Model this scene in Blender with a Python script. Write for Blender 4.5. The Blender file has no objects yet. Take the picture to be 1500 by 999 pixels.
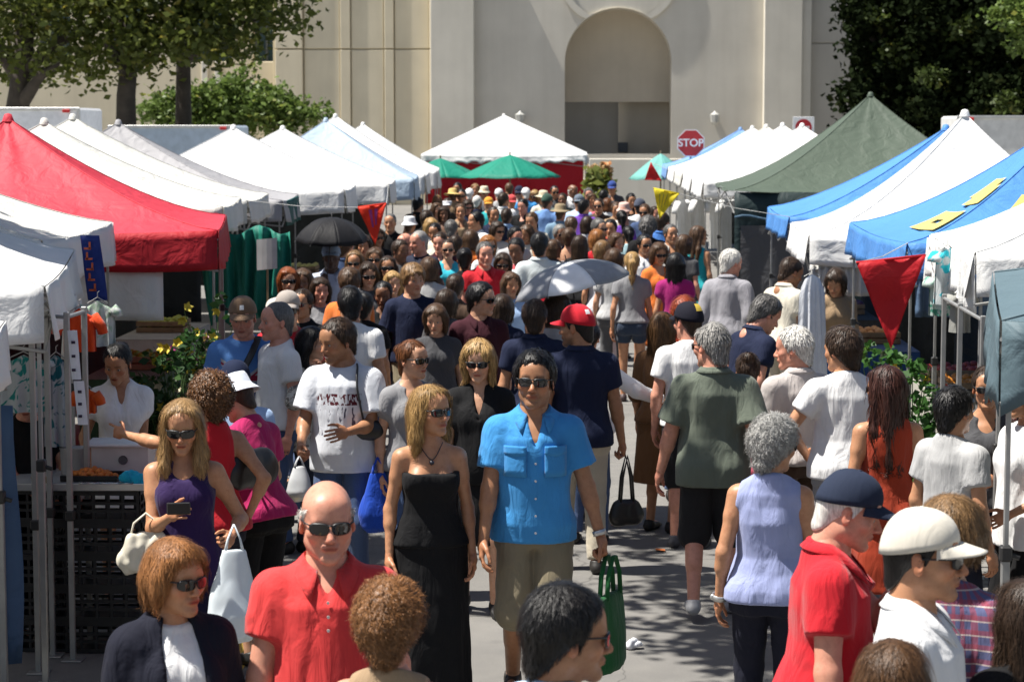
import bpy, math, random
import numpy as np
from mathutils import Vector, Matrix

random.seed(7)
R_ = math.radians
scn = bpy.context.scene
COL = scn.collection

# ------------------------------------------------------------------ camera, sky, sun, exposure
FPX, CX, CY, VPX, VPY, CAMH = 3200.0, 750.0, 499.5, 850.0, 190.0, 3.1
PITCH = math.atan((CY - VPY) / FPX)
YAW = math.atan((VPX - CX) / FPX)
cam_d = bpy.data.cameras.new('camera')
cam_d.sensor_width = 36.0
cam_d.lens = FPX / 1500 * 36.0
cam_d.clip_start, cam_d.clip_end = 0.1, 3000
cam_d.dof.use_dof = True
cam_d.dof.focus_distance = 12.5
cam_d.dof.aperture_fstop = 6.3
cam = bpy.data.objects.new('camera', cam_d)
COL.objects.link(cam)
cam.location = (0, 0, CAMH)
cam.rotation_euler = (math.pi / 2 - PITCH, 0, YAW)
scn.camera = cam
CAMR = cam.rotation_euler.to_matrix()

SUN_EL, SUN_AZ = R_(64), R_(-96)          # azimuth from +Y (away from the camera), negative = towards the left
sun_dir = Vector((math.sin(SUN_AZ) * math.cos(SUN_EL), math.cos(SUN_AZ) * math.cos(SUN_EL), math.sin(SUN_EL)))
w = bpy.data.worlds.new('World'); scn.world = w; w.use_nodes = True
nt = w.node_tree
sky = nt.nodes.new('ShaderNodeTexSky'); sky.sky_type = 'NISHITA'; sky.sun_disc = False
sky.sun_elevation = SUN_EL; sky.sun_rotation = SUN_AZ
sky.air_density = 1.0; sky.dust_density = 1.5; sky.ozone_density = 1.0
nt.nodes['Background'].inputs['Strength'].default_value = 0.05
nt.links.new(sky.outputs[0], nt.nodes['Background'].inputs[0])
sl = bpy.data.lights.new('sun', 'SUN'); sl.energy = 5.0; sl.angle = R_(0.53); sl.color = (1.0, 0.955, 0.88)
so = bpy.data.objects.new('sun', sl); COL.objects.link(so)
so.rotation_euler = sun_dir.to_track_quat('Z', 'Y').to_euler()
vs = scn.view_settings
vs.view_transform = 'Standard'; vs.look = 'None'; vs.exposure = 0.9; vs.gamma = 1.0; vs.use_curve_mapping = False
scn.cycles.max_bounces = 6
scn.cycles.use_denoising = True

def ray(px, py):
    return (CAMR @ Vector(((px - CX) / FPX, -(py - CY) / FPX, -1.0))).normalized()
def at_z(px, py, z):                       # the point of height z seen at this pixel of the photograph
    r = ray(px, py); t = (z - CAMH) / r.z
    return Vector((0, 0, CAMH)) + r * t
def at_y(px, py, y):                       # the point y metres down the street seen at this pixel
    r = ray(px, py)
    return Vector((0, 0, CAMH)) + r * (y / r.y)
# ------------------------------------------------------------------ small helpers
def V(*a): return np.array(a, dtype=np.float64)
def tag(o, label=None, cat=None, group=None, kind=None):
    if label: o['label'] = label
    if cat: o['category'] = cat
    if group: o['group'] = group
    if kind: o['kind'] = kind
    return o
def empty(name, loc=(0, 0, 0), rz=0.0, label=None, cat=None, group=None):
    o = bpy.data.objects.new(name, None); COL.objects.link(o)
    o.location = loc; o.rotation_euler = (0, 0, rz); o.empty_display_size = 0.2
    return tag(o, label, cat, group)
def link(name, me, mat=None, parent=None, smooth=True):
    o = bpy.data.objects.new(name, me); COL.objects.link(o)
    if mat is not None:
        for m in (mat if isinstance(mat, (list, tuple)) else [mat]): me.materials.append(m)
    if parent is not None: o.parent = parent
    return o
def mesh_np(name, v, f, smooth=True, col=None, mi=None):
    """v (n,3), f (m,4) or (m,3) arrays or ragged list -> mesh"""
    me = bpy.data.meshes.new(name)
    v = np.asarray(v, np.float32)
    if isinstance(f, np.ndarray):
        k = f.shape[1]; m = len(f)
        me.vertices.add(len(v)); me.vertices.foreach_set('co', v.ravel())
        me.loops.add(m * k); me.loops.foreach_set('vertex_index', f.astype(np.int32).ravel())
        me.polygons.add(m); me.polygons.foreach_set('loop_start', np.arange(0, m * k, k, dtype=np.int32))
        me.update(calc_edges=True)
    else:
        me.from_pydata([tuple(map(float, x)) for x in v], [], [tuple(int(i) for i in q) for q in f])
    if mi is not None: me.polygons.foreach_set('material_index', np.asarray(mi, np.int32))
    if smooth: me.polygons.foreach_set('use_smooth', np.ones(len(me.polygons), bool))
    if col is not None:
        a = me.color_attributes.new('Col', 'FLOAT_COLOR', 'POINT')
        c = np.ones((len(v), 4), np.float32); c[:, :3] = col
        a.data.foreach_set('color', c.ravel())
    me.update()
    return me
class MB:
    """collects boxes, tubes, lathes and sheets into one mesh"""
    def __init__(s): s.v = []; s.f = []
    def add(s, v, f):
        b = len(s.v); s.v += [tuple(map(float, p)) for p in v]; s.f += [tuple(i + b for i in q) for q in f]; return s
    def box(s, c, d, rz=0.0, bev=0.0, M=None):
        x, y, z = [q / 2 for q in d]
        if bev > 0:
            b = min(bev, x * .9, y * .9, z * .9)
            # chamfered box: 24 vertices
            pts = []; idx = {}
            for sx in (-1, 1):
                for sy in (-1, 1):
                    for sz in (-1, 1):
                        for k, q in enumerate(((x, y - b, z - b), (x - b, y, z - b), (x - b, y - b, z))):
                            idx[(sx, sy, sz, k)] = len(pts); pts.append((sx * q[0], sy * q[1], sz * q[2]))
            I = lambda a, b_, c_, k: idx[(a, b_, c_, k)]
            f = []
            for sg in (-1, 1):
                o = 1 if sg > 0 else -1
                f.append([I(sg, -1, -1, 0), I(sg, 1, -1, 0), I(sg, 1, 1, 0), I(sg, -1, 1, 0)][::o])
                f.append([I(-1, sg, -1, 1), I(-1, sg, 1, 1), I(1, sg, 1, 1), I(1, sg, -1, 1)][::o])
                f.append([I(-1, -1, sg, 2), I(1, -1, sg, 2), I(1, 1, sg, 2), I(-1, 1, sg, 2)][::o])
            for a in (-1, 1):
                for b_ in (-1, 1):
                    f.append([I(a, b_, -1, 0), I(a, b_, -1, 1), I(a, b_, 1, 1), I(a, b_, 1, 0)][::(1 if a * b_ > 0 else -1)])
                    f.append([I(a, -1, b_, 0), I(a, 1, b_, 0), I(a, 1, b_, 2), I(a, -1, b_, 2)][::(1 if a * b_ > 0 else -1)])
                    f.append([I(-1, a, b_, 1), I(-1, a, b_, 2), I(1, a, b_, 2), I(1, a, b_, 1)][::(1 if a * b_ > 0 else -1)])
                    for c_ in (-1, 1):
                        f.append([I(a, b_, c_, 0), I(a, b_, c_, 1), I(a, b_, c_, 2)][::(1 if a * b_ * c_ > 0 else -1)])
            v = pts
        else:
            v = [(-x, -y, -z), (x, -y, -z), (x, y, -z), (-x, y, -z), (-x, -y, z), (x, -y, z), (x, y, z), (-x, y, z)]
            f = [(0, 3, 2, 1), (4, 5, 6, 7), (0, 1, 5, 4), (1, 2, 6, 5), (2, 3, 7, 6), (3, 0, 4, 7)]
        if M is not None: v = [M @ Vector(p) for p in v]
        else:
            cs, sn = math.cos(rz), math.sin(rz)
            v = [(p[0] * cs - p[1] * sn, p[0] * sn + p[1] * cs, p[2]) for p in v]
        return s.add([(p[0] + c[0], p[1] + c[1], p[2] + c[2]) for p in v], f)
    def tube(s, pts, r, n=10, caps=True, flat=None):
        pts = [Vector(p) for p in pts]; rs = r if isinstance(r, (list, tuple)) else [r] * len(pts)
        v = []; f = []; up = None
        for i, p in enumerate(pts):
            t = (pts[min(i + 1, len(pts) - 1)] - pts[max(i - 1, 0)]).normalized()
            if up is None:
                up = Vector((0, 0, 1)) if abs(t.z) < .9 else Vector((1, 0, 0))
            a = up.cross(t).normalized(); up = t.cross(a).normalized()
            for k in range(n):
                an = 2 * math.pi * (k + .5) / n
                v.append(p + (a * math.cos(an) + up * math.sin(an) * (flat or 1)) * rs[i])
        for i in range(len(pts) - 1):
            for k in range(n):
                f.append((i * n + k, i * n + (k + 1) % n, (i + 1) * n + (k + 1) % n, (i + 1) * n + k))
        if caps:
            f.append(tuple(range(n))[::-1]); f.append(tuple((len(pts) - 1) * n + k for k in range(n)))
        return s.add(v, f)
    def lathe(s, prof, n=24, c=(0, 0, 0), sx=1, sy=1):
        v = []; f = []; m = len(prof)
        for (r, z) in prof:
            for k in range(n):
                a = 2 * math.pi * k / n
                v.append((c[0] + r * math.cos(a) * sx, c[1] + r * math.sin(a) * sy, c[2] + z))
        for i in range(m - 1):
            for k in range(n):
                f.append((i * n + k, i * n + (k + 1) % n, (i + 1) * n + (k + 1) % n, (i + 1) * n + k))
        return s.add(v, f)
    def sheet(s, fn, nu, nv, thick=0.0):
        v = [fn(i / nu, j / nv) for j in range(nv + 1) for i in range(nu + 1)]
        f = [(j * (nu + 1) + i, j * (nu + 1) + i + 1, (j + 1) * (nu + 1) + i + 1, (j + 1) * (nu + 1) + i) for j in range(nv) for i in range(nu)]
        return s.add(v, f)
    def prism(s, poly, z0, z1, M=None):
        n = len(poly); v = [(p[0], p[1], z0) for p in poly] + [(p[0], p[1], z1) for p in poly]
        f = [tuple(range(n))[::-1], tuple(range(n, 2 * n))] + [(i, (i + 1) % n, n + (i + 1) % n, n + i) for i in range(n)]
        if M is not None: v = [M @ Vector(p) for p in v]
        return s.add(v, f)
    def build(s, name, mat, parent=None, smooth=False, loc=None, rz=None):
        me = bpy.data.meshes.new(name); me.from_pydata(s.v, [], s.f); me.update()
        if smooth:
            me.polygons.foreach_set('use_smooth', np.ones(len(me.polygons), bool))
            if smooth != 'all': me.set_sharp_from_angle(angle=R_(42))
        o = link(name, me, mat, parent)
        if loc is not None: o.location = loc
        if rz is not None: o.rotation_euler = (0, 0, rz)
        return o
def solid(o, t, off=0.0):
    m = o.modifiers.new('thickness', 'SOLIDIFY'); m.thickness = t; m.offset = off; return o

# ------------------------------------------------------------------ materials
_M = {}
def _new(key):
    m = bpy.data.materials.new(key[0] if isinstance(key, tuple) else key); m.use_nodes = True
    return m, m.node_tree, m.node_tree.nodes['Principled BSDF']
def _n(nt, t, **kw):
    n = nt.nodes.new(t)
    for k, v in kw.items():
        if k in n.inputs: n.inputs[k].default_value = v
        else: setattr(n, k, v)
    return n
def noise(nt, vec, scale, detail=3.0, rough=.55, dist=0.0):
    n = _n(nt, 'ShaderNodeTexNoise'); n.inputs['Scale'].default_value = scale; n.inputs['Detail'].default_value = detail
    n.inputs['Roughness'].default_value = rough; n.inputs['Distortion'].default_value = dist
    if vec is not None: nt.links.new(vec, n.inputs['Vector'])
    return n.outputs['Fac']
def ramp(nt, fac, stops):
    r = nt.nodes.new('ShaderNodeValToRGB'); e = r.color_ramp.elements
    while len(e) < len(stops): e.new(.5)
    for el, (p, c) in zip(e, stops): el.position = p; el.color = (*c, 1) if len(c) == 3 else c
    nt.links.new(fac, r.inputs[0]); return r.outputs[0]
def coords(nt, scale=(1, 1, 1), rot=(0, 0, 0), which='Object'):
    tc = nt.nodes.new('ShaderNodeTexCoord'); mp = nt.nodes.new('ShaderNodeMapping')
    mp.inputs['Scale'].default_value = scale; mp.inputs['Rotation'].default_value = rot
    nt.links.new(tc.outputs[which], mp.inputs[0]); return mp.outputs[0]
def bump(nt, p, h, strength, dist):
    b = _n(nt, 'ShaderNodeBump'); b.inputs['Strength'].default_value = strength; b.inputs['Distance'].default_value = dist
    nt.links.new(h, b.inputs['Height']); nt.links.new(b.outputs[0], p.inputs['Normal'])
def mixc(nt, fac, a, b, mode='MIX'):
    m = nt.nodes.new('ShaderNodeMix'); m.data_type = 'RGBA'; m.blend_type = mode
    for s, v in ((0, fac), (6, a), (7, b)):
        if isinstance(v, (int, float)): m.inputs[s].default_value = v
        elif isinstance(v, tuple): m.inputs[s].default_value = (*v[:3], 1)
        else: nt.links.new(v, m.inputs[s])
    return m.outputs[2]
def math_(nt, op, a, b=None, c=None):
    m = nt.nodes.new('ShaderNodeMath'); m.operation = op
    for i, v in enumerate((a, b, c)):
        if v is None: continue
        if isinstance(v, (int, float)): m.inputs[i].default_value = v
        else: nt.links.new(v, m.inputs[i])
    return m.outputs[0]
def sc(c, k): return tuple(min(1, x * k) for x in c)
def hexc(r, g, b):                         # sRGB 0-255 -> linear
    return tuple((x / 255 / 12.92 if x / 255 <= .04045 else ((x / 255 + .055) / 1.055) ** 2.4) for x in (r, g, b))

def m_plain(c, rough=.5, metal=0.0, spec=.5, var=.12, scale=6.0, name='paint', bumpd=0.0):
    k = (name, c, rough, metal, var, scale, bumpd)
    if k in _M: return _M[k]
    m, nt, p = _new(k); cv = coords(nt)
    f = noise(nt, cv, scale, 5)
    nt.links.new(ramp(nt, f, [(.3, sc(c, 1 - var)), (.7, sc(c, 1 + var))]), p.inputs['Base Color'])
    p.inputs['Roughness'].default_value = rough; p.inputs['Metallic'].default_value = metal
    p.inputs['Specular IOR Level'].default_value = spec
    if bumpd: bump(nt, p, noise(nt, cv, scale * 4, 4), .6, bumpd)
    _M[k] = m; return m
def m_skin(tone):
    k = ('skin', tone)
    if k in _M: return _M[k]
    m, nt, p = _new(k)
    a = nt.nodes.new('ShaderNodeVertexColor'); a.layer_name = 'Col'
    cv = coords(nt)
    n1 = ramp(nt, noise(nt, cv, 30, 6, .7), [(.3, (.84, .74, .70)), (.5, (1, .97, .95)), (.7, (1.10, 1.06, 1.04))])
    c = mixc(nt, 1.0, mixc(nt, 1.0, tone, a.outputs[0], 'MULTIPLY'), n1, 'MULTIPLY')
    nt.links.new(c, p.inputs['Base Color'])
    p.inputs['Roughness'].default_value = .46; p.inputs['Specular IOR Level'].default_value = .42
    p.inputs['Subsurface Weight'].default_value = .06; p.inputs['Subsurface Radius'].default_value = (.012, .005, .003); p.inputs['Subsurface Scale'].default_value = .6
    bump(nt, p, noise(nt, cv, 240, 3), .25, .001)
    _M[k] = m; return m
def m_cloth(c, c2=None, pat=None, ps=1.0, rough=.85, wr=1.0, sheen=.12):
    """woven cloth; pat: None, 'stripe' (vertical), 'hstripe', 'plaid', 'floral', 'denim', 'heather'"""
    k = ('cloth', c, c2, pat, ps, rough, wr)
    if k in _M: return _M[k]
    m, nt, p = _new(k); cv = coords(nt)
    base = ramp(nt, noise(nt, cv, 5, 5), [(.3, sc(c, .9)), (.7, sc(c, 1.07))])
    c2 = c2 or sc(c, .5)
    sx = nt.nodes.new('ShaderNodeSeparateXYZ'); nt.links.new(cv, sx.inputs[0])
    def band(o, n, w_):
        f = math_(nt, 'FRACT', math_(nt, 'MULTIPLY', o, n)); return math_(nt, 'LESS_THAN', f, w_)
    if pat == 'stripe':
        at = math_(nt, 'ARCTAN2', sx.outputs[1], sx.outputs[0])
        base = mixc(nt, math_(nt, 'MULTIPLY', band(at, 9 * ps, .4), .8), base, c2)
    elif pat == 'hstripe': base = mixc(nt, math_(nt, 'MULTIPLY', band(sx.outputs[2], 22 * ps, .45), .9), base, c2)
    elif pat == 'plaid':
        at = math_(nt, 'ARCTAN2', sx.outputs[1], sx.outputs[0])
        base = mixc(nt, math_(nt, 'MULTIPLY', band(at, 4.5 * ps, .45), .6), base, c2)
        base = mixc(nt, math_(nt, 'MULTIPLY', band(sx.outputs[2], 20 * ps, .45), .6), base, c2)
        base = mixc(nt, math_(nt, 'MULTIPLY', band(sx.outputs[2], 20 * ps, .1), .7), base, (.6, .55, .5))
    elif pat == 'floral':
        base = mixc(nt, ramp(nt, noise(nt, cv, 26 * ps, 2, .6, 1.2), [(.5, (0, 0, 0)), (.56, (1, 1, 1))]), base, c2)
    elif pat in ('denim', 'heather'):
        base = mixc(nt, math_(nt, 'MULTIPLY', noise(nt, cv, 160, 2), .6 if pat == 'denim' else .35), base, c2 if pat == 'denim' else sc(c, 1.5))
    nt.links.new(base, p.inputs['Base Color'])
    p.inputs['Roughness'].default_value = rough; p.inputs['Specular IOR Level'].default_value = .14 if max(c) < .06 else .22
    p.inputs['Sheen Weight'].default_value = sheen if max(c) > .06 else .015; p.inputs['Sheen Roughness'].default_value = .5
    cw = coords(nt, (1, 1, .35))
    rg = _n(nt, 'ShaderNodeTexNoise'); rg.noise_type = 'RIDGED_MULTIFRACTAL'; rg.inputs['Scale'].default_value = 5.5; rg.inputs['Detail'].default_value = 3; rg.inputs['Distortion'].default_value = .8; nt.links.new(cw, rg.inputs['Vector'])
    h = math_(nt, 'ADD', noise(nt, cw, 11, 3, .5, 1.4), math_(nt, 'ADD', math_(nt, 'MULTIPLY', rg.outputs['Fac'], .16), math_(nt, 'MULTIPLY', noise(nt, cv, 420, 2), .04)))
    bump(nt, p, h, .55 * wr, .026)
    _M[k] = m; return m
def m_hair(c, curly=False):
    k = ('hair', c, curly)
    if k in _M: return _M[k]
    m, nt, p = _new(k)
    cv = coords(nt, (1, 1, 1) if curly else (1, 1, .10))
    n1 = noise(nt, cv, 60 if curly else 120, 4, .6, .6 if curly else .25)
    n2 = noise(nt, coords(nt, (1, 1, .3)), 14, 3)
    b = ramp(nt, n1, [(.28, sc(c, .38)), (.5, c), (.72, sc(c, 1.7))])
    va = nt.nodes.new('ShaderNodeVertexColor'); va.layer_name = 'Col'; b = mixc(nt, 1.0, b, va.outputs[0], 'MULTIPLY')
    b = mixc(nt, .3, b, ramp(nt, n2, [(.3, sc(c, .55)), (.7, sc(c, 1.5))]))
    nt.links.new(b, p.inputs['Base Color'])
    p.inputs['Roughness'].default_value = .40; p.inputs['Specular IOR Level'].default_value = .30
    bump(nt, p, n1, .6, .006)
    _M[k] = m; return m
m_black = lambda: m_plain((.012, .012, .013), .45, name='black_plastic', var=.2)
def m_lens():
    k = 'dark_lens'
    if k in _M: return _M[k]
    m, nt, p = _new(k); p.inputs['Base Color'].default_value = (.008, .008, .009, 1); p.inputs['Roughness'].default_value = .07
    p.inputs['Specular IOR Level'].default_value = .6
    _M[k] = m; return m

# ------------------------------------------------------------------ implicit surfaces: fields on a grid, then surface nets
class Prim:
    __slots__ = ('lo', 'hi', 'fn')
    def __init__(s, lo, hi, fn): s.lo = lo; s.hi = hi; s.fn = fn
def rc(a, b, ra, rb=None, sy=1.0, cut=False, cuta=False, off=0.0):
    """tapered capsule from a to b; sy squeezes its depth; cut/cuta make flat ends"""
    rb = ra if rb is None else rb; a = np.asarray(a, float); b = np.asarray(b, float); ra += off; rb += off
    m = max(ra, rb); lo = np.minimum(a, b) - m; hi = np.maximum(a, b) + m
    d = b - a; A = a / (1, sy, 1); D = d / (1, sy, 1); L2 = max(D @ D, 1e-9); dn = d / max(np.linalg.norm(d), 1e-9)
    k = 1.0 if sy == 1 else .5 * (1 + sy)
    def fn(X, Y, Z):
        x = X - A[0]; y = Y / sy - A[1]; z = Z - A[2]
        t = np.clip((x * D[0] + y * D[1] + z * D[2]) / L2, 0, 1)
        r = (np.sqrt((x - t * D[0]) ** 2 + (y - t * D[1]) ** 2 + (z - t * D[2]) ** 2) - (ra + (rb - ra) * t)) * k
        if cut: r = np.maximum(r, (X - b[0]) * dn[0] + (Y - b[1]) * dn[1] + (Z - b[2]) * dn[2])
        if cuta: r = np.maximum(r, -((X - a[0]) * dn[0] + (Y - a[1]) * dn[1] + (Z - a[2]) * dn[2]))
        return r
    return Prim(lo, hi, fn)
def ell(c, R, rot=None):
    c = np.asarray(c, float); R = np.asarray(R, float); m = R.max() if rot is not None else R
    def fn(X, Y, Z):
        x, y, z = X - c[0], Y - c[1], Z - c[2]
        if rot is not None:
            x, y, z = (rot[0][i] * x + rot[1][i] * y + rot[2][i] * z for i in range(3))
        k0 = np.sqrt((x / R[0]) ** 2 + (y / R[1]) ** 2 + (z / R[2]) ** 2)
        k1 = np.sqrt((x / R[0] ** 2) ** 2 + (y / R[1] ** 2) ** 2 + (z / R[2] ** 2) ** 2)
        return k0 * (k0 - 1) / np.maximum(k1, 1e-6)
    return Prim(c - m, c + m, fn)
def plane(p, n):                            # inside where (x-p).n < 0
    p = np.asarray(p, float); n = np.asarray(n, float); n = n / np.linalg.norm(n)
    return Prim(None, None, lambda X, Y, Z: (X - p[0]) * n[0] + (Y - p[1]) * n[1] + (Z - p[2]) * n[2])
def stack(prof, Rinv=None, pivot=None, off=0.0, fold=None):
    """elliptic sections: prof rows (z, half width, half depth, centre y); Rinv/pivot: the lean of the upper body"""
    P = np.array(prof, float); zs_, ws, ds, cs = P.T
    W = ws.max() + off + .03; Dm = (ds + np.abs(cs)).max() + off + .03
    lo = np.array((-W, -Dm, zs_[0] - .02)); hi = np.array((W, Dm, zs_[-1] + .02))
    if Rinv is not None:
        c8 = np.array([[(lo, hi)[i][0], (lo, hi)[j][1], (lo, hi)[k][2]] for i in (0, 1) for j in (0, 1) for k in (0, 1)])
        c8 = (c8 - pivot) @ Rinv + pivot     # forward rotation = inverse transpose
        lo, hi = c8.min(0), c8.max(0)
    def fn(X, Y, Z):
        if Rinv is not None:
            x, y, z = X - pivot[0], Y - pivot[1], Z - pivot[2]
            X, Y, Z = (Rinv[i][0] * x + Rinv[i][1] * y + Rinv[i][2] * z + pivot[i] for i in range(3))
        sh = np.broadcast_shapes(X.shape, Y.shape, Z.shape)
        ww = np.interp(Z, zs_, ws) + off; dd = np.interp(Z, zs_, ds) + off; cc = np.interp(Z, zs_, cs)
        y = Y - cc
        q = np.sqrt((X / ww) ** 2 + (y / dd) ** 2)
        if fold is not None:
            n, amp, z0, z1, ph = fold
            th = np.arctan2(y / dd, X / ww)
            g = np.clip((z0 - Z) / (z0 - z1), 0, 1)
            q = q * (1 - amp * g * (np.sin(n * th + ph) + .5 * np.sin((n * 1.7 // 1) * th + 2 * ph + 1)))
        d = (q - 1) * np.minimum(ww, dd)
        return np.maximum(np.broadcast_to(d, sh), np.maximum(zs_[0] - Z, Z - zs_[-1]))
    return Prim(lo, hi, fn)
def nets(ops, cell, lim=None):
    """ops: (mode, k, prim), mode u union, s subtract, i intersect -> vertices, quads"""
    us = [o[2] for o in ops if o[0] == 'u']
    lo = np.min([p.lo for p in us], 0) - 2.2 * cell; hi = np.max([p.hi for p in us], 0) + 2.2 * cell
    if lim is not None: lo = np.maximum(lo, lim[0]); hi = np.minimum(hi, lim[1])
    ax = [lo[i] + cell * np.arange(max(4, int(math.ceil((hi[i] - lo[i]) / cell)) + 1)) for i in range(3)]
    F = np.full([len(a) for a in ax], .15, np.float32)
    for mode, k, p in ops:
        if p.lo is None: sl = [slice(0, len(a)) for a in ax]
        else:
            mg = .02 + k + cell
            sl = [slice(int(np.searchsorted(ax[i], p.lo[i] - mg)), int(np.searchsorted(ax[i], p.hi[i] + mg))) for i in range(3)]
            if any(s.stop <= s.start for s in sl): continue
        X = ax[0][sl[0]][:, None, None]; Y = ax[1][sl[1]][None, :, None]; Z = ax[2][sl[2]][None, None, :]
        d = p.fn(X, Y, Z).astype(np.float32)
        S = F[sl[0], sl[1], sl[2]]
        if mode == 'u':
            if k > 0:
                h = np.clip(.5 + .5 * (S - d) / k, 0, 1); F[sl[0], sl[1], sl[2]] = S * (1 - h) + d * h - k * h * (1 - h)
            else: F[sl[0], sl[1], sl[2]] = np.minimum(S, d)
        else:
            if mode == 's': d = -d
            if k > 0:
                h = np.clip(.5 - .5 * (S - d) / k, 0, 1); F[sl[0], sl[1], sl[2]] = S * (1 - h) + d * h + k * h * (1 - h)
            else: F[sl[0], sl[1], sl[2]] = np.maximum(S, d)
    F[0] = F[-1] = .1; F[:, 0] = F[:, -1] = .1; F[:, :, 0] = F[:, :, -1] = .1
    S = F < 0
    cnt = np.zeros([n - 1 for n in F.shape], np.int8)
    for i in (0, 1):
        for j in (0, 1):
            for k in (0, 1):
                cnt += S[i:S.shape[0] - 1 + i, j:S.shape[1] - 1 + j, k:S.shape[2] - 1 + k]
    I, J, K = np.nonzero((cnt > 0) & (cnt < 8)); n = len(I)
    if n == 0: return np.zeros((0, 3)), np.zeros((0, 4), int)
    C = [(i, j, k) for i in (0, 1) for j in (0, 1) for k in (0, 1)]
    val = {c: F[I + c[0], J + c[1], K + c[2]] for c in C}
    acc = np.zeros((n, 3)); num = np.zeros(n)
    for a in C:
        for x in range(3):
            if a[x] == 0:
                b = list(a); b[x] = 1; b = tuple(b); va, vb = val[a], val[b]
                m = (va < 0) != (vb < 0)
                t = np.where(m, va / np.where(m, va - vb, 1), 0)
                for q in range(3): acc[:, q] += m * (a[q] + (t if q == x else 0))
                num += m
    v = acc / num[:, None]
    v = np.stack([ax[0][0] + (I + v[:, 0]) * cell, ax[1][0] + (J + v[:, 1]) * cell, ax[2][0] + (K + v[:, 2]) * cell], 1)
    idm = np.full(cnt.shape, -1, np.int32); idm[I, J, K] = np.arange(n)
    fs = []
    for x in range(3):
        s0 = [slice(1, -1)] * 3; s1 = [slice(1, -1)] * 3
        s0[x] = slice(0, -1); s1[x] = slice(1, None)
        a, b = S[tuple(s0)], S[tuple(s1)]
        e = np.nonzero(a != b)
        g = [e[0].copy(), e[1].copy(), e[2].copy()]
        y, z = (x + 1) % 3, (x + 2) % 3
        for q in (y, z): g[q] = g[q] + 1
        def cell_at(dy, dz):
            h = list(g); h[y] = h[y] - dy; h[z] = h[z] - dz; return idm[h[0], h[1], h[2]]
        quad = np.stack([cell_at(1, 1), cell_at(0, 1), cell_at(0, 0), cell_at(1, 0)], 1)
        fl = a[e]
        quad = np.where(fl[:, None], quad, quad[:, ::-1])
        fs.append(quad)
    f = np.concatenate(fs)
    return v, f[(f >= 0).all(1)]
def normals(v, f):
    n = np.zeros_like(v); fn = np.cross(v[f[:, 2]] - v[f[:, 0]], v[f[:, 3 % f.shape[1]]] - v[f[:, 1]])
    for i in range(f.shape[1]): np.add.at(n, f[:, i], fn)
    return n / np.maximum(np.linalg.norm(n, axis=1), 1e-9)[:, None]
def wob(p, freq, seed, n=5, aniso=(1, 1, 1)):
    rs = np.random.RandomState(seed); out = np.zeros(len(p)); q = p * np.array(aniso)
    for i in range(n):
        d = rs.normal(size=3); d /= np.linalg.norm(d)
        out += np.sin(q @ d * freq * rs.uniform(.6, 1.7) + rs.uniform(0, 6.28) + 1.3 * np.sin(q @ rs.normal(size=3) * freq * .5))
    return out / n
def rotm(rx=0, ry=0, rz=0):
    return np.array((Matrix.Rotation(rz, 3, 'Z') @ Matrix.Rotation(rx, 3, 'X') @ Matrix.Rotation(ry, 3, 'Y')))
# ------------------------------------------------------------------ ground
def m_asphalt():
    m, nt, p = _new('asphalt'); cv = coords(nt)
    big = noise(nt, cv, .35, 5, .6); mid = noise(nt, cv, 3.0, 5, .65); fine = noise(nt, cv, 160, 3, .7)
    c = ramp(nt, big, [(.35, (.175, .17, .16)), (.65, (.215, .208, .195))])
    c = mixc(nt, 1.0, c, ramp(nt, mid, [(.3, (.84, .84, .85)), (.7, (1.06, 1.05, 1.04))]), 'MULTIPLY')
    c = mixc(nt, 1.0, c, ramp(nt, fine, [(.25, (.55, .55, .55)), (.6, (1.1, 1.1, 1.1))]), 'MULTIPLY')
    spots = noise(nt, cv, 2.1, 2, .5, .4)
    c = mixc(nt, ramp(nt, spots, [(.66, (0, 0, 0)), (.74, (.3, .3, .3))]), c, (.10, .097, .092))
    vor = nt.nodes.new('ShaderNodeTexVoronoi'); vor.feature = 'DISTANCE_TO_EDGE'; vor.inputs['Scale'].default_value = .42
    wn = nt.nodes.new('ShaderNodeVectorMath'); wn.operation = 'ADD'
    nz = _n(nt, 'ShaderNodeTexNoise'); nz.inputs['Scale'].default_value = 1.3; nz.inputs['Detail'].default_value = 6; nt.links.new(cv, nz.inputs['Vector'])
    nt.links.new(cv, wn.inputs[0]); nt.links.new(nz.outputs['Color'], wn.inputs[1]); nt.links.new(wn.outputs[0], vor.inputs['Vector'])
    crack = ramp(nt, vor.outputs['Distance'], [(.0, (1, 1, 1)), (.006, (0, 0, 0))])
    c = mixc(nt, math_(nt, 'MULTIPLY', crack, .7), c, (.07, .068, .064))
    nt.links.new(c, p.inputs['Base Color']); p.inputs['Roughness'].default_value = .9; p.inputs['Specular IOR Level'].default_value = .25
    bump(nt, p, fine, .5, .006)
    return m
g = MB(); g.sheet(lambda u, v: (-150 + 300 * u, -40 + 400 * v, 0), 6, 8)
tag(g.build('street', m_asphalt()), 'weathered pale grey asphalt street the market stands on', 'street', kind='structure')
conc = m_plain((.34, .33, .31), .9, name='concrete', var=.12, scale=2.0, bumpd=.002)
for nm, x0, x1 in (('sidewalk_left', -60, -9.2), ('sidewalk_right', 8.2, 60)):
    b = MB(); b.box(((x0 + x1) / 2, 40, .07), (x1 - x0, 90, .14), bev=.02)
    tag(b.build(nm, conc), 'raised concrete pavement with kerb behind the stalls', 'pavement', kind='structure')
yp = m_plain((.62, .40, .07), .8, name='road_paint', var=.25, scale=9)
b = MB(); b.sheet(lambda u, v: (-2.06 + .12 * u, 4 + 10.4 * v, .004), 1, 12)
tag(b.build('road_marking', yp), 'faded yellow line painted along the street', 'road marking', kind='structure')
wp = m_plain((.6, .59, .56), .8, name='road_paint_white', var=.25, scale=9)
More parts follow.
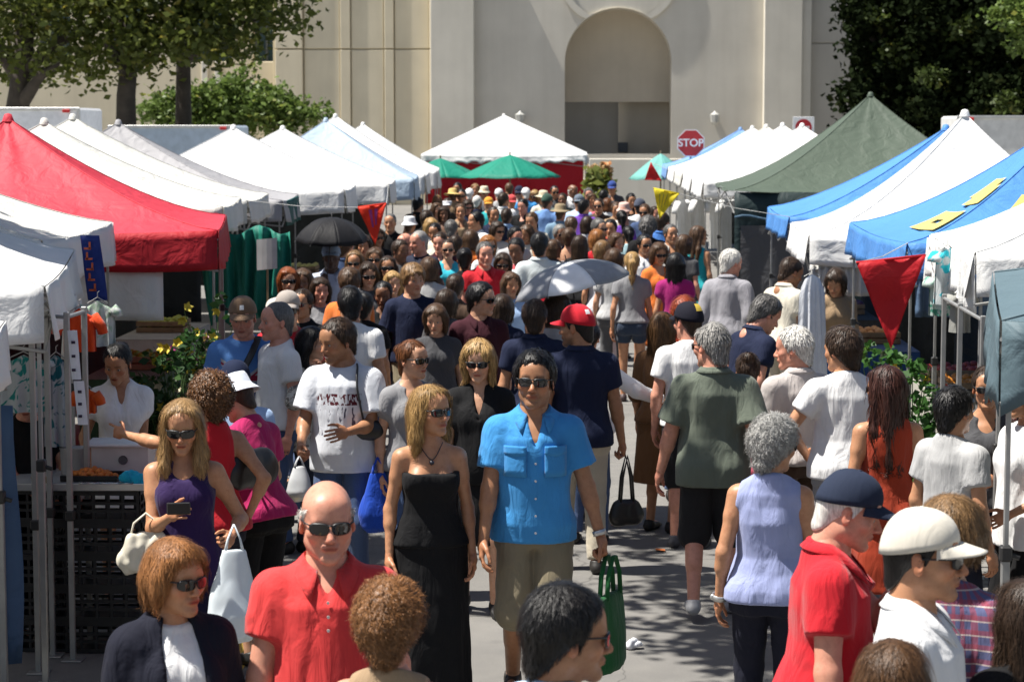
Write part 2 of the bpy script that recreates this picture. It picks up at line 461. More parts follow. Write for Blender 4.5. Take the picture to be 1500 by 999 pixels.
b = MB(); b.sheet(lambda u, v: (-1.90 + .07 * u, 4 + 10.4 * v, .004), 1, 12)
tag(b.build('road_marking', wp), 'thin worn white line beside the yellow line', 'road marking', kind='structure')

# ------------------------------------------------------------------ the civic building closing the street
BY = 90.0
def PX(px): return at_y(px, 190, BY).x
def PZ(py): return at_y(850, py, BY).z
def stucco(c, s=3.0):
    k = ('stucco', c)
    if k in _M: return _M[k]
    m, nt, p = _new(k); cv = coords(nt)
    a = ramp(nt, noise(nt, cv, .5, 5), [(.3, sc(c, .9)), (.7, sc(c, 1.06))])
    st = ramp(nt, noise(nt, coords(nt, (1, 1, .08)), 2.2, 4), [(.35, (.96, .955, .95)), (.6, (1.01, 1.01, 1.01))])
    nt.links.new(mixc(nt, 1.0, a, st, 'MULTIPLY'), p.inputs['Base Color']); p.inputs['Roughness'].default_value = .9
    bump(nt, p, noise(nt, cv, 40, 4), .4, .01); _M[k] = m; return m
W1, W2, W3, W4 = stucco((.62, .58, .50)), stucco((.68, .64, .55)), stucco((.66, .585, .43)), stucco((.50, .47, .41))
bld = empty('civic_building', ((PX(905)), BY, 0), 0, 'tall grey civic building with a big arched recess closing the end of the street', 'building')
BO = Vector((PX(905), BY, 0))
def bbox(name, px0, px1, z0, z1, y0, y1, mat, parent=bld, bev=.02):
    b = MB(); x0, x1 = PX(px0), PX(px1); b.box(((x0 + x1) / 2 - BO.x, (y0 + y1) / 2 - BO.y, (z0 + z1) / 2), (x1 - x0, y1 - y0, z1 - z0), bev=bev)
    return b.build(name, mat, parent)
TOP = 13.0
# front wall with arch
ax0, ax1, acx, zs_, zsill = PX(827), PX(983), PX(905), PZ(91), PZ(226)
ar = (ax1 - ax0) / 2
b = MB(); xl, xr = PX(695), PX(1117); N = 32
f0 = lambda x, z: (x - BO.x, 0, z)
arc = [(acx - ar * math.cos(math.pi * i / N), zs_ + ar * math.sin(math.pi * i / N)) for i in range(N + 1)]
b.add([f0(xl, 0), f0(ax0, 0), f0(ax0, zs_), f0(xl, zs_)], [(0, 1, 2, 3)]); b.add([f0(ax1, 0), f0(xr, 0), f0(xr, zs_), f0(ax1, zs_)], [(0, 1, 2, 3)])
b.add([f0(ax0, 0), f0(ax1, 0), f0(ax1, zsill), f0(ax0, zsill)], [(0, 1, 2, 3)])
b.add([f0(xl, zs_), f0(ax0, zs_), f0(ax0, TOP), f0(xl, TOP)], [(0, 1, 2, 3)]); b.add([f0(ax1, zs_), f0(xr, zs_), f0(xr, TOP), f0(ax1, TOP)], [(0, 1, 2, 3)])
for i in range(N):
    (x0, z0), (x1, z1) = arc[i], arc[i + 1]
    b.add([f0(x0, z0), f0(x1, z1), f0(x1, TOP), f0(x0, TOP)], [(0, 1, 2, 3)])
    b.add([(x0 - BO.x, 0, z0), (x0 - BO.x, 1.6, z0), (x1 - BO.x, 1.6, z1), (x1 - BO.x, 0, z1)], [(0, 1, 2, 3)])
for x in (ax0, ax1): b.add([(x - BO.x, 0, zsill), (x - BO.x, 1.6, zsill), (x - BO.x, 1.6, zs_), (x - BO.x, 0, zs_)], [(0, 1, 2, 3)])
b.add([(ax0 - BO.x, 0, zsill), (ax1 - BO.x, 0, zsill), (ax1 - BO.x, 1.6, zsill), (ax0 - BO.x, 1.6, zsill)], [(0, 1, 2, 3)])
b.build('wall', W1, bld)
zl = PZ(149)
b = MB(); b.box((0, 1.75, (zl + TOP) / 2), (ar * 2.3, .3, TOP - zl)); b.build('niche_wall', stucco((.50, .44, .35)), bld)
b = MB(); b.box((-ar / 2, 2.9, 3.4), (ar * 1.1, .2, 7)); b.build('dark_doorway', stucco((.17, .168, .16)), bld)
b = MB(); b.box((ar / 2 + .07, 2.3, 3.4), (ar * 1.0, .2, 7)); b.build('screen_wall', stucco((.30, .27, .22)), bld)
b = MB(); b.box((.25, 2.1, PZ(217)), (.42, .12, .42), bev=.02); b.build('notice_box', m_plain((.03, .035, .045), .4, name='notice_box'), bld)
# round medallion above the arch
b = MB(); zc = PZ(-52)
for r0, r1, y0 in ((0, 2.35, -.04), (2.35, 2.62, -.12)):
    M_ = 48
    v = [(r * math.cos(2 * math.pi * k / M_), y, zc + r * math.sin(2 * math.pi * k / M_)) for (r, y) in ((r0, y0), (r1, y0), (r1, 0)) for k in range(M_)]
    b.add(v, [(i * M_ + k, i * M_ + (k + 1) % M_, (i + 1) * M_ + (k + 1) % M_, (i + 1) * M_ + k) for i in range(2) for k in range(M_)])
b.v = [p if not (abs(p[0]) < ar * .99 and p[2] < zs_ + math.sqrt(max(0, ar * ar - p[0] ** 2))) else (p[0], p[1], zs_ + math.sqrt(max(0, ar * ar - p[0] ** 2)) + .001) for p in b.v]
b.build('medallion', W2, bld)
# pilasters, wings
bbox('pilaster', 632, 695, 0, TOP, BY - .45, BY + .3, W2); bbox('pilaster', 1117, 1172, 0, TOP, BY - .45, BY + .3, W2)
bbox('pilaster_edge', 1172, 1186, 0, TOP, BY - .2, BY + .3, W2)
for z0, z1 in ((0, PZ(64) - .02), (PZ(64) + .02, TOP)): bbox('wing_panel', 1187, 1246, z0, z1, BY + .3, BY + 1, W4)
bbox('wing_wall', 1186, 1246, 0, TOP, BY + .4, BY + 8, W4)
zj = PZ(72)
for p0, p1, dy in ((499, 513.5, .12), (515, 562, .2), (563.5, 577, .12), (578.5, 628, .2), (629, 633, .05), (446, 498, .2), (404, 444, .05)):
    for z0, z1 in ((0, zj - .03), (zj + .03, TOP)): bbox('wall_panel', p0, p1, z0, z1, BY - .05 + dy, BY + .6, W3)
bbox('wing_wall', 400, 632, 0, TOP, BY + .25, BY + 8, stucco((.52, .45, .31)))
bbox('wing_wall', -260, 402, 0, PZ(88), BY + 2.0, BY + 8, W3); bbox('wing_wall', -260, 402, PZ(-40), TOP, BY + 2.0, BY + 8, W3)
for p0, p1 in ((-260, 40), (90, 150), (205, 268), (330, 362), (398, 403)): bbox('window_pier', p0, p1, PZ(88), PZ(-40), BY + 2.0, BY + 3.0, W3)
for p0, p1 in ((40, 90), (150, 205), (268, 330), (362, 398)):
    w_ = bbox('window', p0, p1, PZ(88), PZ(-40), BY + 2.5, BY + 2.6, m_plain((.03, .06, .07), .12, name='window_glass', var=.2), bev=0)
    fr = MB(); xa, xb = PX(p0) - BO.x, PX(p1) - BO.x
    for x in (xa + .05, (xa + xb) / 2, xb - .05): fr.box((x, 2.42, (PZ(88) + PZ(-40)) / 2), (.08, .12, PZ(-40) - PZ(88)))
    fr.build('window_frame', m_plain((.08, .09, .09), .5, name='frame_metal'), w_)
for p0 in (285, 305): bbox('wall_rib', p0, p0 + 9, 0, PZ(88), BY + 1.8, BY + 2.05, W2)
bbox('base_ledge', 695, 1117, 0, PZ(262), BY - .6, BY - .002, W2)
bbox('terrace_wall', 862, 1003, 0, PZ(229), BY - 8, BY - 7.6, W2)
for px in (762, 1046):
    p = at_y(px, 172, BY); lt = MB(); lt.box((p.x - BO.x, -.06, p.z), (.14, .12, .4), bev=.02); lt.tube([(p.x - BO.x, -.1, p.z), (p.x - BO.x, -.35, p.z + .1), (p.x - BO.x, -.38, p.z + .2)], .025, 8)
    a = lt.build('lantern_bracket', m_plain((.10, .10, .10), .5, name='iron'), bld)
    l2 = MB(); l2.lathe([(.05, -.32), (.16, -.2), (.2, .1), (.06, .2), (0, .26)], 8, (p.x - BO.x, -.42, p.z)); l2.build('lantern_glass', m_plain((.45, .45, .42), .3, name='frosted_glass'), a)

# ------------------------------------------------------------------ trees
def m_leaf(c1, c2, tr=.35, spec=.3):
    k = ('leaf', c1, c2)
    if k in _M: return _M[k]
    m, nt, p = _new(k); a = nt.nodes.new('ShaderNodeVertexColor'); a.layer_name = 'Col'
    sp = nt.nodes.new('ShaderNodeSeparateColor'); nt.links.new(a.outputs[0], sp.inputs[0])
    c = ramp(nt, sp.outputs[0], [(0, c1), (.75, c2), (1, (c2[0] * 1.9, c2[1] * 1.25, c2[2]))])
    nt.links.new(c, p.inputs['Base Color']); p.inputs['Roughness'].default_value = .5 if spec > .1 else .85; p.inputs['Specular IOR Level'].default_value = spec
    t = nt.nodes.new('ShaderNodeBsdfTranslucent'); nt.links.new(c, t.inputs[0]); mx = nt.nodes.new('ShaderNodeMixShader'); mx.inputs[0].default_value = tr
    nt.links.new(p.outputs[0], mx.inputs[1]); nt.links.new(t.outputs[0], mx.inputs[2]); nt.links.new(mx.outputs[0], nt.nodes['Material Output'].inputs[0])
    _M[k] = m; return m
def leaves(blobs, n, size, rs, clump=26, spread=.30, shell=.5):
    """leaf blades gathered on twig ends through the volume of the blobs (centre, radii)"""
    vol = np.array([b[1][0] * b[1][1] * b[1][2] for b in blobs]) ** .8; vol /= vol.sum()
    nc = max(1, n // clump); bi = rs.choice(len(blobs), nc, p=vol)
    d = rs.normal(size=(nc, 3)); d /= np.linalg.norm(d, axis=1)[:, None]; r = rs.uniform(shell, 1.0, nc) ** .6
    C = np.array([blobs[i][0] for i in bi]) + d * r[:, None] * np.array([blobs[i][1] for i in bi])
    P = np.repeat(C, clump, 0) + rs.normal(size=(nc * clump, 3)) * spread * np.array((1, 1, .6))
    m = len(P); u = rs.normal(size=(m, 3)); u[:, 2] *= .6; u /= np.linalg.norm(u, axis=1)[:, None]
    w_ = np.cross(u, rs.normal(size=(m, 3))); w_ /= np.linalg.norm(w_, axis=1)[:, None]
    L = size * rs.uniform(.7, 1.35, m)[:, None]
    nrm = np.cross(u, w_) * L * .12
    v = np.stack([P - u * L * .5, P + w_ * L * .33 + nrm, P + u * L * .5, P - w_ * L * .33 + nrm], 1).reshape(-1, 3)
    f = np.arange(m * 4).reshape(-1, 4)
    c = np.repeat(np.clip(rs.beta(2, 2.5, nc).repeat(clump) * .7 + rs.rand(m) * .4, 0, 1), 4)
    return v, f, np.stack([c, c, c], 1)
bark = m_plain((.055, .045, .036), .95, name='bark', var=.35, scale=3, bumpd=.03)
def tree(label, base, top, r0, limbs, blobs, n, size, lm, seed, cat='tree', group=None, name='broadleaf_tree', bk=None, **kw):
    rs = np.random.RandomState(seed); base = Vector(base)
    t = empty(name, base, 0, label, cat, group)
    mb = MB(); top = Vector(top) - base
    pts = [top * (i / 6) + Vector((rs.uniform(-.12, .12), rs.uniform(-.12, .12), 0)) * (i > 0) for i in range(7)]
    mb.tube(pts, [r0 * (1.25 if i == 0 else 1 - .075 * i) for i in range(7)], 12)
    for b in limbs:
        e = Vector(b[0]) - base; s = top * b[1]; mid = (s + e) / 2 + Vector((0, 0, .25 * (e - s).length * .4))
        mb.tube([s, s.lerp(mid, .55), mid, mid.lerp(e, .6), e], [r0 * .5, r0 * .42, r0 * .32, r0 * .22, r0 * .08], 8)
    mb.build('trunk', bk or bark, t, smooth='all')
    v, f, c = leaves([(np.array(b_[0]) - np.array(base), b_[1]) for b_ in blobs], n, size, rs, **kw)
    link('crown', mesh_np('crown', v, f, False, c), lm, t)
    return t
def ay(px, py, y): return tuple(at_y(px, py, y))
D = 58.0
LMa = m_leaf((.022, .034, .008), (.125, .15, .03), .5)
def blob(px, py, y, rx, ry, rz): return (ay(px, py, y), (rx, ry, rz))
tree('big dark broadleaf tree with thick leaning trunk at the far left above the red tent', (ay(8, 190, D)[0], D, 0), ay(40, 20, D), .42,
     [(ay(150, 40, D), .75), (ay(90, 90, D - 1), .6), (ay(-60, 10, D), .7)],
     [blob(30, 30, D, 2.2, 2, 1.6), blob(130, 50, D - .5, 2.0, 1.8, 1.1), blob(-60, 20, D, 2.4, 2, 1.6), blob(60, -70, D, 4, 3, 1.8), blob(95, 105, D - 1, .9, .9, .4), blob(170, -20, D, 2.2, 2, 1.2), blob(30, 100, D + 2, 1.3, 1, .5)], 8000, .22, LMa, 1, spread=.42, group='trees behind the left stalls')
tree('broadleaf tree with straight dark trunk behind the two cream tents', (ay(187, 190, D)[0], D, 0), ay(187, 30, D), .36,
     [(ay(250, 40, D), .8), (ay(150, 60, D - 1), .75)],
     [blob(200, 25, D, 2.2, 2, 1.2), blob(262, 62, D - .5, 1.5, 1.4, .55), blob(225, 80, D - .8, 1.0, 1, .45), blob(165, 85, D - .5, 1.1, 1, .5), blob(260, -40, D, 2.6, 2, 1.2)], 4000, .22, LMa, 2, spread=.42, group='trees behind the left stalls')
tree('broadleaf tree spreading in front of the dark office window left of the beige wall', (ay(271, 190, D + 2)[0], D + 2, 0), ay(275, 20, D + 2), .30,
     [(ay(380, 30, D + 1), .85), (ay(330, 60, D + 1), .8)],
     [blob(330, 25, D + 1, 1.7, 1.6, .9), blob(395, 12, D + 1, 1.0, 1.2, .75), blob(425, 15, D + 1, .5, .8, .65), blob(335, 68, D + 1, .8, .8, .35), blob(330, -50, D + 1, 2.4, 2, 1.1), blob(300, 62, D, .8, .8, .4)], 3400, .22, LMa, 3, spread=.42, group='trees behind the left stalls')
LMb = m_leaf((.04, .07, .012), (.15, .22, .05), .4)
tree('bright green young tree in front of the beige wall', (ay(350, 190, 72)[0], 72, 0), ay(350, 150, 72), .10,
     [(ay(260, 150, 72), .8), (ay(440, 160, 72), .8), (ay(352, 105, 72), .9)],
     [blob(345, 150, 72, 1.9, 1.2, .75), blob(255, 160, 72, 1.0, .9, .6), blob(435, 168, 72, 1.0, .8, .45), blob(352, 112, 72, .28, .3, .45), blob(300, 175, 72, 1.8, 1, .7), blob(390, 165, 72, 1.2, 1, .7), blob(465, 162, 72, .3, .3, .25)], 9000, .2, LMb, 4, spread=.24)
LMc = m_leaf((.004, .007, .003), (.012, .019, .006), .12, .04)
for i, (px, y, lab, sd) in enumerate(((1300, 84, 'dense dark evergreen tree directly behind the peaked green tent', 5), (1395, 82, 'dense dark evergreen tree behind the white tent peak at the right', 6), (1500, 80, 'dense dark evergreen tree at the right edge behind the parked truck', 7))):
    tt = tree(lab, (ay(px, 190, y)[0], y, 0), ay(px, -60, y), .4, [(ay(px - 40, 40, y), .6), (ay(px + 40, 60, y), .55)],
         [blob(px, 60, y, 1.5, 1.6, 2.6), blob(px - 20, 150, y - .5, 1.3, 1.3, 1.4), blob(px + 30, 120, y - .8, 1.6, 1.4, 1.6), blob(px, -60, y, 2.1, 1.8, 2.2), blob(px + 10, 200, y - .5, 1.6, 1.2, 1.2), blob(px - 25, 20, y - 1, 1.1, 1, 1.2)], 15000, .27, LMc, sd, group='evergreens behind the right stalls', shell=.25, spread=.32)
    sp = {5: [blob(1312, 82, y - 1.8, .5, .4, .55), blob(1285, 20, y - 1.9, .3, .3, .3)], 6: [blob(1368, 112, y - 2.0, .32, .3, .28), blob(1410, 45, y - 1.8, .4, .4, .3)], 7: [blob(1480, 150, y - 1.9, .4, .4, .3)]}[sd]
    v_, f_, c_ = leaves([(np.array(b_[0]) - np.array(tt.location), b_[1]) for b_ in sp], 420, .22, np.random.RandomState(sd + 50), spread=.2); link('sprays', mesh_np('sprays', v_, f_, False, c_), m_leaf((.02, .035, .008), (.07, .10, .022), .3), tt)  # lighter leaf colour paints the sunlit look onto these clumps
tree('leafy tree with sunlit yellow-green sprays at the top right corner', (ay(1540, 190, 66)[0], 66, 0), ay(1530, 60, 66), .3, [(ay(1480, 30, 66), .8)],
     [blob(1475, 32, 66, .55, .6, .3), blob(1535, 10, 66, 1.2, 1.2, .9), blob(1500, 60, 66, .5, .5, .3)], 2600, .2, LMb, 8, spread=.2)
hedge_v, hedge_f, hedge_c = leaves([((ay(px, 150, 92)[0], 93, z), (2.2, 1.2, 2.6)) for px in range(1260, 1620, 45) for z in (2.5, 6, 9)], 26000, .3, np.random.RandomState(9), shell=.0, spread=.5)
tag(link('woodland', mesh_np('woodland', hedge_v, hedge_f, False, hedge_c), LMc), 'dark mass of woodland foliage beyond the evergreens at the right', 'woodland', kind='stuff')

# ------------------------------------------------------------------ tents
def m_canopy(c, tr=.11, name='canopy'):
    k = (name, c, tr)
    if k in _M: return _M[k]
    m, nt, p = _new(k); cv = coords(nt)
    st = noise(nt, cv, 1.4, 5, .6)
    b = ramp(nt, st, [(.28, sc(c, .90)), (.6, c)])
    b = mixc(nt, ramp(nt, noise(nt, cv, 7, 6, .7), [(.62, (0, 0, 0)), (.75, (.25, .25, .25))]), b, sc(c, .6))
    nt.links.new(b, p.inputs['Base Color']); p.inputs['Roughness'].default_value = .62; p.inputs['Specular IOR Level'].default_value = .3
    h = math_(nt, 'ADD', noise(nt, coords(nt, (1, 1, 1)), 4, 4, .5, 1.0), math_(nt, 'MULTIPLY', noise(nt, cv, 300, 2), .01))
    bp = _n(nt, 'ShaderNodeBump'); bp.inputs['Strength'].default_value = .5; bp.inputs['Distance'].default_value = .06
    nt.links.new(h, bp.inputs['Height']); nt.links.new(bp.outputs[0], p.inputs['Normal'])
    t = nt.nodes.new('ShaderNodeBsdfTranslucent'); nt.links.new(b, t.inputs[0]); mx = nt.nodes.new('ShaderNodeMixShader'); mx.inputs[0].default_value = tr
    nt.links.new(p.outputs[0], mx.inputs[1]); nt.links.new(t.outputs[0], mx.inputs[2]); nt.links.new(mx.outputs[0], nt.nodes['Material Output'].inputs[0])
    _M[k] = m; return m
steel = m_plain((.33, .33, .32), .45, .5, name='steel', var=.15)
steel2 = m_plain((.50, .50, .49), .35, .7, name='bright_steel', var=.12)
blackp = m_plain((.02, .02, .02), .5, name='clamp_plastic')
TENTS = {}
def tent(key, label, c0, c1, peak, wid, cmat, vmat=None, val=.27, scallop=0.0, sag=1.35, seed=0, poles=True, wrinkle=1.0, side=-1, valmats=None, truss=True, thick=.03):
    """c0, c1: near and far eave corners on the aisle; the tent runs wid metres away from the aisle; side -1 left row, +1 right row"""
    c0, c1, peak = Vector(c0), Vector(c1), Vector(peak); vmat = vmat or cmat
    base = Vector((c0.x, c0.y, 0)); t = empty('market_tent', base, 0, label, 'tent', 'market tents along the aisle')
    al = (c1 - c0); out = Vector((side * al.y, -side * al.x, 0)).normalized()
    if out.x * side < 0: out = -out
    K = [c0, c1, c1 + out * wid, c0 + out * wid]                   # aisle near, aisle far, outer far, outer near
    K = [k - base for k in K]; P = peak - base
    rs = np.random.RandomState(seed + 100); mb = MB(); nu, nv = 22, 14
    for e in range(4):
        A, B = K[e], K[(e + 1) % 4]; ph = rs.uniform(0, 6, 6)
        def fn(u, v, A=A, B=B, ph=ph):
            q = A.lerp(B, u); w_ = v                                    # v 0 at eave, 1 at peak
            p = q.lerp(P, w_); z0 = q.z + (P.z - q.z) * (w_ ** sag)
            p.z = z0 - .10 * math.sin(math.pi * u) * (1 - w_) * w_ * 2.2 - .035 * math.sin(math.pi * u) * (1 - w_) ** 3
            wr = (math.sin(u * 17 + ph[0] + 2 * w_) + .7 * math.sin(u * 31 + ph[1] - 3 * w_) + .5 * math.sin(u * 9 + w_ * 14 + ph[2])) * .010 * wrinkle * math.sin(math.pi * u) ** .5 * (w_ * (1 - w_)) ** .5
            p.z += wr; return p
        mb.sheet(fn, nu, nv)
    o = mb.build('canopy', cmat, t, smooth=True)
    sm = MB()
    for k in K:                                                          # hip seams, a little proud
        pts = []
        for i in range(13):
            w_ = i / 12; p = k.lerp(P, w_); p.z = k.z + (P.z - k.z) * w_ ** sag + .002; pts.append(p)
        sm.tube(pts, .006, 6)
    sm.lathe([(.0, .05), (.035, .04), (.05, .0), (.06, -.03)], 10, P); sm.build('hip_seam', cmat, o, smooth='all')
    for e in range(4):
        A, B = K[e], K[(e + 1) % 4]; n = ((B - A).cross(Vector((0, 0, 1)))).normalized(); ph = rs.uniform(0, 6, 4); L = (B - A).length
        if n.dot((A + B) / 2 - (K[0] + K[2]) / 2) < 0: n = -n
        hv = val if not isinstance(val, (list, tuple)) else val[e]
        if hv <= 0: continue
        def fv(u, v, A=A, B=B, n=n, ph=ph, hv=hv):
            p = A.lerp(B, u); p = p + n * (.012 + .03 * v + .022 * v * math.sin(u * 21 + ph[0]) + .014 * v * math.sin(u * 43 + ph[1]))
            drop = hv * v
            if scallop: drop *= 1 - scallop * abs(math.sin(math.pi * u * round(L / .42))) ** .8 if v > .5 else 1
            p.z -= drop + .035 * math.sin(math.pi * u) * (1 if v >= 0 else 0) + .012 * v * math.sin(u * 12 + ph[2]); return p
        vb = MB(); vb.sheet(fv, 36, 5); m_ = vmat if not valmats else valmats[e]
        ob = vb.build('valance', m_, t, smooth='all'); solid(ob, .004)
    if poles:
        for i, k in enumerate(K):
            pm = MB(); ctr_ = (K[0] + K[2]) / 2; inn = (Vector((ctr_.x, ctr_.y, 0)) - Vector((k.x, k.y, 0))).normalized() * .05
            x, y = k.x + inn.x, k.y + inn.y; zt = k.z - .02
            pm.box((x, y, zt * .28 + .01), (thick + .006, thick + .006, zt * .56), bev=.004); pm.box((x, y, zt * .75), (thick - .008, thick - .008, zt * .5), bev=.003)
            po = pm.build('pole', steel, t)
            ft = MB(); ft.box((x, y, .006), (.11, .11, .008), bev=.003); ft.build('foot_plate', steel, po)
            jb = MB(); jb.box((x, y, zt * .56), (thick + .022, thick + .022, .07), bev=.008); jb.tube([(x, y, zt * .56), (x + .06, y, zt * .56 - .02)], .012, 6); jb.build('clamp', blackp, po); jb = MB(); jb.box((x, y, zt - .14), (thick + .02, thick + .02, .06), bev=.008); jb.build('slider', blackp, po)
        if truss:
            for e in range(4):
                A, B = K[e], K[(e + 1) % 4]
                for m_ in range(2):
                    a, b_ = A.lerp(B, m_ / 2), A.lerp(B, (m_ + 1) / 2); tb = MB()
                    for z0, z1 in ((-.08, -.36), (-.36, -.08)): tb.tube([a + Vector((0, 0, z0)), b_ + Vector((0, 0, z1))], .011, 6)
                    tb.build('truss_bar', steel, t)
    TENTS[key] = (t, [k + base for k in K], peak)
    return t
cW = m_canopy((.78, .78, .77)); cCr = m_canopy((.70, .69, .64)); cGr = m_canopy((.36, .355, .37)); cRed = m_canopy((.60, .045, .07), .12); cBl = m_canopy((.085, .26, .62), .12)
cGn = m_canopy((.075, .10, .075), .06); cLB = m_canopy((.45, .56, .68), .2); cDG = m_canopy((.020, .045, .045), .03); cTeal = m_canopy((.012, .17, .125), .08); cGy = m_canopy((.10, .15, .175), .06)
def ez(px, py, y): return at_y(px, py, y)
def mk(key, label, npx, npy, ny, fpx, fpy, fy, ppx, ppy, cm, **kw):
    c0, c1 = ez(npx, npy, ny), ez(fpx, fpy, fy); c1.z = c0.z
    pk = ez(ppx, ppy, (ny + fy) / 2); wid = kw.pop('wid', None) or 2 * abs(pk.x - (c0.x + c1.x) / 2)
    side = -1 if c0.x < 0 else 1
    mid = (c0 + c1) / 2; al = (c1 - c0); out = Vector((side * al.y, -side * al.x, 0)).normalized()
    if out.x * side < 0: out = -out
    if kw.pop('centre', True): q = mid + out * wid / 2; pk = Vector((q.x, q.y, pk.z))
    return tent(key, label, c0, c1, pk, wid, cm, side=side, **kw)
mk('L1', 'crumpled white tent corner at the left edge nearest the camera, over the food table', 64, 420, 11.9, 108, 352, 15.6, -330, 172, cW, seed=1, wid=3.6, val=.30, wrinkle=2.0)
mk('L0', 'white tent cut off by the left frame edge, nearest of all on that side', -90, 560, 8.6, 6, 478, 11.4, -400, 200, cW, seed=20, wid=3.0, val=.26)
mk('L2', 'white tent with tan-edged roof just before the red tent', 60, 352, 15.9, 164, 333, 19.0, -120, 190, cCr, seed=2, wid=3.8, val=.33, vmat=cW)
mk('L3', 'bright red peaked tent with red valance', 318, 338, 19.4, 330, 326, 23.0, 20, 174, cRed, seed=3, val=.34, wrinkle=2.0, sag=1.5, vmat=m_canopy((.42, .012, .022), .08))
mk('L4', 'cream white tent directly behind the red tent', 326, 303, 23.5, 352, 292, 26.6, 70, 179, cCr, seed=4, val=.28, sag=1.45)
mk('L5', 'second cream white tent behind the red tent, before the grey one', 362, 294, 26.9, 392, 282, 30.0, 110, 172, cCr, seed=5, val=.28, sag=1.45)
mk('L6', 'light grey peaked tent left of the big white tent', 413, 294, 30.2, 436, 284, 33.3, 176, 180, cGr, seed=6, val=.30, sag=1.5)
mk('L7', 'big bright white tent in the middle of the left row', 504, 278, 33.6, 520, 268, 36.6, 343, 187, cW, seed=7, val=.36, sag=1.12, wrinkle=.5)
mk('L8', 'white tent behind the big bright white tent', 569, 269, 37.0, 578, 262, 40.2, 415, 188, cW, seed=8, val=.34, sag=1.15, wrinkle=.5)
mk('L9', 'pale blue-grey tent far along the left row', 606, 262, 41.0, 612, 256, 44.4, 478, 176, cLB, seed=9, val=.4, sag=1.15, wrinkle=.6)
mk('L10', 'white tent with tall peak far along the left row', 622, 256, 45.0, 628, 250, 48.4, 492, 170, cW, seed=10, val=.4, sag=1.15, wrinkle=.6)
mk('L11', 'farthest white tent of the left row, before the red-sided tent', 640, 250, 49.5, 643, 246, 53, 532, 182, cW, seed=11, val=.4, sag=1.15, wrinkle=.6)
mk('R0', 'faded blue-grey tent at the right edge nearest the camera', 1468, 470, 9.4, 1457, 405, 12.6, 1700, 190, cGy, seed=21, wid=3.4, val=.42, scallop=.2, wrinkle=2)
mk('R1', 'white tent at the right edge with shirts clipped to its eave', 1430, 370, 15.0, 1364, 345, 17.5, 1640, 150, cW, seed=22, wid=3.6, val=.30, wrinkle=.6)
mk('R2', 'blue tent with yellow lettering on its roof', 1330, 356, 17.7, 1246, 340, 21.6, 1570, 168, cBl, seed=23, val=.30, sag=1.5, wrinkle=1.6)
mk('R3', 'white peaked tent between the two blue tents', 1186, 345, 22.4, 1160, 325, 25.4, 1412, 167, cW, seed=24, val=.30, sag=1.6, wrinkle=1.6)
mk('R4', 'plain blue tent showing behind the white peaked tent', 1157, 318, 26.0, 1126, 303, 29.4, 1385, 188, cBl, seed=25, val=.25, sag=1.4)
mk('R5', 'sage green tent with the tallest peak and dark side wall', 1076, 279, 34.5, 1050, 268, 39.2, 1275, 139, cGn, seed=26, val=.02, sag=1.5, wrinkle=1.4)
for i, (y, lab, cm, ppx, ppy) in enumerate(((39.8, 'nearest of the white tents beyond the green tent', cW, 1180, 184), (43.8, 'second white tent beyond the green tent', cW, 1150, 183), (47.8, 'third white tent beyond the green tent', cCr, 1125, 185), (51.8, 'fourth white tent beyond the green tent, next to the blue one', cW, 1098, 187), (55.8, 'farthest tent of the right row with pale blue roof beside the stop sign', m_canopy((.20, .36, .66), .15), 1055, 189))):
    s_ = FPX / y; s2 = FPX / (y + 3.7); e_ = 2.15
    mk('R%d' % (6 + i), lab, 850 + 2.25 * s_, 190 + (CAMH - e_) * s_, y, 850 + 2.25 * s2, 190 + (CAMH - e_) * s2, y + 3.7, ppx, ppy, cm, seed=30 + i, val=.3, sag=1.35, wid=3.9)
# red-sided tent across the end of the aisle
yb = 62.0; pc = ez(738, 169, yb + 2.6); a = ez(617, 226, yb); b_ = ez(860, 226, yb)
tent('END', 'wide white tent with red sides across the far end of the aisle', (b_.x, yb, a.z), (b_.x, yb + 5.2, a.z), (pc.x, yb + 2.6, pc.z), b_.x - a.x, cW, val=.28, scallop=.35, sag=1.0, seed=40, side=-1, wrinkle=.3)
red_side = m_canopy((.50, .01, .02), .1)
sd = MB()
sd.sheet(lambda u, v: (a.x + .1 + (b_.x - a.x - .2) * u, yb + .08 + .05 * math.sin(u * 60) * v, a.z - .05 - 1.35 * v), 90, 4)
wl = sd.build('side_wall', red_side, TENTS['END'][0], smooth='all'); wl.location = (-b_.x, -yb, 0); solid(wl, .004)
# dark wall of the green tent
K5 = TENTS['R5'][1]; t5 = TENTS['R5'][0]
sd = MB(); A_, B_ = K5[0], K5[3]
sd.sheet(lambda u, v: tuple((A_.lerp(B_, u) + Vector((0, -.03 - .02 * math.sin(u * 40) * v, -.03 - 1.95 * v))) - t5.location), 60, 6)
ob = sd.build('side_wall', m_canopy((.012, .026, .028), .02), t5, smooth='all'); solid(ob, .004)
sd = MB(); sd.sheet(lambda u, v: tuple((A_.lerp(B_, .02 + .35 * u) + Vector((0, -.07 - .012 * math.sin(u * 25), -.55 - 1.1 * v))) - t5.location), 30, 6)
ob = sd.build('mesh_panel', m_canopy((.075, .075, .08), .1, 'mesh_cloth'), ob, smooth='all')
sd = MB(); sd.tube([tuple((A_.lerp(B_, i / 40) + Vector((0, -.09, -.42 + .03 * math.sin(i * 1.1)))) - t5.location) for i in range(41)], .018, 6); sd.build('scallop_trim', m_canopy((.05, .10, .16), .02), t5, smooth='all')

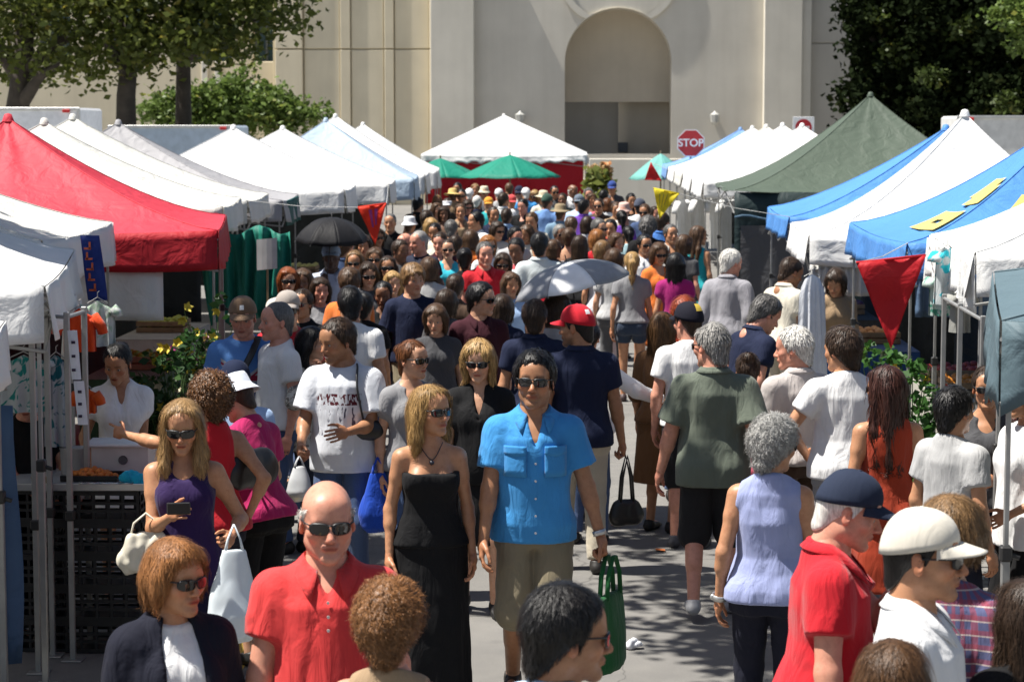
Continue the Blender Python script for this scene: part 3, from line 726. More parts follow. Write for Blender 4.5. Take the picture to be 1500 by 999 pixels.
# ------------------------------------------------------------------ trucks behind the stalls
def box_truck(label, px0, px1, pytop, y, col, rz=0.0, group='box trucks behind the stalls'):
    a, b = at_y(px0, pytop, y), at_y(px1, pytop, y); w_ = 2.3; zt = a.z; cx = (a.x + b.x) / 2
    t = empty('box_truck', (cx, y, 0), rz, label, 'truck', group); L = max(3.0, b.x - a.x)
    m = MB(); m.box((0, 1.2, (zt + .9) / 2), (L, w_, zt - .9), bev=.05); bo = m.build('cargo_box', col, t)
    tr = MB()
    for z in (.95, zt - .03): tr.box((0, .04, z), (L + .04, .05, .07), bev=.01)
    for x in (-L / 2, L / 2): tr.box((x, .04, (zt + .9) / 2), (.06, .06, zt - .9), bev=.01)
    tr.build('edge_rail', steel2, bo)
    for x in (-L / 2 + .25, L / 2 - .25):
        ml = MB(); ml.box((x, -.02, zt - .07), (.16, .05, .07), bev=.01); ml.build('marker_light', m_plain((.5, .02, .02), .3, name='red_lens'), bo)
    c = MB(); c.box((L / 2 + .9, 1.2, 1.25), (1.7, 2.0, 1.3), bev=.15); c.box((L / 2 + .75, 1.2, 2.1), (1.3, 1.9, .7), bev=.2); cb_ = c.build('cab', col, t)
    gl = MB(); gl.box((L / 2 + .75, .23, 2.1), (.8, .02, .45), bev=.005); gl.box((L / 2 + 1.42, 1.2, 2.08), (.02, 1.6, .45), bev=.005); gl.build('cab_window', m_plain((.02, .025, .03), .08, name='truck_glass'), cb_)
    ch = MB(); ch.box((.4, 1.2, .72), (L + 1.6, 1.2, .2)); ch.build('chassis', m_plain((.03, .03, .03), .7, name='chassis'), t)
    for x in (-L / 2 + .7, L / 2 + .95):
        for y_ in (.25, 2.15):
            wh = MB(); wh.lathe([(.0, -.12), (.28, -.12), (.42, -.10), (.44, 0), (.42, .10), (.28, .12), (0, .12)], 20); wh.v = [(x + p[0], y_ + p[2], .44 + p[1]) for p in wh.v]
            wo = wh.build('wheel', m_plain((.02, .02, .02), .8, name='rubber'), t, smooth=True)
            rm = MB(); rm.lathe([(0, -.135), (.2, -.13), (.24, -.12)], 14); rm.v = [(x + p[0], y_ + p[2], .44 + p[1]) for p in rm.v]; rm.build('rim', steel, wo)
box_truck('white box truck roof above the red tent at the left edge', -60, 82, 158, 46, m_plain((.75, .76, .78), .4, name='truck_white'))
box_truck('pale blue box truck with red marker lights left of the big white tent', 198, 303, 184, 52, m_plain((.42, .50, .58), .4, name='truck_blue'))
box_truck('white box truck behind the blue tent at the right edge', 1432, 1580, 170, 48, m_plain((.6, .6, .58), .4, name='truck_cream'))
# ------------------------------------------------------------------ street signs
def text_mesh(s, size, mat, parent, M, name='lettering', ext=.002):
    c = bpy.data.curves.new(name, 'FONT'); c.body = s; c.size = size; c.align_x = 'CENTER'; c.align_y = 'CENTER'; c.extrude = ext; c.offset = size * .018
    o = bpy.data.objects.new(name, c); COL.objects.link(o); bpy.context.view_layer.update(); me = bpy.data.meshes.new_from_object(o); bpy.data.objects.remove(o); o = link(name, me, None, parent); o.matrix_local = M; me.materials.clear(); me.materials.append(mat); return o
FACE = Matrix.Rotation(math.pi / 2, 4, 'X')
signred = m_plain((.42, .012, .02), .4, name='sign_red', var=.08); signwhite = m_plain((.75, .75, .74), .4, name='sign_white', var=.06)
p = ez(1012, 210, 57); st = empty('stop_sign', (p.x, p.y, 0), 0, 'red octagonal stop sign beside the tents at the far right of the aisle', 'sign')
pm = MB(); pm.tube([(0, .04, 0), (0, .04, p.z + .3)], .03, 8); pm.build('post', steel, st)
oc = lambda r: [(r * math.cos(R_(22.5 + 45 * i)), r * math.sin(R_(22.5 + 45 * i))) for i in range(8)]
Mz = Matrix.Translation((0, 0, p.z)) @ FACE
m1 = MB(); m1.prism(oc(.38), -.012, .0, Mz); pl = m1.build('plate', signwhite, st)
m1 = MB(); m1.prism(oc(.352), .001, .006, Mz); m1.build('red_face', signred, pl)
text_mesh('STOP', .275, signwhite, pl, Matrix.Translation((0, -.012, p.z)) @ FACE)
p = ez(1177, 187, 64); st = empty('no_entry_sign', (p.x, p.y, 0), 0, 'white square sign with red disc peeking over the white tents', 'sign')
pm = MB(); pm.tube([(0, .04, 0), (0, .04, p.z + .2)], .03, 8); pm.build('post', steel, st)
m1 = MB(); m1.box((0, 0, p.z), (.62, .02, .62), bev=.006); pl = m1.build('plate', signwhite, st)
m1 = MB(); m1.prism([(.24 * math.cos(2 * math.pi * i / 32), .24 * math.sin(2 * math.pi * i / 32)) for i in range(32)], .012, .016, Matrix.Translation((0, 0, p.z)) @ FACE); dd = m1.build('disc', signred, pl)
m1 = MB(); m1.box((0, -.019, p.z), (.34, .006, .07)); m1.build('bar', signwhite, dd)
# ------------------------------------------------------------------ green parasols at the far end
def parasol(label, px, pytop, pyedge, y, halfpx, mat, n=8, group=None):
    c = ez(px, pytop, y); e = ez(px, pyedge, y); R = halfpx * y / FPX
    t = empty('parasol', (c.x, y, 0), .2, label, 'parasol', group); m = MB()
    h = c.z - e.z
    for k in range(n):
        a0, a1 = 2 * math.pi * k / n, 2 * math.pi * (k + 1) / n
        def fn(u, v, a0=a0, a1=a1):
            p0 = Vector((math.cos(a0), math.sin(a0), 0)); p1 = Vector((math.cos(a1), math.sin(a1), 0)); q = p0.lerp(p1, u) * R * (1 - v)
            q.z = c.z - h * (1 - v) ** 1.15 - .03 * math.sin(math.pi * u) * (1 - v); return q
        m.sheet(fn, 6, 6)
    cn = m.build('canopy', mat, t, smooth=True); solid(cn, .004)
    m = MB(); m.tube([(0, 0, 0), (0, 0, c.z + .08)], .022, 8); m.lathe([(.0, .03), (.3, .03), (.32, .0)], 16); m.build('pole', m_plain((.25, .17, .09), .5, name='wood_pole'), t)
    for k in range(n):
        a0 = 2 * math.pi * k / n; r = MB(); r.tube([(0, 0, c.z - .05), (R * .97 * math.cos(a0), R * .97 * math.sin(a0), c.z - h - .02)], .009, 5); r.build('rib', steel, t)
    return t
gr = m_canopy((.01, .22, .15), .12, 'parasol_green')
parasol('large green parasol in front of the red-sided tent', 747, 227, 259, 58, 76, gr, group='green parasols at the far end')
parasol('green parasol half hidden left of the large green parasol', 645, 232, 259, 60, 62, gr, group='green parasols at the far end')
parasol('pale teal parasol right of the red-sided tent near the stop sign', 968, 225, 262, 60, 48, m_canopy((.16, .42, .38), .15, 'parasol_teal'), group='green parasols at the far end')
# ------------------------------------------------------------------ people
TONE = dict(pale=(.62, .38, .27), fair=(.56, .315, .20), rosy=(.58, .28, .195), tan=(.46, .235, .13), olive=(.37, .185, .098), brown=(.19, .095, .055), dark=(.075, .038, .024))
HAIRC = dict(black=(.010, .009, .009), dkbrown=(.040, .024, .015), brown=(.085, .047, .026), auburn=(.13, .048, .017), red=(.22, .062, .018), ginger=(.30, .12, .035), dkblond=(.20, .115, .05),
             blond=(.40, .25, .10), pale=(.52, .36, .17), grey=(.24, .23, .215), dkgrey=(.11, .105, .10), white=(.60, .58, .54), mahog=(.045, .016, .011))

def head_ops(sex, p):
    f = sex == 'f'; jw = p.get('jaw', .0) + (-.006 if f else .002); ns = p.get('nose', 1.0) * (.85 if f else 1.0); full = p.get('full', 0.0)
    o = [('u', 0, ell((0, .014, .032), (.0765, .096, .086))),
         ('u', .03, ell((0, -.03, -.028), (.061 + full * .008, .062, .085))),
         ('u', .025, rc((.044 + jw, .0, -.062), (.012, -.072, -.101), .022 + full * .008, .018)),
         ('u', .025, rc((-.044 - jw, .0, -.062), (-.012, -.072, -.101), .022 + full * .008, .018)),
         ('u', .02, ell((0, -.076, -.102), (.021 + jw * .5, .019, .017))),
         ('u', .022, ell((.043, -.062, -.026), (.024 + full * .006, .02, .022))), ('u', .022, ell((-.043, -.062, -.026), (.024 + full * .006, .02, .022))),
         ('u', .02, rc((-.038, -.078, .016), (.038, -.078, .016), .012 if f else .0145)),
         ('u', .03, ell((0, -.052, .05), (.058, .04, .04)))]
    for s in (-1, 1):
        o.append(('s', .014, ell((s * .032, -.1, -.0045), (.017, .017, .0085))))
    o += [('u', .012, rc((0, -.086, .006), (0, -.113 - .004 * (ns - 1), -.036), .0085 * ns, .0125 * ns)),
          ('u', .008, ell((.0125 * ns, -.1, -.041), (.0085, .011, .0075))), ('u', .008, ell((-.0125 * ns, -.1, -.041), (.0085, .011, .0075))),
          ('u', .012, rc((-.017, -.088, -.064), (.017, -.088, -.064), .0105)),
          ('u', .006, rc((-.013, -.097, -.0625), (.013, -.097, -.0625), .0055)), ('u', .006, rc((-.011, -.096, -.0735), (.011, -.096, -.0735), .0068)),
          ('s', .004, rc((-.024, -.107, -.0682), (.024, -.107, -.0682), .0042)),
          ('s', .012, ell((0, -.104, -.086), (.018, .010, .007)))]
    for s in (-1, 1):
        o.append(('u', .006, ell((s * .0785, .012, -.012), (.0085, .018, .032), rotm(R_(-12), 0, s * R_(22)))))
        o.append(('s', .004, ell((s * .088, .006, -.008), (.006, .009, .017))))
    nk = .052 if f else .06
    o.append(('u', .028, rc((0, .02, -.06), (0, .04, -.2), nk, nk + .006, sy=.98)))
    return o
def head_cols(v, p, sex, haircol, tone):
    x, y, z = v.T; c = np.ones((len(v), 3)); ax = np.abs(x)
    def blend(m, col):
        m = np.clip(m, 0, 1)[:, None]; c[:] = c * (1 - m) + c * np.array(col) * m
    fr = np.clip((-.045 - y) / .02, 0, 1)
    blend(np.exp(-((ax - .045) / .02) ** 2 - ((z + .03) / .022) ** 2) * fr * .8, (1.06, .80, .78))
    blend(np.exp(-(x / .014) ** 2 - ((z + .036) / .014) ** 2) * (y < -.095) * .7, (1.08, .82, .8))
    blend((ax > .073) * .6 * (np.abs(z + .012) < .035), (1.08, .78, .74))
    lip = np.exp(-((ax / .023) ** 4) - ((z + .068) / .0085) ** 4) * (y < -.085)
    blend(lip, p.get('lip', (.74, .34, .34) if sex == 'f' else (.74, .44, .43)))
    blend(np.exp(-(np.maximum(0, ax - .018) / .005) ** 2 - ((z + .0682) / .0028) ** 2) * (y < -.08), (.40, .24, .24))
    blend(np.exp(-((ax - .0085) / .0045) ** 2 - ((z + .0475) / .004) ** 2) * (y < -.085) * .8, (.35, .22, .2))
    blend(np.exp(-((ax - .028 + .35 * (z + .055)) / .005) ** 2 - ((z + .055) / .016) ** 2) * fr * .35, (.62, .5, .48))
    if not p.get('nobrow'):
        bz = .0195 + .004 * np.sin((ax - .012) * 75)
        brow = np.exp(-(np.maximum(0, np.abs(ax - .031) - .016) / .004) ** 2 - ((z - bz) / (.0042 if sex == 'f' else .0058)) ** 2) * fr
        t = np.array(haircol) / np.array(tone); blend(brow * .85, np.minimum(t + .12, 1.1))
    sock = np.exp(-((ax - .032) / .016) ** 2 - ((z + .002) / .010) ** 2) * fr; blend(sock * .6, (.66, .54, .52)); lash = np.exp(-(np.maximum(0, np.abs(ax - .032) - .012) / .004) ** 2 - ((z - .0045) / .003) ** 2) * fr; blend(lash * .7, (.25, .2, .2))
    if sex == 'm':
        bd = p.get('beard', .12)
        m = np.clip((-.05 - z) / .02, 0, 1) * np.clip((.02 - y) / .03, 0, 1) * np.clip((z + .13) / .02, 0, 1)
        m = m * (1 - lip); t = np.array(haircol) / np.array(tone); blend(m * bd, np.minimum(t + .15, 1))
    return c
def ball(c, r, n=10):
    v = []; f = []
    for i in range(n + 1):
        for j in range(n): 
            a = math.pi * i / n; b = 2 * math.pi * j / n
            v.append((c[0] + r * math.sin(a) * math.cos(b), c[1] - r * math.cos(a), c[2] + r * math.sin(a) * math.sin(b)))
    for i in range(n):
        for j in range(n): f.append((i * n + j, (i + 1) * n + j, (i + 1) * n + (j + 1) % n, i * n + (j + 1) % n))
    return np.array(v), np.array(f)
_HAND = {}
def hand_mesh(pose, cell):
    key = (pose, round(cell, 4))
    if key in _HAND: return _HAND[key]
    # left hand hanging: fingers along -z, thumb towards -y (forward), palm towards -x
    cur = dict(relax=(18, 28, 20), grip=(62, 78, 45), flat=(4, 6, 4), hold=(38, 48, 30), point=(70, 85, 50))[pose]
    o = [('u', 0, rc((0, 0, .02), (0, 0, -.03), .024, .026, sy=1.0)), ('u', .02, rc((0, -.026, -.032), (0, -.028, -.078), .013, .0125)),
         ('u', .02, rc((0, .0, -.03), (0, -.006, -.084), .0135, .0125)), ('u', .02, rc((0, .024, -.03), (0, .022, -.076), .013, .0115))]
    fl = ((-.031, .040, .026, .020, .0088), (-.0105, .044, .029, .021, .009), (.0105, .041, .027, .020, .0086), (.030, .032, .021, .018, .0078))
    for i, (y0, a, b, c, r) in enumerate(fl):
        ang = 0; p = np.array((0, y0, -.082 if i in (1, 2) else -.076)); sp = (i - 1.5) * .07
        cc = (3, 4, 3) if pose == 'point' and i == 0 else cur
        for L, dk in zip((a, b, c), cc):
            ang += R_(dk + 3 * i); q = p + L * np.array((-math.sin(ang), sp * math.cos(ang), -math.cos(ang)))
            o.append(('u', .004, rc(p, q, r, r * .93))); p = q
    t0 = np.array((-.004, -.028, -.022)); t1 = t0 + (-.014, -.03, -.03); t2 = t1 + (-.014, -.010, -.034); t3 = t2 + (-.010, -.001, -.024)
    o += [('u', .016, rc(t0, t1, .0155, .0115)), ('u', .004, rc(t1, t2, .0105, .0095)), ('u', .004, rc(t2, t3, .0095, .008))]
    _HAND[key] = nets(o, cell); return _HAND[key]
PROF = dict(
    m=[(.80, .135, .095, .018), (.86, .158, .112, .018), (.92, .168, .117, .016), (1.0, .158, .107, .006), (1.08, .149, .100, -.004), (1.16, .147, .102, -.006), (1.26, .160, .110, -.002), (1.34, .163, .111, .003), (1.40, .138, .093, .012), (1.44, .092, .074, .02), (1.49, .062, .06, .022)],
    f=[(.80, .140, .100, .018), (.86, .168, .115, .018), (.92, .172, .117, .016), (1.0, .150, .100, .004), (1.08, .126, .088, -.004), (1.15, .124, .086, -.004), (1.25, .136, .093, .002), (1.33, .140, .093, .008), (1.39, .120, .082, .016), (1.43, .082, .066, .022), (1.48, .054, .053, .024)])
def fatten(pr, fat, sex):
    out = []
    for (z, a, b, c) in pr:
        g = math.exp(-((z - 1.05) / .16) ** 2) * fat
        out.append((z, a * (1 + .10 * fat * (z < 1.4)) + .03 * g, b * (1 + .10 * fat * (z < 1.4)) + .035 * g, c - .03 * g))
    return out
def ik(S, T, l1, l2, pole):
    d = T - S; L = min(np.linalg.norm(d), (l1 + l2) * .998); dn = d / np.linalg.norm(d)
    a = (l1 * l1 - l2 * l2 + L * L) / (2 * L); h = math.sqrt(max(l1 * l1 - a * a, 0))
    p = pole - dn * (pole @ dn); p = p / max(np.linalg.norm(p), 1e-6)
    return S + dn * a + p * h, S + dn * L

def hair_ops(style, p, capped):
    """hair on the head, head frame (face towards -y)"""
    t = .003 if capped else p.get('vol', .013)
    def cap(th, zoff=0.0):
        o = [('u', 0, ell((0, .016, .034), (.0765 + th, .097 + th, .087 + th * 1.1)))]
        o.append(('u', .02, rc((0, .05, .0), (0, .062, -.075), .062 + th, .045 + th * .5)))
        return o
    hl = [('s', .012, plane((0, -.071, .073 + p.get('hl', 0)), (0, .74, .66)))]        # hairline: forehead, ear, nape
    if style == 'short':
        o = cap(t) + hl
        for s in (-1, 1): o += [('u', .008, rc((s * .072, -.022, .03), (s * .0765, -.008, -.012), .010 + t * .3, .005))]
    elif style == 'crew': o = cap(.005) + hl
    elif style == 'fringe_bald':
        o = cap(.006) + hl + [('s', .012, plane((0, .0, .034), (0, -.40, -1)))]
    elif style == 'receding':
        o = cap(t * .8) + hl + [('s', .012, ell((0, -.07, .115), (.055, .085, .04)))]
    elif style == 'mop':
        o = cap(.021) + [('s', .012, plane((0, -.075, .048), (0, .80, .6)))]
        for s in (-1, 1): o += [('u', .012, rc((s * .03, -.085, .07), (s * .05, -.09, .035), .016, .008)), ('u', .012, rc((s * .078, -.02, .03), (s * .08, -.005, -.035), .018, .010))]
        o.append(('u', .012, rc((0, -.09, .072), (.01, -.098, .04), .016, .009)))
    elif style == 'tousled':
        o = cap(.018) + hl
        for s in (-1, 1): o += [('u', .01, rc((s * .07, -.03, .04), (s * .077, -.008, -.02), .014, .006))]
    elif style == 'bob':
        L = p.get('len', -.10)
        o = cap(.019) + [('s', .014, plane((0, -.062, .080), (0, .80, .6)))]
        for s in (-1, 1):
            o += [('u', .03, rc((s * .055, -.045, .075), (s * .086, -.02, -.02), .026, .020)), ('u', .03, rc((s * .08, -.01, .02), (s * .080, .0, L), .028, .020)), ('u', .03, rc((s * .06, .05, .0), (s * .06, .06, L), .045, .034))]
        o += [('u', .03, rc((0, .07, 0), (0, .08, L), .05, .038)), ('u', .02, rc((-.04, -.068, .078), (.05, -.07, .066), .020, .016)), ('s', .012, ell((0, -.11, -.045), (.055, .075, .10)))]
    elif style == 'long':
        L = p.get('len', -.30); wd = p.get('wide', .0)
        o = cap(.014) + [('s', .012, plane((0, -.058, .088), (0, .78, .63)))]
        for s in (-1, 1):
            o += [('u', .03, rc((s * .05, -.04, .085), (s * .082, -.012, -.02), .018, .018)), ('u', .03, rc((s * .078, .0, .0), (s * (.085 + wd), .012, L * .55), .024, .026)),
                  ('u', .03, rc((s * (.085 + wd), .012, L * .55), (s * (.08 + wd), .03, L), .026, .018)), ('u', .03, rc((s * .05, .06, .0), (s * (.055 + wd * .5), .075, L), .045, .026))]
        o += [('u', .03, rc((0, .07, 0), (0, .085, L), .052, .030)), ('s', .012, ell((0, -.115, -.05), (.053, .08, .11)))]
        if p.get('front'):
            for s in (-1, 1): o += [('u', .02, rc((s * .08, -.02, -.03), (s * .085, -.075, L * .7), .022, .022)), ('u', .02, rc((s * .085, -.075, L * .7), (s * .075, -.085, L), .022, .012))]
    elif style == 'bun':
        o = cap(.008) + hl + [('u', .01, ell(p.get('bunat', (0, .115, .055)), (.042, .036, .040)))]
    elif style == 'pony':
        L = p.get('len', -.22)
        o = cap(.008) + hl + [('u', .02, rc((0, .10, .04), (0, .135, .01), .022, .030)), ('u', .02, rc((0, .135, .01), (0, .125, L * .6), .032, .030)), ('u', .02, rc((0, .125, L * .6), (0, .115, L), .030, .010))]
    elif style == 'curly':
        o = cap(.026) + [('s', .02, plane((0, -.07, .065), (0, .74, .66)))]
        rs = np.random.RandomState(p.get('seed', 3)); n = p.get('n', 120); b = p.get('big', 1.0)
        for i in range(n):
            d = rs.normal(size=3); d /= np.linalg.norm(d)
            if d[1] * .74 + d[2] * .66 < -.35 + .25 * rs.rand() or (d[1] < -.45 and d[2] < .45): continue
            c = np.array((0, .02, .02)) + d * np.array((.088, .108, .10)) * (1 + .14 * (b - 1) + rs.uniform(-.03, .10))
            o.append(('u', .006, ell(c, np.array((.020, .020, .020)) * rs.uniform(.7, 1.25) * b)))
    else: o = []
    return o
def hair_mesh(style, p, cell, capped, seed):
    ops = hair_ops(style, p, capped)
    if not ops: return None
    v, f = nets(ops, cell); n = normals(v, f)
    th = np.arctan2(v[:, 0], v[:, 1] - .02)
    if style == 'curly': d = .004 * wob(v, 180, seed)
    else:
        lo = np.clip((.05 - v[:, 2]) / .1, 0, 1)
        d = (.0003 + (.0020 * lo if style in ('long', 'bob', 'pony') else 0)) * np.sin(th * 29 + 5 * wob(v, 22, seed + 1) + 8 * np.abs(v[:, 2])) + .0045 * wob(v, 34, seed, 5, (1, 1, .35)) + .0012 * wob(v, 110, seed + 5, 5, (1, 1, .2))
        if style in ('tousled', 'mop'): d = d * 1.6 + .004 * wob(v, 95, seed + 3)
    if style in ('short', 'crew', 'receding', 'fringe_bald', 'bun') and not capped: d = d + (.0028 if cell < .009 else .0058) * wob(v, 85 if cell < .009 else 55, seed + 6, 6, (1, 1, .5))
    return v + n * d[:, None] * (.3 if capped else 1), f

def strands(v, f, style, n, seed, L):
    rs = np.random.RandomState(seed); nr = normals(v, f); idx = rs.choice(len(v), n)
    p = v[idx].copy(); crown = np.array((0, .05, .13)); ring = [p + nr[idx] * .001]; stp = max(2, len(v) // 900); sub = v[::stp]; sn = nr[::stp]
    lift = rs.uniform(.0, .5, n) ** 2 * (.006 if style != 'curly' else .02); step = (L * rs.uniform(.5, 1.2, n) / 6)[:, None]
    jit = rs.normal(size=(n, 3)) * .25
    for i in range(6):
        q = ring[-1]; d2 = ((q[:, None, :] - sub[None]) ** 2).sum(2); j = d2.argmin(1); nn = sn[j]
        fl = q - crown; fl /= np.linalg.norm(fl, axis=1)[:, None]; fl = fl * (.6 if style not in ('long', 'bob', 'pony') else .35) + np.array((0, .05, -.8)) + jit
        fl -= nn * (fl * nn).sum(1)[:, None]; fl /= np.maximum(np.linalg.norm(fl, axis=1), 1e-6)[:, None]
        ring.append(sub[j] * .12 + q * .88 + fl * step + nn * (.0012 + lift * (i + 1) / 6)[:, None])
    ring = np.stack(ring, 1)
    if style == 'curly':
        ph = rs.uniform(0, 6.28, (n, 1)) + np.arange(7)[None] * 1.5; e1 = np.cross(nr[idx], np.array((.3, .5, .8))); e1 /= np.maximum(np.linalg.norm(e1, axis=1), 1e-6)[:, None]
        ring = ring + .006 * (np.cos(ph)[..., None] * e1[:, None] + (.6 + np.sin(ph))[..., None] * nr[idx][:, None])
    T = np.gradient(ring, axis=1); W_ = np.cross(T, nr[idx][:, None, :]); W_ /= np.maximum(np.linalg.norm(W_, axis=2), 1e-9)[..., None]
    wd = (.0009 if n > 1000 else .0026) * np.array((.8, 1, 1, .9, .8, .5, .1))[None, :, None]
    vv = np.concatenate([ring - W_ * wd, ring + W_ * wd], 1).reshape(-1, 3)
    b = np.arange(n)[:, None, None] * 14; k_ = np.arange(6)[None, :, None]
    ff = np.concatenate([b + k_, b + k_ + 1, b + k_ + 8, b + k_ + 7], 2).reshape(-1, 4)
    return vv, ff
def glasses(parent, Hx, mat_f, lens=None, sz=1.0, up=0.0):
    fm = MB(); lm = MB()
    def pt(x, z, dy=0.0): return Hx(V(x, -.1075 + (abs(x) / .07) ** 2 * .026 + dy, z + up))
    N = 20
    for s in (-1, 1):
        ring = []
        for k in range(N):
            a = 2 * math.pi * k / N; ca, sa = math.cos(a), math.sin(a)
            ex = np.sign(ca) * abs(ca) ** .7 * .0275 * sz; ez = np.sign(sa) * abs(sa) ** .75 * (.0155 if sa > 0 else .0195) * sz
            ring.append((s * .0335 + ex, ez - .002))
        outer = [pt(s * .0335 + (x - s * .0335) * 1.12, (z + .002) * 1.14 - .002) for x, z in ring]; inner = [pt(x, z, -.0015) for x, z in ring]
        back = [pt(s * .0335 + (x - s * .0335) * 1.12, (z + .002) * 1.14 - .002, .005) for x, z in ring]
        fm.add(outer + inner + back, [(i, (i + 1) % N, N + (i + 1) % N, N + i) for i in range(N)] + [(i, 2 * N + i, 2 * N + (i + 1) % N, (i + 1) % N) for i in range(N)])
        lm.add([pt(x, z, -.001) for x, z in ring] + [pt(s * .0335, -.002, -.004)], [((i + 1) % N, i, N) for i in range(N)])
        fm.tube([pt(s * .063, .007), Hx(V(s * .0745, -.06, .008 + up)), Hx(V(s * .081, .0, .006 + up)), Hx(V(s * .081, .02, -.006 + up))], .0032, 6)
    fm.tube([pt(-.009, .006), pt(0, .009, -.002), pt(.009, .006)], .003, 6)
    g = fm.build('sunglasses', mat_f, parent, smooth='all')
    lm.build('lens', lens or m_lens(), g, smooth='all')
def headwear(kind, parent, Hx, mat, mat2=None, cell=.01, logo=None):
    mb = MB(); N = 28; mat2 = mat2 or mat
    c0 = V(0, .012, .030)
    if kind in ('cap', 'visor'):
        rows = 9; v = []; f = []; ta = R_(-6)
        rim = lambda a: .020 * max(0, -math.sin(a)) - .026 * max(0, math.sin(a)) - .004
        for i in range(rows + 1):
            ph = (i / rows) * math.pi / 2
            for k in range(N):
                a = 2 * math.pi * k / N
                seam = 1 - .012 * abs(math.cos(3 * a)) ** 14
                r = math.cos(ph) ** .80 * seam; z = rim(a) + (.104 - rim(a)) * math.sin(ph)
                p = V(r * .0900 * math.cos(a), r * .1110 * math.sin(a) * (1.0 if math.sin(a) > 0 else .965), z)
                v.append(Hx(c0 + p))
        top = 3 if kind == 'visor' else rows
        for i in range(top):
            for k in range(N): f.append((i * N + k, i * N + (k + 1) % N, (i + 1) * N + (k + 1) % N, (i + 1) * N + k))
        mb.add(v, f)
        cap = mb.build('cap' if kind == 'cap' else 'visor', mat, parent, smooth='all'); solid(cap, .003, 1)
        br = MB(); nu, nv = 14, 6; v = []
        for j in range(nv + 1):
            for i in range(nu + 1):
                u = i / nu * 2 - 1; a = -math.pi / 2 + u * R_(62); t = j / nv
                ri = V(.0900 * math.cos(a), .1078 * math.sin(a), rim(a) + .002)
                ext = .078 * (1 - abs(u) ** 3.2) * t
                p = ri + V(0, -ext, -.020 * t - .012 * u * u * t)
                v.append(Hx(c0 + p))
        br.add(v, [(j * (nu + 1) + i, j * (nu + 1) + i + 1, (j + 1) * (nu + 1) + i + 1, (j + 1) * (nu + 1) + i) for j in range(nv) for i in range(nu)])
        b = br.build('brim', mat2, cap, smooth='all'); solid(b, .004, 1)
        if kind == 'cap':
            bt = MB(); bt.lathe([(.0, .110), (.006, .1095), (.008, .105)], 10, (0, .012, .030)); bt.v = [tuple(Hx(V(*q))) for q in bt.v]; bt.build('button', mat2, cap, smooth='all')
        if logo is not None:
            lg = MB(); an = logo[1]; w_ = logo[2] if len(logo) > 2 else .016
            pts = []
            for i in range(7):
                for j in range(5):
                    a = an + (i / 6 - .5) * w_ / .05; ph = R_(24) + j / 4 * w_ / .05
                    r = math.cos(ph) ** .72 + .035; pts.append(Hx(c0 + V(r * .0915 * math.cos(a), r * .1125 * math.sin(a), math.sin(ph) * .104 + .004)))
            lg.add(pts, [(i * 5 + j, i * 5 + j + 1, i * 5 + j + 6, i * 5 + j + 5) for i in range(6) for j in range(4)])
            lg.build('emblem', logo[0], cap, smooth='all')
        return cap
    prof = dict(bucket=[(.135, -.028), (.128, -.022), (.098, .012), (.092, .03), (.086, .075), (.078, .093), (.05, .1), (.0, .102)],
                sun=[(.19, -.012), (.15, -.002), (.102, .012), (.096, .02), (.092, .07), (.08, .1), (.045, .112), (.0, .110)],
                fedora=[(.155, .008), (.135, -.004), (.1, .012), (.096, .02), (.09, .08), (.07, .112), (.04, .105), (.0, .1)],
                beanie=[(.088, -.02), (.091, .0), (.09, .04), (.078, .08), (.05, .1), (.0, .106)])[kind]
    NN = 40; v = []; f = []
    for (r, z) in prof:
        for k in range(NN):
            a = 2 * math.pi * k / NN; dz = .010 * math.sin(2 * a + 1) * max(0, (r - .1) / .08)
            v.append(Hx(V(r * .92 * math.cos(a), .014 + r * 1.08 * math.sin(a), .034 + z + dz)))
    for i in range(len(prof) - 1):
        for k in range(NN): f.append((i * NN + k, i * NN + (k + 1) % NN, (i + 1) * NN + (k + 1) % NN, (i + 1) * NN + k))
    mb.add(v, f); hat = mb.build('hat', mat, parent, smooth='all'); solid(hat, .004, 1)
    if mat2 is not mat:
        bd = MB(); v = []
        for z in (.018, .04):
            for k in range(NN):
                a = 2 * math.pi * k / NN; r = .0985 if kind != 'bucket' else .097; v.append(Hx(V(r * .93 * math.cos(a), .014 + r * 1.09 * math.sin(a), .034 + z)))
        bd.add(v, [(k, (k + 1) % NN, NN + (k + 1) % NN, NN + k) for k in range(NN)]); bd.build('hat_band', mat2, hat, smooth='all')
    return hat

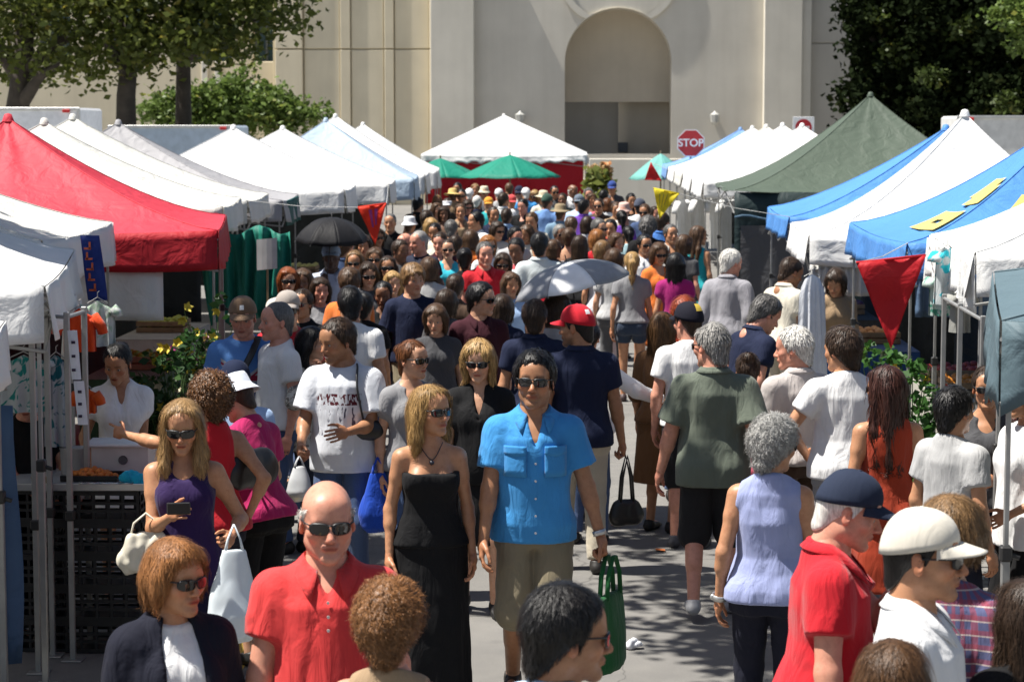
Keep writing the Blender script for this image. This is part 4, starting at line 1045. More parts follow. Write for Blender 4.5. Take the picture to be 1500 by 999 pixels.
ALL_PEOPLE = []
style_strands = dict(short=.035, mop=.05, tousled=.04, bob=.10, long=.16, bun=.05, pony=.10, curly=.05, fringe_bald=.02, receding=.03)
def person(label, loc, h=1.75, yaw=0, sex='m', fat=.1, skin='fair', hair='short', hc='brown', hp=None, hat=None, shades=True, top=None, bottom=None, shoes=(.02, .018, .016), lh=None, rh=None,
           stride=.0, lean=0, head=(0, 0, 0), lpose='relax', rpose='relax', face=None, res=None, group=None, hy=0, headscale=1.0, feet=None, jacket=None, lpole=None, rpole=None):
    face = face or {}; hp = dict(hp or {}); top = dict(top or {}); bottom = dict(bottom or {})
    k = h / 1.75
    S = 683 / 1000 * FPX / max(4.0, loc[1]) if res is None else res
    cb = min(.024, max(.0088, 2.0 / S)); ch = min(.0105, max(.0040, 1.25 / S)); near = S > 105
    seed = len(ALL_PEOPLE) * 7 + 11
    rt = empty('person', (loc[0], loc[1], 0), R_(yaw), label, 'person', group); ALL_PEOPLE.append(rt)
    tone = TONE[skin] if isinstance(skin, str) else skin; hcol = HAIRC[hc] if isinstance(hc, str) else hc
    f = sex == 'f'
    piv = V(0, 0, .95); Rl = rotm(R_(lean)); Ri = Rl.T
    U = lambda p: Rl @ (np.asarray(p, float) - piv) + piv
    prof = fatten(PROF[sex], fat, sex)
    sw = (.150 if f else .170) + .010 * fat
    # --- joints
    J = {}
    for s, nm in ((1, 'l'), (-1, 'r')):
        J['sh' + nm] = U((s * sw, .012, 1.372))
        t = dict(l=lh, r=rh)[nm]
        if t is None: T = U((s * (sw + .075 + .03 * fat), -.03 if not stride else -.03 - s * .0 + (stride * .35 * s), .855)); T[2] = max(T[2], .80)
        else: T = V(s * t[0], -t[1], t[2])
        pl = dict(l=lpole, r=rpole)[nm]; pole = V(s * .45, 1.0, -.35) if pl is None else V(s * pl[0], -pl[1], pl[2])
        J['el' + nm], J['wr' + nm] = ik(J['sh' + nm], T, .285, .25, pole)
        fo = s * stride
        ft = V(s * (.095 + .02 * fat), -fo * .5, .085 + (.05 if fo < -.2 else 0)) if feet is None else V(*(feet[0] if s > 0 else feet[1]))
        J['hip' + nm] = V(s * .088, .012, .885)
        J['kn' + nm], J['an' + nm] = ik(J['hip' + nm], ft, .41, .405, V(s * .08, -1, 0))
    tf = (.9 if f else .94) + .16 * fat
    # --- body
    o = [('u', 0, stack(prof, Ri, piv))]
    nb, nt_ = U((0, .028, 1.44)), U((0, .012, 1.53))
    o.append(('u', .03, rc(nb, nt_, (.055 if f else .064) + .008 * fat, (.048 if f else .055) + .008 * fat)))
    if f:
        for s in (-1, 1): o.append(('u', .03, ell(U((s * .066, -.064, 1.258)), (.060, .054, .064))))
    for s in (-1, 1): o.append(('u', .04, ell((s * .078, .066, .89), (.085, .075, .085))))
    for s, nm in ((1, 'l'), (-1, 'r')):
        sh, el, wr, hi, kn, an = (J[q + nm] for q in ('sh', 'el', 'wr', 'hip', 'kn', 'an'))
        a_ = (.86 if f else 1.0) + .16 * fat
        o += [('u', .035, rc(U((s * .05, .024, 1.428)), sh, .040, .046 * a_)), ('u', .04, rc(sh, sh + (el - sh) * .35, .049 * a_, .049 * a_)), ('u', .025, rc(sh, el, .050 * a_, .038 * a_)),
              ('u', .02, rc(el + (wr - el) * .05, el + (wr - el) * .32, .037 * a_, .041 * a_)), ('u', .02, rc(el, wr, .037 * a_, .0255 * a_)),
              ('u', .04, rc(hi, kn, .088 * tf, .054 * tf)), ('u', .02, rc(kn, an, .052 * tf, .036)), ('u', .02, rc(kn + (an - kn) * .12 + V(0, .014, 0), kn + (an - kn) * .45 + V(0, .018, 0), .047 * tf, .046 * tf)),
              ('u', .02, rc(an + V(0, .035, -.045), an + V(s * .012, -.10, -.055), .034, .032, )), ('u', .02, rc(an + V(s * .012, -.10, -.055), an + V(s * .016, -.165, -.062), .033, .023))]
    bv, bf = nets(o, cb); bc = np.ones((len(bv), 3))
    # --- head
    hs = (1.0 if f else 1.04) * headscale * (1.0 + .02 * fat)
    Rh = Rl @ rotm(0, 0, R_(head[0])) @ rotm(R_(head[1]), 0, 0) @ rotm(0, R_(head[2]), 0)
    base = U((0, .015, 1.50)); ctr = base + Rh @ V(0, -.022, .122)
    Hn = lambda q: (np.asarray(q) * hs) @ Rh.T + ctr
    Hx = lambda q: (Hn(q)) * k
    v0, f0 = nets(head_ops(sex, face), ch); c0 = head_cols(v0, face, sex, hcol, tone)
    vs_, fs_, cs_ = [bv], [bf], [bc]; nv = len(bv)
    def addm(v, f, c):
        nonlocal nv
        vs_.append(v); fs_.append(f + nv); cs_.append(c); nv += len(v)
    addm(Hn(v0), f0, c0)
    if near and not shades:
        for s in (-1, 1):
            ev, ef = ball((s * .0315, -.0735, -.0035), .0135, 12)
            rr = np.hypot(ev[:, 0] - s * .0315, ev[:, 2] + .0035); ec = np.where(rr[:, None] < .0052, np.array((.03, .02, .015)) / np.array(tone), np.array((.36, .33, .30)) / np.array(tone))
            ec = np.where((ev[:, 1] < -.0735)[:, None], ec, .6); addm(Hn(ev), ef, np.minimum(ec, 3))
    for s, nm, pose in ((1, 'l', lpose), (-1, 'r', rpose)):
        hv, hf = hand_mesh(pose, max(.0042, min(.009, 1.2 / S)))
        d = J['wr' + nm] - J['el' + nm]; d /= np.linalg.norm(d)
        hint = V(0, -1, 0) * abs(d[2]) + V(0, 0, 1) * (1 - abs(d[2])) + V(-s * .3, 0, 0) * (1 - abs(d[2]))
        ya = -(hint - d * (hint @ d)); ya /= np.linalg.norm(ya); za = -d; xa = np.cross(ya, za)
        q = hv * (.92 if f else 1.0); q = q * (1, 1, 1) if s > 0 else q * (-1, 1, 1)
        M = np.stack([xa, ya, za], 1); hf2 = hf if s > 0 else hf[:, ::-1]
        addm(q @ M.T + J['wr' + nm] + d * .012, hf2, np.tile((1.02, .93, .90), (len(q), 1)))
    me = mesh_np('body', np.concatenate(vs_) * k, np.concatenate(fs_), True, np.concatenate(cs_))
    link('body', me, m_skin(tone), rt)
    # --- hair, hat, glasses
    if hair:
        hm = hair_mesh(hair, hp, max(ch, .0045 if hair != 'curly' else .004), hat is not None and hat[0] != 'visor', seed)
        if hm is not None:
            if S > 44 and style_strands.get(hair) and (not hat or hair in ('long', 'bob')):
                sv, sf = strands(hm[0], hm[1], hair, 3200 if S > 190 else 1000 if S > 120 else 380, seed, style_strands[hair] * (1 if not hat else .6))
                hcv = np.repeat(np.random.RandomState(seed).uniform(.55, 1.5, len(sv) // 14), 14)[:, None] * np.ones(3); hcv = np.concatenate([np.full((len(hm[0]), 3), .8), hcv])  # random strand tones; base layer painted darker to give shade beneath them
                hm = (np.concatenate([hm[0], sv]), np.concatenate([hm[1], sf + len(hm[0])]))
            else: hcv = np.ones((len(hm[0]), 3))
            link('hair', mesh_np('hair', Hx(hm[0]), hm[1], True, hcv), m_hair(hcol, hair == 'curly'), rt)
    if hat: headwear(hat[0], rt, Hx, hat[1], hat[2] if len(hat) > 2 else None, logo=hat[3] if len(hat) > 3 else None)
    if shades: glasses(rt, Hx, m_black() if shades is True else shades, sz=face.get('gs', 1.0))
    # --- top
    for top in [top] + ([jacket] if jacket else []):
        tk = top.get('kind', 'tee')
        if tk:
            off = top.get('off', .015); hem = top.get('hem', .88); sl = top.get('sleeve', .55); loose = top.get('loose', .5 if not f else .2)
            tm = top['mat'] if 'mat' in top else m_cloth(top.get('c', (.5, .5, .5)), top.get('c2'), top.get('pat'), top.get('ps', 1.0))
            pr = []
            chest = max(q[1] for q in prof if 1.2 < q[0] < 1.42); cd = max(q[2] for q in prof if 1.2 < q[0] < 1.42) + (.025 if f else 0)
            for (z, a, b, c) in prof:
                if z < 1.30: a = a + (max(a, chest * .99) - a) * loose; b = b + (max(b, cd) - b) * loose
                pr.append((z, a, b, c))
            if hem < .80: pr = [(hem - .03, pr[0][1] * 1.06, pr[0][2] * 1.1, pr[0][3])] + [(.84, pr[1][1], pr[1][2], pr[1][3])] + pr[2:]
            pr = [(z, max(a, .184 + .014 * fat) if z < .96 and not top.get('openw') else a, b, c) for (z, a, b, c) in pr]
            pr = [(z, a + .016 * np.clip((1.06 - z) / .12, 0, 1), b + .016 * np.clip((1.06 - z) / .12, 0, 1), c) for (z, a, b, c) in pr]
            o = [('u', 0, stack(pr, Ri, piv, off))]
            if f:
                for s in (-1, 1): o.append(('u', .06, ell(U((s * .066, -.064, 1.258)), (.060 + off, .054 + off, .064 + off))))
            for s in (-1, 1): o.append(('u', .04, ell((s * .078, .066, .89), (.089 + off, .080 + off, .087 + off))))
            for s, nm in ((1, 'l'), (-1, 'r')):
                sh, el, wr = J['sh' + nm], J['el' + nm], J['wr' + nm]; a_ = (.86 if f else 1.0) + .16 * fat
                o.append(('u', .045, rc(U((s * .05, .024, 1.428)), sh, .040 + off, .046 * a_ + off)))
                if sl > 0:
                    e = min(sl, 1.0); fl = top.get('flare', .012)
                    o += [('u', .045, rc(sh, sh + (el - sh) * min(.35, e), .049 * a_ + off, .049 * a_ + off)), ('u', .03, rc(sh, sh + (el - sh) * e, .050 * a_ + off, (.054 - .010 * e) * a_ + off + fl * min(1, e * 1.4), cut=sl <= 1.0))]
                    if sl > 1: o.append(('u', .015, rc(el, el + (wr - el) * min(1.0, sl - 1), .042 * a_ + off + .008, .031 * a_ + off + .004, cut=True)))
            o.append(('u', .03, rc(nb, nt_, (.055 if f else .064) + .008 * fat + off * .8, (.048 if f else .055) + .008 * fat + off * .8)))
            pl = lambda p, n: plane(U(p), Rl @ V(*n))
            if hem > .6: o.append(('i', 0, pl((0, 0, hem), (0, 0, -1))))
            nk = top.get('neck', 'crew')
            if top.get('openw'):
                o += [('i', .006, pl((0, 0, 1.485), (0, -.1, 1))), ('s', .006, rc(U((0, -.13, 1.50)), U((0, -.15, .80)), top['openw'] * .75, top['openw'] * 1.3, sy=2.0))]
            if nk == 'crew': o.append(('i', .006, pl((0, 0, 1.470), (0, -.38, .92))))
            elif nk in ('v', 'polo', 'open'):
                o.append(('i', .006, pl((0, 0, 1.476), (0, -.30, .95))))
                dp = dict(v=1.31, polo=1.365, open=1.32)[nk] if 'vd' not in top else top['vd']; ww = top.get('vw', .056)
                o.append(('s', .004, rc(U((0, -.066, 1.480)), U((0, -.122, dp)), ww, .010)))
            elif nk == 'scoop': o += [('i', .006, pl((0, 0, 1.455), (0, -.45, .9))), ('s', .006, ell(U((0, -.11, 1.43)), (.085, .09, .085)))]
            elif nk == 'strapless': o.append(('i', .004, pl((0, 0, 1.305), (0, -.06, 1))))
            elif nk == 'high': pass
            if sl == 0 and nk != 'strapless':
                aw = top.get('arm', .0)
                for s in (-1, 1): o.append(('s', .006, rc(U((s * (sw + .033 - aw), .0, 1.53)), U((s * (sw + .040 - aw * .6), .0, 1.34)), .060, .050, sy=3.0)))
            if nk == 'racer':
                o.append(('i', .006, pl((0, 0, 1.48), (0, -.3, .95))))
                for s in (-1, 1): o.append(('s', .01, rc(U((s * .165, .06, 1.46)), U((s * .15, .09, 1.28)), .075, .05, sy=1.6)))
                o.append(('s', .006, ell(U((0, -.12, 1.42)), (.07, .09, .08))))
            v, fc = nets(o, max(.0085, cb * .95))
            n = normals(v, fc); g = np.clip((1.44 - v[:, 2]) / .12, .15, 1) * top.get('wr', 1.0)
            d = g * (.021 * (np.abs(wob(v, 12, seed, 4, (1, 1, .28))) ** .75 - .33) + .008 * (.5 - np.abs(wob(v + .02 * wob(v, 9, seed + 8)[:, None], 22, seed + 9, 4, (1, .9, .4)))) + .006 * (.45 - np.abs(wob(v + .03 * wob(v, 14, seed + 12)[:, None], 36, seed + 1, 3, (1, 1, .25)))))
            d += .006 * np.clip((hem + .35 - v[:, 2]) / .35, 0, 1) * wob(v, 26, seed + 2, 4, (1, 1, .25)) * (loose + .3)
            v = v + n * np.clip(d, -.0085 + .0055 * np.clip((v[:, 2] - 1.15) / .1, 0, 1), .016)[:, None] * np.array((1, 1, .15))
            sh_o = link(top.get('name', 'shirt'), mesh_np('shirt', v * k, fc), tm, rt)
            if nk in ('polo', 'open') or top.get('collar'):
                collar(sh_o, U, k, tm if 'cm' not in top else top['cm'], f, nk == 'open', fat)
            if top.get('pockets'):
                for sx_ in (-1, 1):
                    for z0, z1, dd, nm_ in ((1.165, 1.30, .007, 'pocket'), (1.275, 1.315, .012, 'pocket_flap')):
                        mb = MB(); xs_ = np.linspace(sx_ * .045, sx_ * .15, 7); rows_ = []
                        for zz in np.linspace(z0, z1, 5):
                            w_i = np.interp(zz, [q[0] for q in pr], [q[1] for q in pr]) + off; d_i = np.interp(zz, [q[0] for q in pr], [q[2] for q in pr]) + off; c_i = np.interp(zz, [q[0] for q in pr], [q[3] for q in pr])
                            for xx in xs_: rows_.append(U((xx, c_i - d_i * math.sqrt(max(.05, 1 - (xx / w_i) ** 2)) - dd - .008, zz - (.012 * (1 - abs((abs(xx) - .0975) / .0525)) if nm_ == 'pocket_flap' and zz == z0 else 0))) * k)
                        mb.add(rows_, [(j * 7 + i, j * 7 + i + 1, j * 7 + i + 8, j * 7 + i + 7) for j in range(4) for i in range(6)]); po_ = mb.build(nm_, tm, sh_o, smooth='all'); solid(po_, .012, 0)
            if top.get('buttons'):
                for bz in np.arange(top.get('bz0', hem + .06), top.get('bz', 1.36), .085 if 'bz0' not in top else .045):
                    mb = MB()
                    yy = -np.interp(bz, [q[0] for q in pr], [q[2] - q[3] for q in pr]) - off - .010
                    mb.lathe([(.0, -.0), (.0055, .0), (.0055, .003), (0, .003)], 8); 
                    c_ = U((0, yy, bz)); mb.v = [((p[0] + c_[0]) * k, (c_[1] - p[2]) * k, (p[1] + c_[2]) * k) for p in mb.v]
                    mb.build('button', top['buttons'], sh_o)
            rt['_off'] = off
    # --- bottom
    bk = bottom.get('kind', 'pants')
    if bk:
        bm = bottom['mat'] if 'mat' in bottom else m_cloth(bottom.get('c', (.03, .03, .04)), bottom.get('c2'), bottom.get('pat'), bottom.get('ps', 1.0))
        ob = bottom.get('off', .008); wz = bottom.get('waist', 1.0)
        pz = [q for q in prof if q[0] < wz] ; w1 = [np.interp(wz, [q[0] for q in prof], [q[i] for q in prof]) for i in (1, 2, 3)]
        pz = pz + [(wz, *w1)]; pz = [(z, max(a, .186 + .012 * fat) if z < .95 else a, b, c) for (z, a, b, c) in pz]
        if bk in ('skirt', 'dress'):
            ln = bottom.get('len', .5); fl = bottom.get('flare', .06)
            w0 = np.interp(.9, [q[0] for q in prof], [q[1] for q in prof]); d0 = np.interp(.9, [q[0] for q in prof], [q[2] for q in prof])
            pz = [(ln, w0 + fl, d0 + fl * .9 + .01, .012), ((ln + .9) / 2, w0 + fl * .55, d0 + fl * .5 + .012, .014)] + [q for q in pz if q[0] >= .86]
            o = [('u', 0, stack(pz, None, None, ob, fold=(bottom.get('folds', 5), .05 if fl < .1 else .09, .86, ln, seed * .7)))]
            for s in (-1, 1): o.append(('u', .04, ell((s * .078, .066, .89), (.087 + ob, .077 + ob, .087 + ob))))
        else:
            o = [('u', 0, stack(pz, None, None, ob))]
            if lean: o.append(('u', .02, stack(pz, Ri, piv, ob)))
            for s in (-1, 1): o.append(('u', .04, ell((s * .078, .066, .89), (.087 + ob, .077 + ob, .087 + ob))))
            lg = bottom.get('len', .07); wd = bottom.get('wide', .012)
            for s, nm in ((1, 'l'), (-1, 'r')):
                hi, kn, an = J['hip' + nm], J['kn' + nm], J['an' + nm]
                tot = .82; fr = (.885 - lg) / tot                      # how far down the leg it reaches
                if fr <= .5: o.append(('u', .02, rc(hi, hi + (kn - hi) * fr * 2, .092 * tf + ob, (.092 - .038 * fr * 2) * tf + ob + wd * 1.3, cut=True)))
                else:
                    o += [('u', .02, rc(hi, kn, .092 * tf + ob, .056 * tf + ob + wd)), ('u', .02, rc(kn, kn + (an - kn) * (fr - .5) * 2, .054 * tf + ob + wd, .043 + ob + wd, cut=True)),
                          ('u', .02, rc(kn + (an - kn) * .05 + V(0, .014, 0), kn + (an - kn) * min(.45, (fr - .5) * 1.6) + V(0, .016, 0), .048 * tf + ob, .046 * tf + ob))]
        v, fc = nets(o, max(.0095, cb)); n = normals(v, fc)
        d = .005 * wob(v, 17, seed + 4, 5, (1, 1, .6)) + .004 * wob(v, 40, seed + 5, 5)
        v = v + n * np.clip(d, -.003, .006)[:, None] * np.array((1, 1, .15))
        link(bottom.get('name', {'pants': 'trousers', 'shorts': 'shorts', 'skirt': 'skirt', 'dress': 'skirt'}[bk]), mesh_np('trousers', v * k, fc), bm, rt)
    # --- shoes
    if shoes is not None:
        shm = shoes if not isinstance(shoes, tuple) else m_plain(shoes, .55, name='shoe_leather')
        for s, nm in ((1, 'l'), (-1, 'r')):
            an = J['an' + nm]
            o = [('u', 0, rc(an + V(0, .035, -.046), an + V(s * .012, -.105, -.052), .041, .040)), ('u', .02, rc(an + V(s * .012, -.105, -.054), an + V(s * .016, -.175, -.060), .040, .028)), ('u', .02, rc(an + V(0, .012, -.03), an + V(0, .012, -.005), .043, .042)),
                 ('i', 0, plane(an + V(0, 0, -.083), (0, 0, -1))), ('i', .004, plane(an + V(0, 0, -.002), (0, -.25, 1)))]
            v, fc = nets(o, max(.009, cb * .7)); link('shoe', mesh_np('shoe', v * k, fc), shm, rt)
    rt['_k'] = k
    W = Matrix.Translation((loc[0], loc[1], 0)) @ Matrix.Rotation(R_(yaw), 4, 'Z')
    g = lambda q: W @ Vector(q * k)
    info = dict(obj=rt, k=k, lhand=g(J['wrl'] + (J['wrl'] - J['ell']) * .36), rhand=g(J['wrr'] + (J['wrr'] - J['elr']) * .36), lsh=g(J['shl']), rsh=g(J['shr']), W=W, Hx=Hx, U=U, J=J, prof=prof,
                lwr=g(J['wrl']), rwr=g(J['wrr']), lel=g(J['ell']), rel=g(J['elr']))
    for q in ('_off', '_k'):
        if q in rt: del rt[q]
    return info
def collar(parent, U, k, mat, f, open_, fat):
    mb = MB(); n = 30; rows = 5; a0 = R_(30 if open_ else 24); v = []
    rx, ry = ((.062 if f else .071) + .010 * fat), ((.060 if f else .067) + .008 * fat)
    for i in range(n + 1):
        a = -math.pi / 2 + a0 + (2 * math.pi - 2 * a0) * i / n; fr = max(0, -math.sin(a)); tip = abs(i / n * 2 - 1) ** 6
        for j in range(rows):
            t = j / (rows - 1)
            if t < .5: r = 1.0 + .02 * t; z = 1.448 + t * 2 * .050
            else: r = 1.01 + (t - .5) * 2 * (.40 + .26 * tip + .20 * fr); z = 1.503 - (t - .5) * 2 * (.032 + .040 * tip + .020 * fr)
            z -= .052 * fr ** 1.2
            v.append(U((r * rx * math.cos(a), .020 + r * ry * math.sin(a) - .010 * fr - (.020 * fr if t > .6 else 0), z)) * k)
    mb.add(v, [(i * rows + j, (i + 1) * rows + j, (i + 1) * rows + j + 1, i * rows + j + 1) for i in range(n) for j in range(rows - 1)])
    o = mb.build('collar', mat, parent, smooth='all'); solid(o, .003 * k, 1)
# ------------------------------------------------------------------ the crowd, placed by where each head is seen
CC = dict(white=(.74, .74, .74), offw=(.62, .60, .55), navy=(.014, .019, .045), black=(.011, .011, .012), red=(.50, .012, .022), coral=(.62, .045, .045), blue=(.045, .25, .56), ltblue=(.34, .48, .70), sky=(.45, .60, .80),
          grey=(.22, .22, .23), ltgrey=(.42, .42, .42), dkgrey=(.06, .06, .065), olive=(.115, .135, .105), lav=(.30, .34, .56), purple=(.022, .008, .062), violet=(.15, .05, .38), magenta=(.42, .015, .11), rust=(.30, .035, .012), teal=(.02, .33, .36),
          orange=(.68, .17, .03), cream=(.62, .58, .48), tan=(.32, .22, .13), brown=(.07, .04, .025), maroon=(.045, .012, .018), pink=(.62, .12, .18), khaki=(.22, .185, .12), denim=(.045, .075, .16), mauve=(.20, .03, .11), yellow=(.6, .42, .05))
def cl(c, **k): return m_cloth(CC[c] if isinstance(c, str) else c, **k)
JEAN = dict(kind='pants', c=CC['denim'], c2=(.10, .15, .27), pat='denim')
BLK = dict(kind='pants', c=CC['black']); KH = dict(kind='shorts', len=.43, wide=.03, c=CC['khaki']); DKS = dict(kind='shorts', len=.45, wide=.03, c=(.02, .02, .022)); NVP = dict(kind='pants', c=(.014, .015, .026)); BEI = dict(kind='pants', c=(.46, .41, .32)); GRP = dict(kind='pants', c=(.10, .10, .105))
def T_(c, **k):
    d = dict(kind='tee'); d['c'] = CC[c] if isinstance(c, str) else c
    d.update(k); return d
def P(label, px, py, h, yaw, sex, top, bottom=None, lean=0, **kw):
    k = h / 1.75; hpos = .95 * k; zt = hpos + (h * 1.0 - hpos) * math.cos(R_(lean)); off = (h - hpos) * math.sin(R_(lean)) * .9 + .02
    q = at_z(px, py, zt); fw = Vector((math.sin(R_(yaw)), -math.cos(R_(yaw))))
    loc = (q.x - fw.x * off, q.y - fw.y * off)
    if 'dy' in kw:                                    # stand nearer or farther along the same line of sight
        kw.pop('dy')
    kw.setdefault('headscale', 1.03)
    return person(label, loc, h, yaw, sex, top=top, bottom=bottom or JEAN, lean=lean, **kw)
def shirt_mat(base, kind):
    """printed fronts: the print sits on the chest only (object coordinates, metres)"""
    m, nt, p = _new('printed_cloth'); cv = coords(nt); sx = nt.nodes.new('ShaderNodeSeparateXYZ'); nt.links.new(cv, sx.inputs[0]); X, Y, Z = sx.outputs
    def rng(o, a, b): return math_(nt, 'MULTIPLY', math_(nt, 'GREATER_THAN', o, a), math_(nt, 'LESS_THAN', o, b))
    front = math_(nt, 'LESS_THAN', Y, -.02)
    c = ramp(nt, noise(nt, cv, 5, 5), [(.3, sc(base, .93)), (.7, sc(base, 1.05))])
    if kind == 'graphic':
        a = math_(nt, 'MULTIPLY', math_(nt, 'MULTIPLY', rng(X, -.15, .15), rng(Z, 1.30, 1.375)), front)
        n1 = ramp(nt, noise(nt, coords(nt, (1, 1, .45)), 46, 2, .5, .8), [(.49, (0, 0, 0)), (.53, (1, 1, 1))])
        c = mixc(nt, math_(nt, 'MULTIPLY', a, n1), c, (.09, .012, .02))
        a2 = math_(nt, 'MULTIPLY', math_(nt, 'MULTIPLY', rng(X, -.14, .14), rng(Z, 1.10, 1.29)), front)
        n2 = ramp(nt, noise(nt, coords(nt, (1, 1, .35)), 30, 3, .6, .5), [(.56, (0, 0, 0)), (.62, (1, 1, 1))])
        c = mixc(nt, math_(nt, 'MULTIPLY', a2, n2), c, (.06, .055, .09))
    elif kind == 'jack':
        def line(ax_, bz, off, w_): return math_(nt, 'LESS_THAN', math_(nt, 'ABSOLUTE', math_(nt, 'ADD', math_(nt, 'ADD', math_(nt, 'MULTIPLY', X, ax_), math_(nt, 'MULTIPLY', math_(nt, 'SUBTRACT', Z, 1.27), bz)), off)), w_)
        zone = math_(nt, 'MULTIPLY', front, math_(nt, 'MULTIPLY', rng(X, -.18, .19), rng(Z, 1.12, 1.42)))
        for ax_, bz, off, w_, cc in ((.6, .8, .01, .022, (.45, .44, .46)), (-.6, .8, .01, .02, (.45, .44, .46)), (0, 1, .0, .032, (.45, .44, .46)), (0, 1, .0, .02, (.34, .02, .05)), (.6, .8, .015, .007, (.34, .02, .05)), (-.6, .8, .015, .007, (.34, .02, .05))):
            c = mixc(nt, math_(nt, 'MULTIPLY', zone, line(ax_, bz, off, w_)), c, cc)
        c = mixc(nt, math_(nt, 'MULTIPLY', front, math_(nt, 'LESS_THAN', Z, 1.2)), c, (.02, .05, .17))
    elif kind == 'chest':
        a = math_(nt, 'MULTIPLY', math_(nt, 'MULTIPLY', rng(X, -.10, .10), rng(Z, 1.22, 1.36)), front)
        n1 = ramp(nt, noise(nt, coords(nt, (1, 1, .8)), 40, 2, .5, .8), [(.52, (0, 0, 0)), (.56, (1, 1, 1))])
        c = mixc(nt, math_(nt, 'MULTIPLY', a, n1), c, (.35, .35, .33))
    elif kind == 'backlogo':
        bk = math_(nt, 'GREATER_THAN', Y, .02)
        def disc(r, x0, z0): return math_(nt, 'LESS_THAN', math_(nt, 'SQRT', math_(nt, 'ADD', math_(nt, 'POWER', math_(nt, 'SUBTRACT', X, x0), 2), math_(nt, 'POWER', math_(nt, 'SUBTRACT', Z, z0), 2))), r)
        c = mixc(nt, math_(nt, 'MULTIPLY', bk, disc(.10, -.05, 1.21)), c, (.5, .015, .03)); c = mixc(nt, math_(nt, 'MULTIPLY', bk, disc(.035, -.05, 1.22)), c, (.6, .35, .03))
    nt.links.new(c, p.inputs['Base Color']); p.inputs['Roughness'].default_value = .85; p.inputs['Specular IOR Level'].default_value = .25
    bump(nt, p, noise(nt, coords(nt, (1, 1, .55)), 11, 3, .5, 1.4), .45, .018)
    return m
capm = lambda c: m_cloth(CC[c] if isinstance(c, str) else c, wr=.3)
# ---- nearest row
I = {}
I['bald'] = P('bald man in coral red polo and dark sunglasses walking towards the camera', 478, 706, 1.85, 8, 'm', T_('coral', neck='polo', loose=.7, bz0=1.27, buttons=m_plain((.7, .66, .62), .4, name='button')), KH, fat=.55, skin='rosy', hair='fringe_bald', hc='white', stride=.25, head=(4, 4, 0), face=dict(full=.4, beard=.06), headscale=1.04)
I['auburn'] = P('woman with short auburn hair in navy jacket over white top, earring showing', 255, 797, 1.66, 28, 'f', T_('white', neck='crew', sleeve=0, hem=.9, loose=.5), NVP, fat=.45, skin='tan', hair='bob', hc=(.30, .13, .045), hp=dict(len=-.055), head=(22, 2, 0), face=dict(full=.4, lip=(.8, .3, .34)), headscale=1.06, jacket=T_((.013, .014, .024), neck='none', sleeve=1.95, loose=.9, off=.032, hem=.84, openw=.09, name='jacket'))
I['curly'] = P('back of a head with curly reddish brown hair at the bottom edge', 573, 856, 1.66, 172, 'f', T_('tan', neck='scoop', sleeve=0), NVP, skin='rosy', hair='curly', hc=(.21, .095, .034), hp=dict(seed=5, n=260, big=.85), shades=False, headscale=1.05)
I['blackhair'] = P('black-haired man in pale blue shirt seen from behind at the bottom edge', 832, 862, 1.78, 128, 'm', T_('sky', neck='crew', collar=True, loose=.8), NVP, skin='olive', hair='short', hc='black', hp=dict(vol=.018), head=(-22, 4, 0), headscale=1.04)
I['browntop'] = P('top of a head with brown hair at the bottom right edge', 1308, 938, 1.70, 175, 'f', T_('cream'), NVP, skin='fair', hair='long', hc=(.085, .042, .018), hp=dict(len=-.25), shades=False, headscale=1.02)
I['redpolo'] = P('heavy man in red polo and dark navy cap holding a phone to his chin', 1243, 689, 1.86, 84, 'm', T_('red', neck='polo', loose=1.0, hem=.84), NVP, fat=.95, skin='rosy', hair='short', hc='white', hat=('cap', capm((.022, .03, .055))), shades=False, head=(2, 12, 0), lean=6, lh=(.06, .30, 1.42), lpose='hold', rh=(.30, .06, .84), face=dict(full=.8, beard=0), headscale=.97)
I['beigecap'] = P('dark-haired man in beige cap and white shirt at the lower right', 1358, 752, 1.88, 72, 'm', T_('white', neck='crew', collar=True, loose=.8), NVP, fat=.3, skin='tan', hair='short', hc='black', hat=('cap', capm((.62, .58, .50))), head=(6, 2, 0), headscale=1.02)
I['plaid'] = P('blond person in plaid shirt half hidden by the beige cap', 1396, 732, 1.80, 150, 'f', T_((.10, .11, .22), c2=(.30, .05, .07), pat='plaid', loose=.9, neck='crew', sleeve=1.9), NVP, fat=.3, skin='fair', hair='bob', hc='dkblond', hp=dict(len=-.03), shades=False, headscale=1.08)
# ---- the couple and those around them
I['blue'] = P('tall man in bright blue shirt, sunglasses and khaki shorts carrying a green tote', 783, 519, 1.91, 4, 'm', T_('blue', neck='open', loose=.9, hem=.83, sleeve=.66, flare=.022, buttons=m_plain((.6, .6, .58), .4, name='button2'), bz=1.30, wr=1.4, pockets=1), dict(KH, len=.465), fat=.2, skin='olive', hair='tousled', hc='black', stride=.28, head=(-8, -2, 2), lh=(.34, .04, .80), lpose='grip', face=dict(beard=.28), headscale=1.06)
I['dress'] = P('blonde woman in strapless black dress and sunglasses beside the man in blue', 630, 568, 1.74, 12, 'f', T_('black', neck='strapless', sleeve=0, hem=.9, loose=.2, name='bodice'), dict(kind='dress', len=.08, c=CC['black'], flare=.03, folds=6, off=.024), fat=.0, skin='tan', hair='long', hc=(.36, .22, .085), hp=dict(len=-.21), stride=0, head=(30, -3, 0), shoes=None, headscale=1.06)
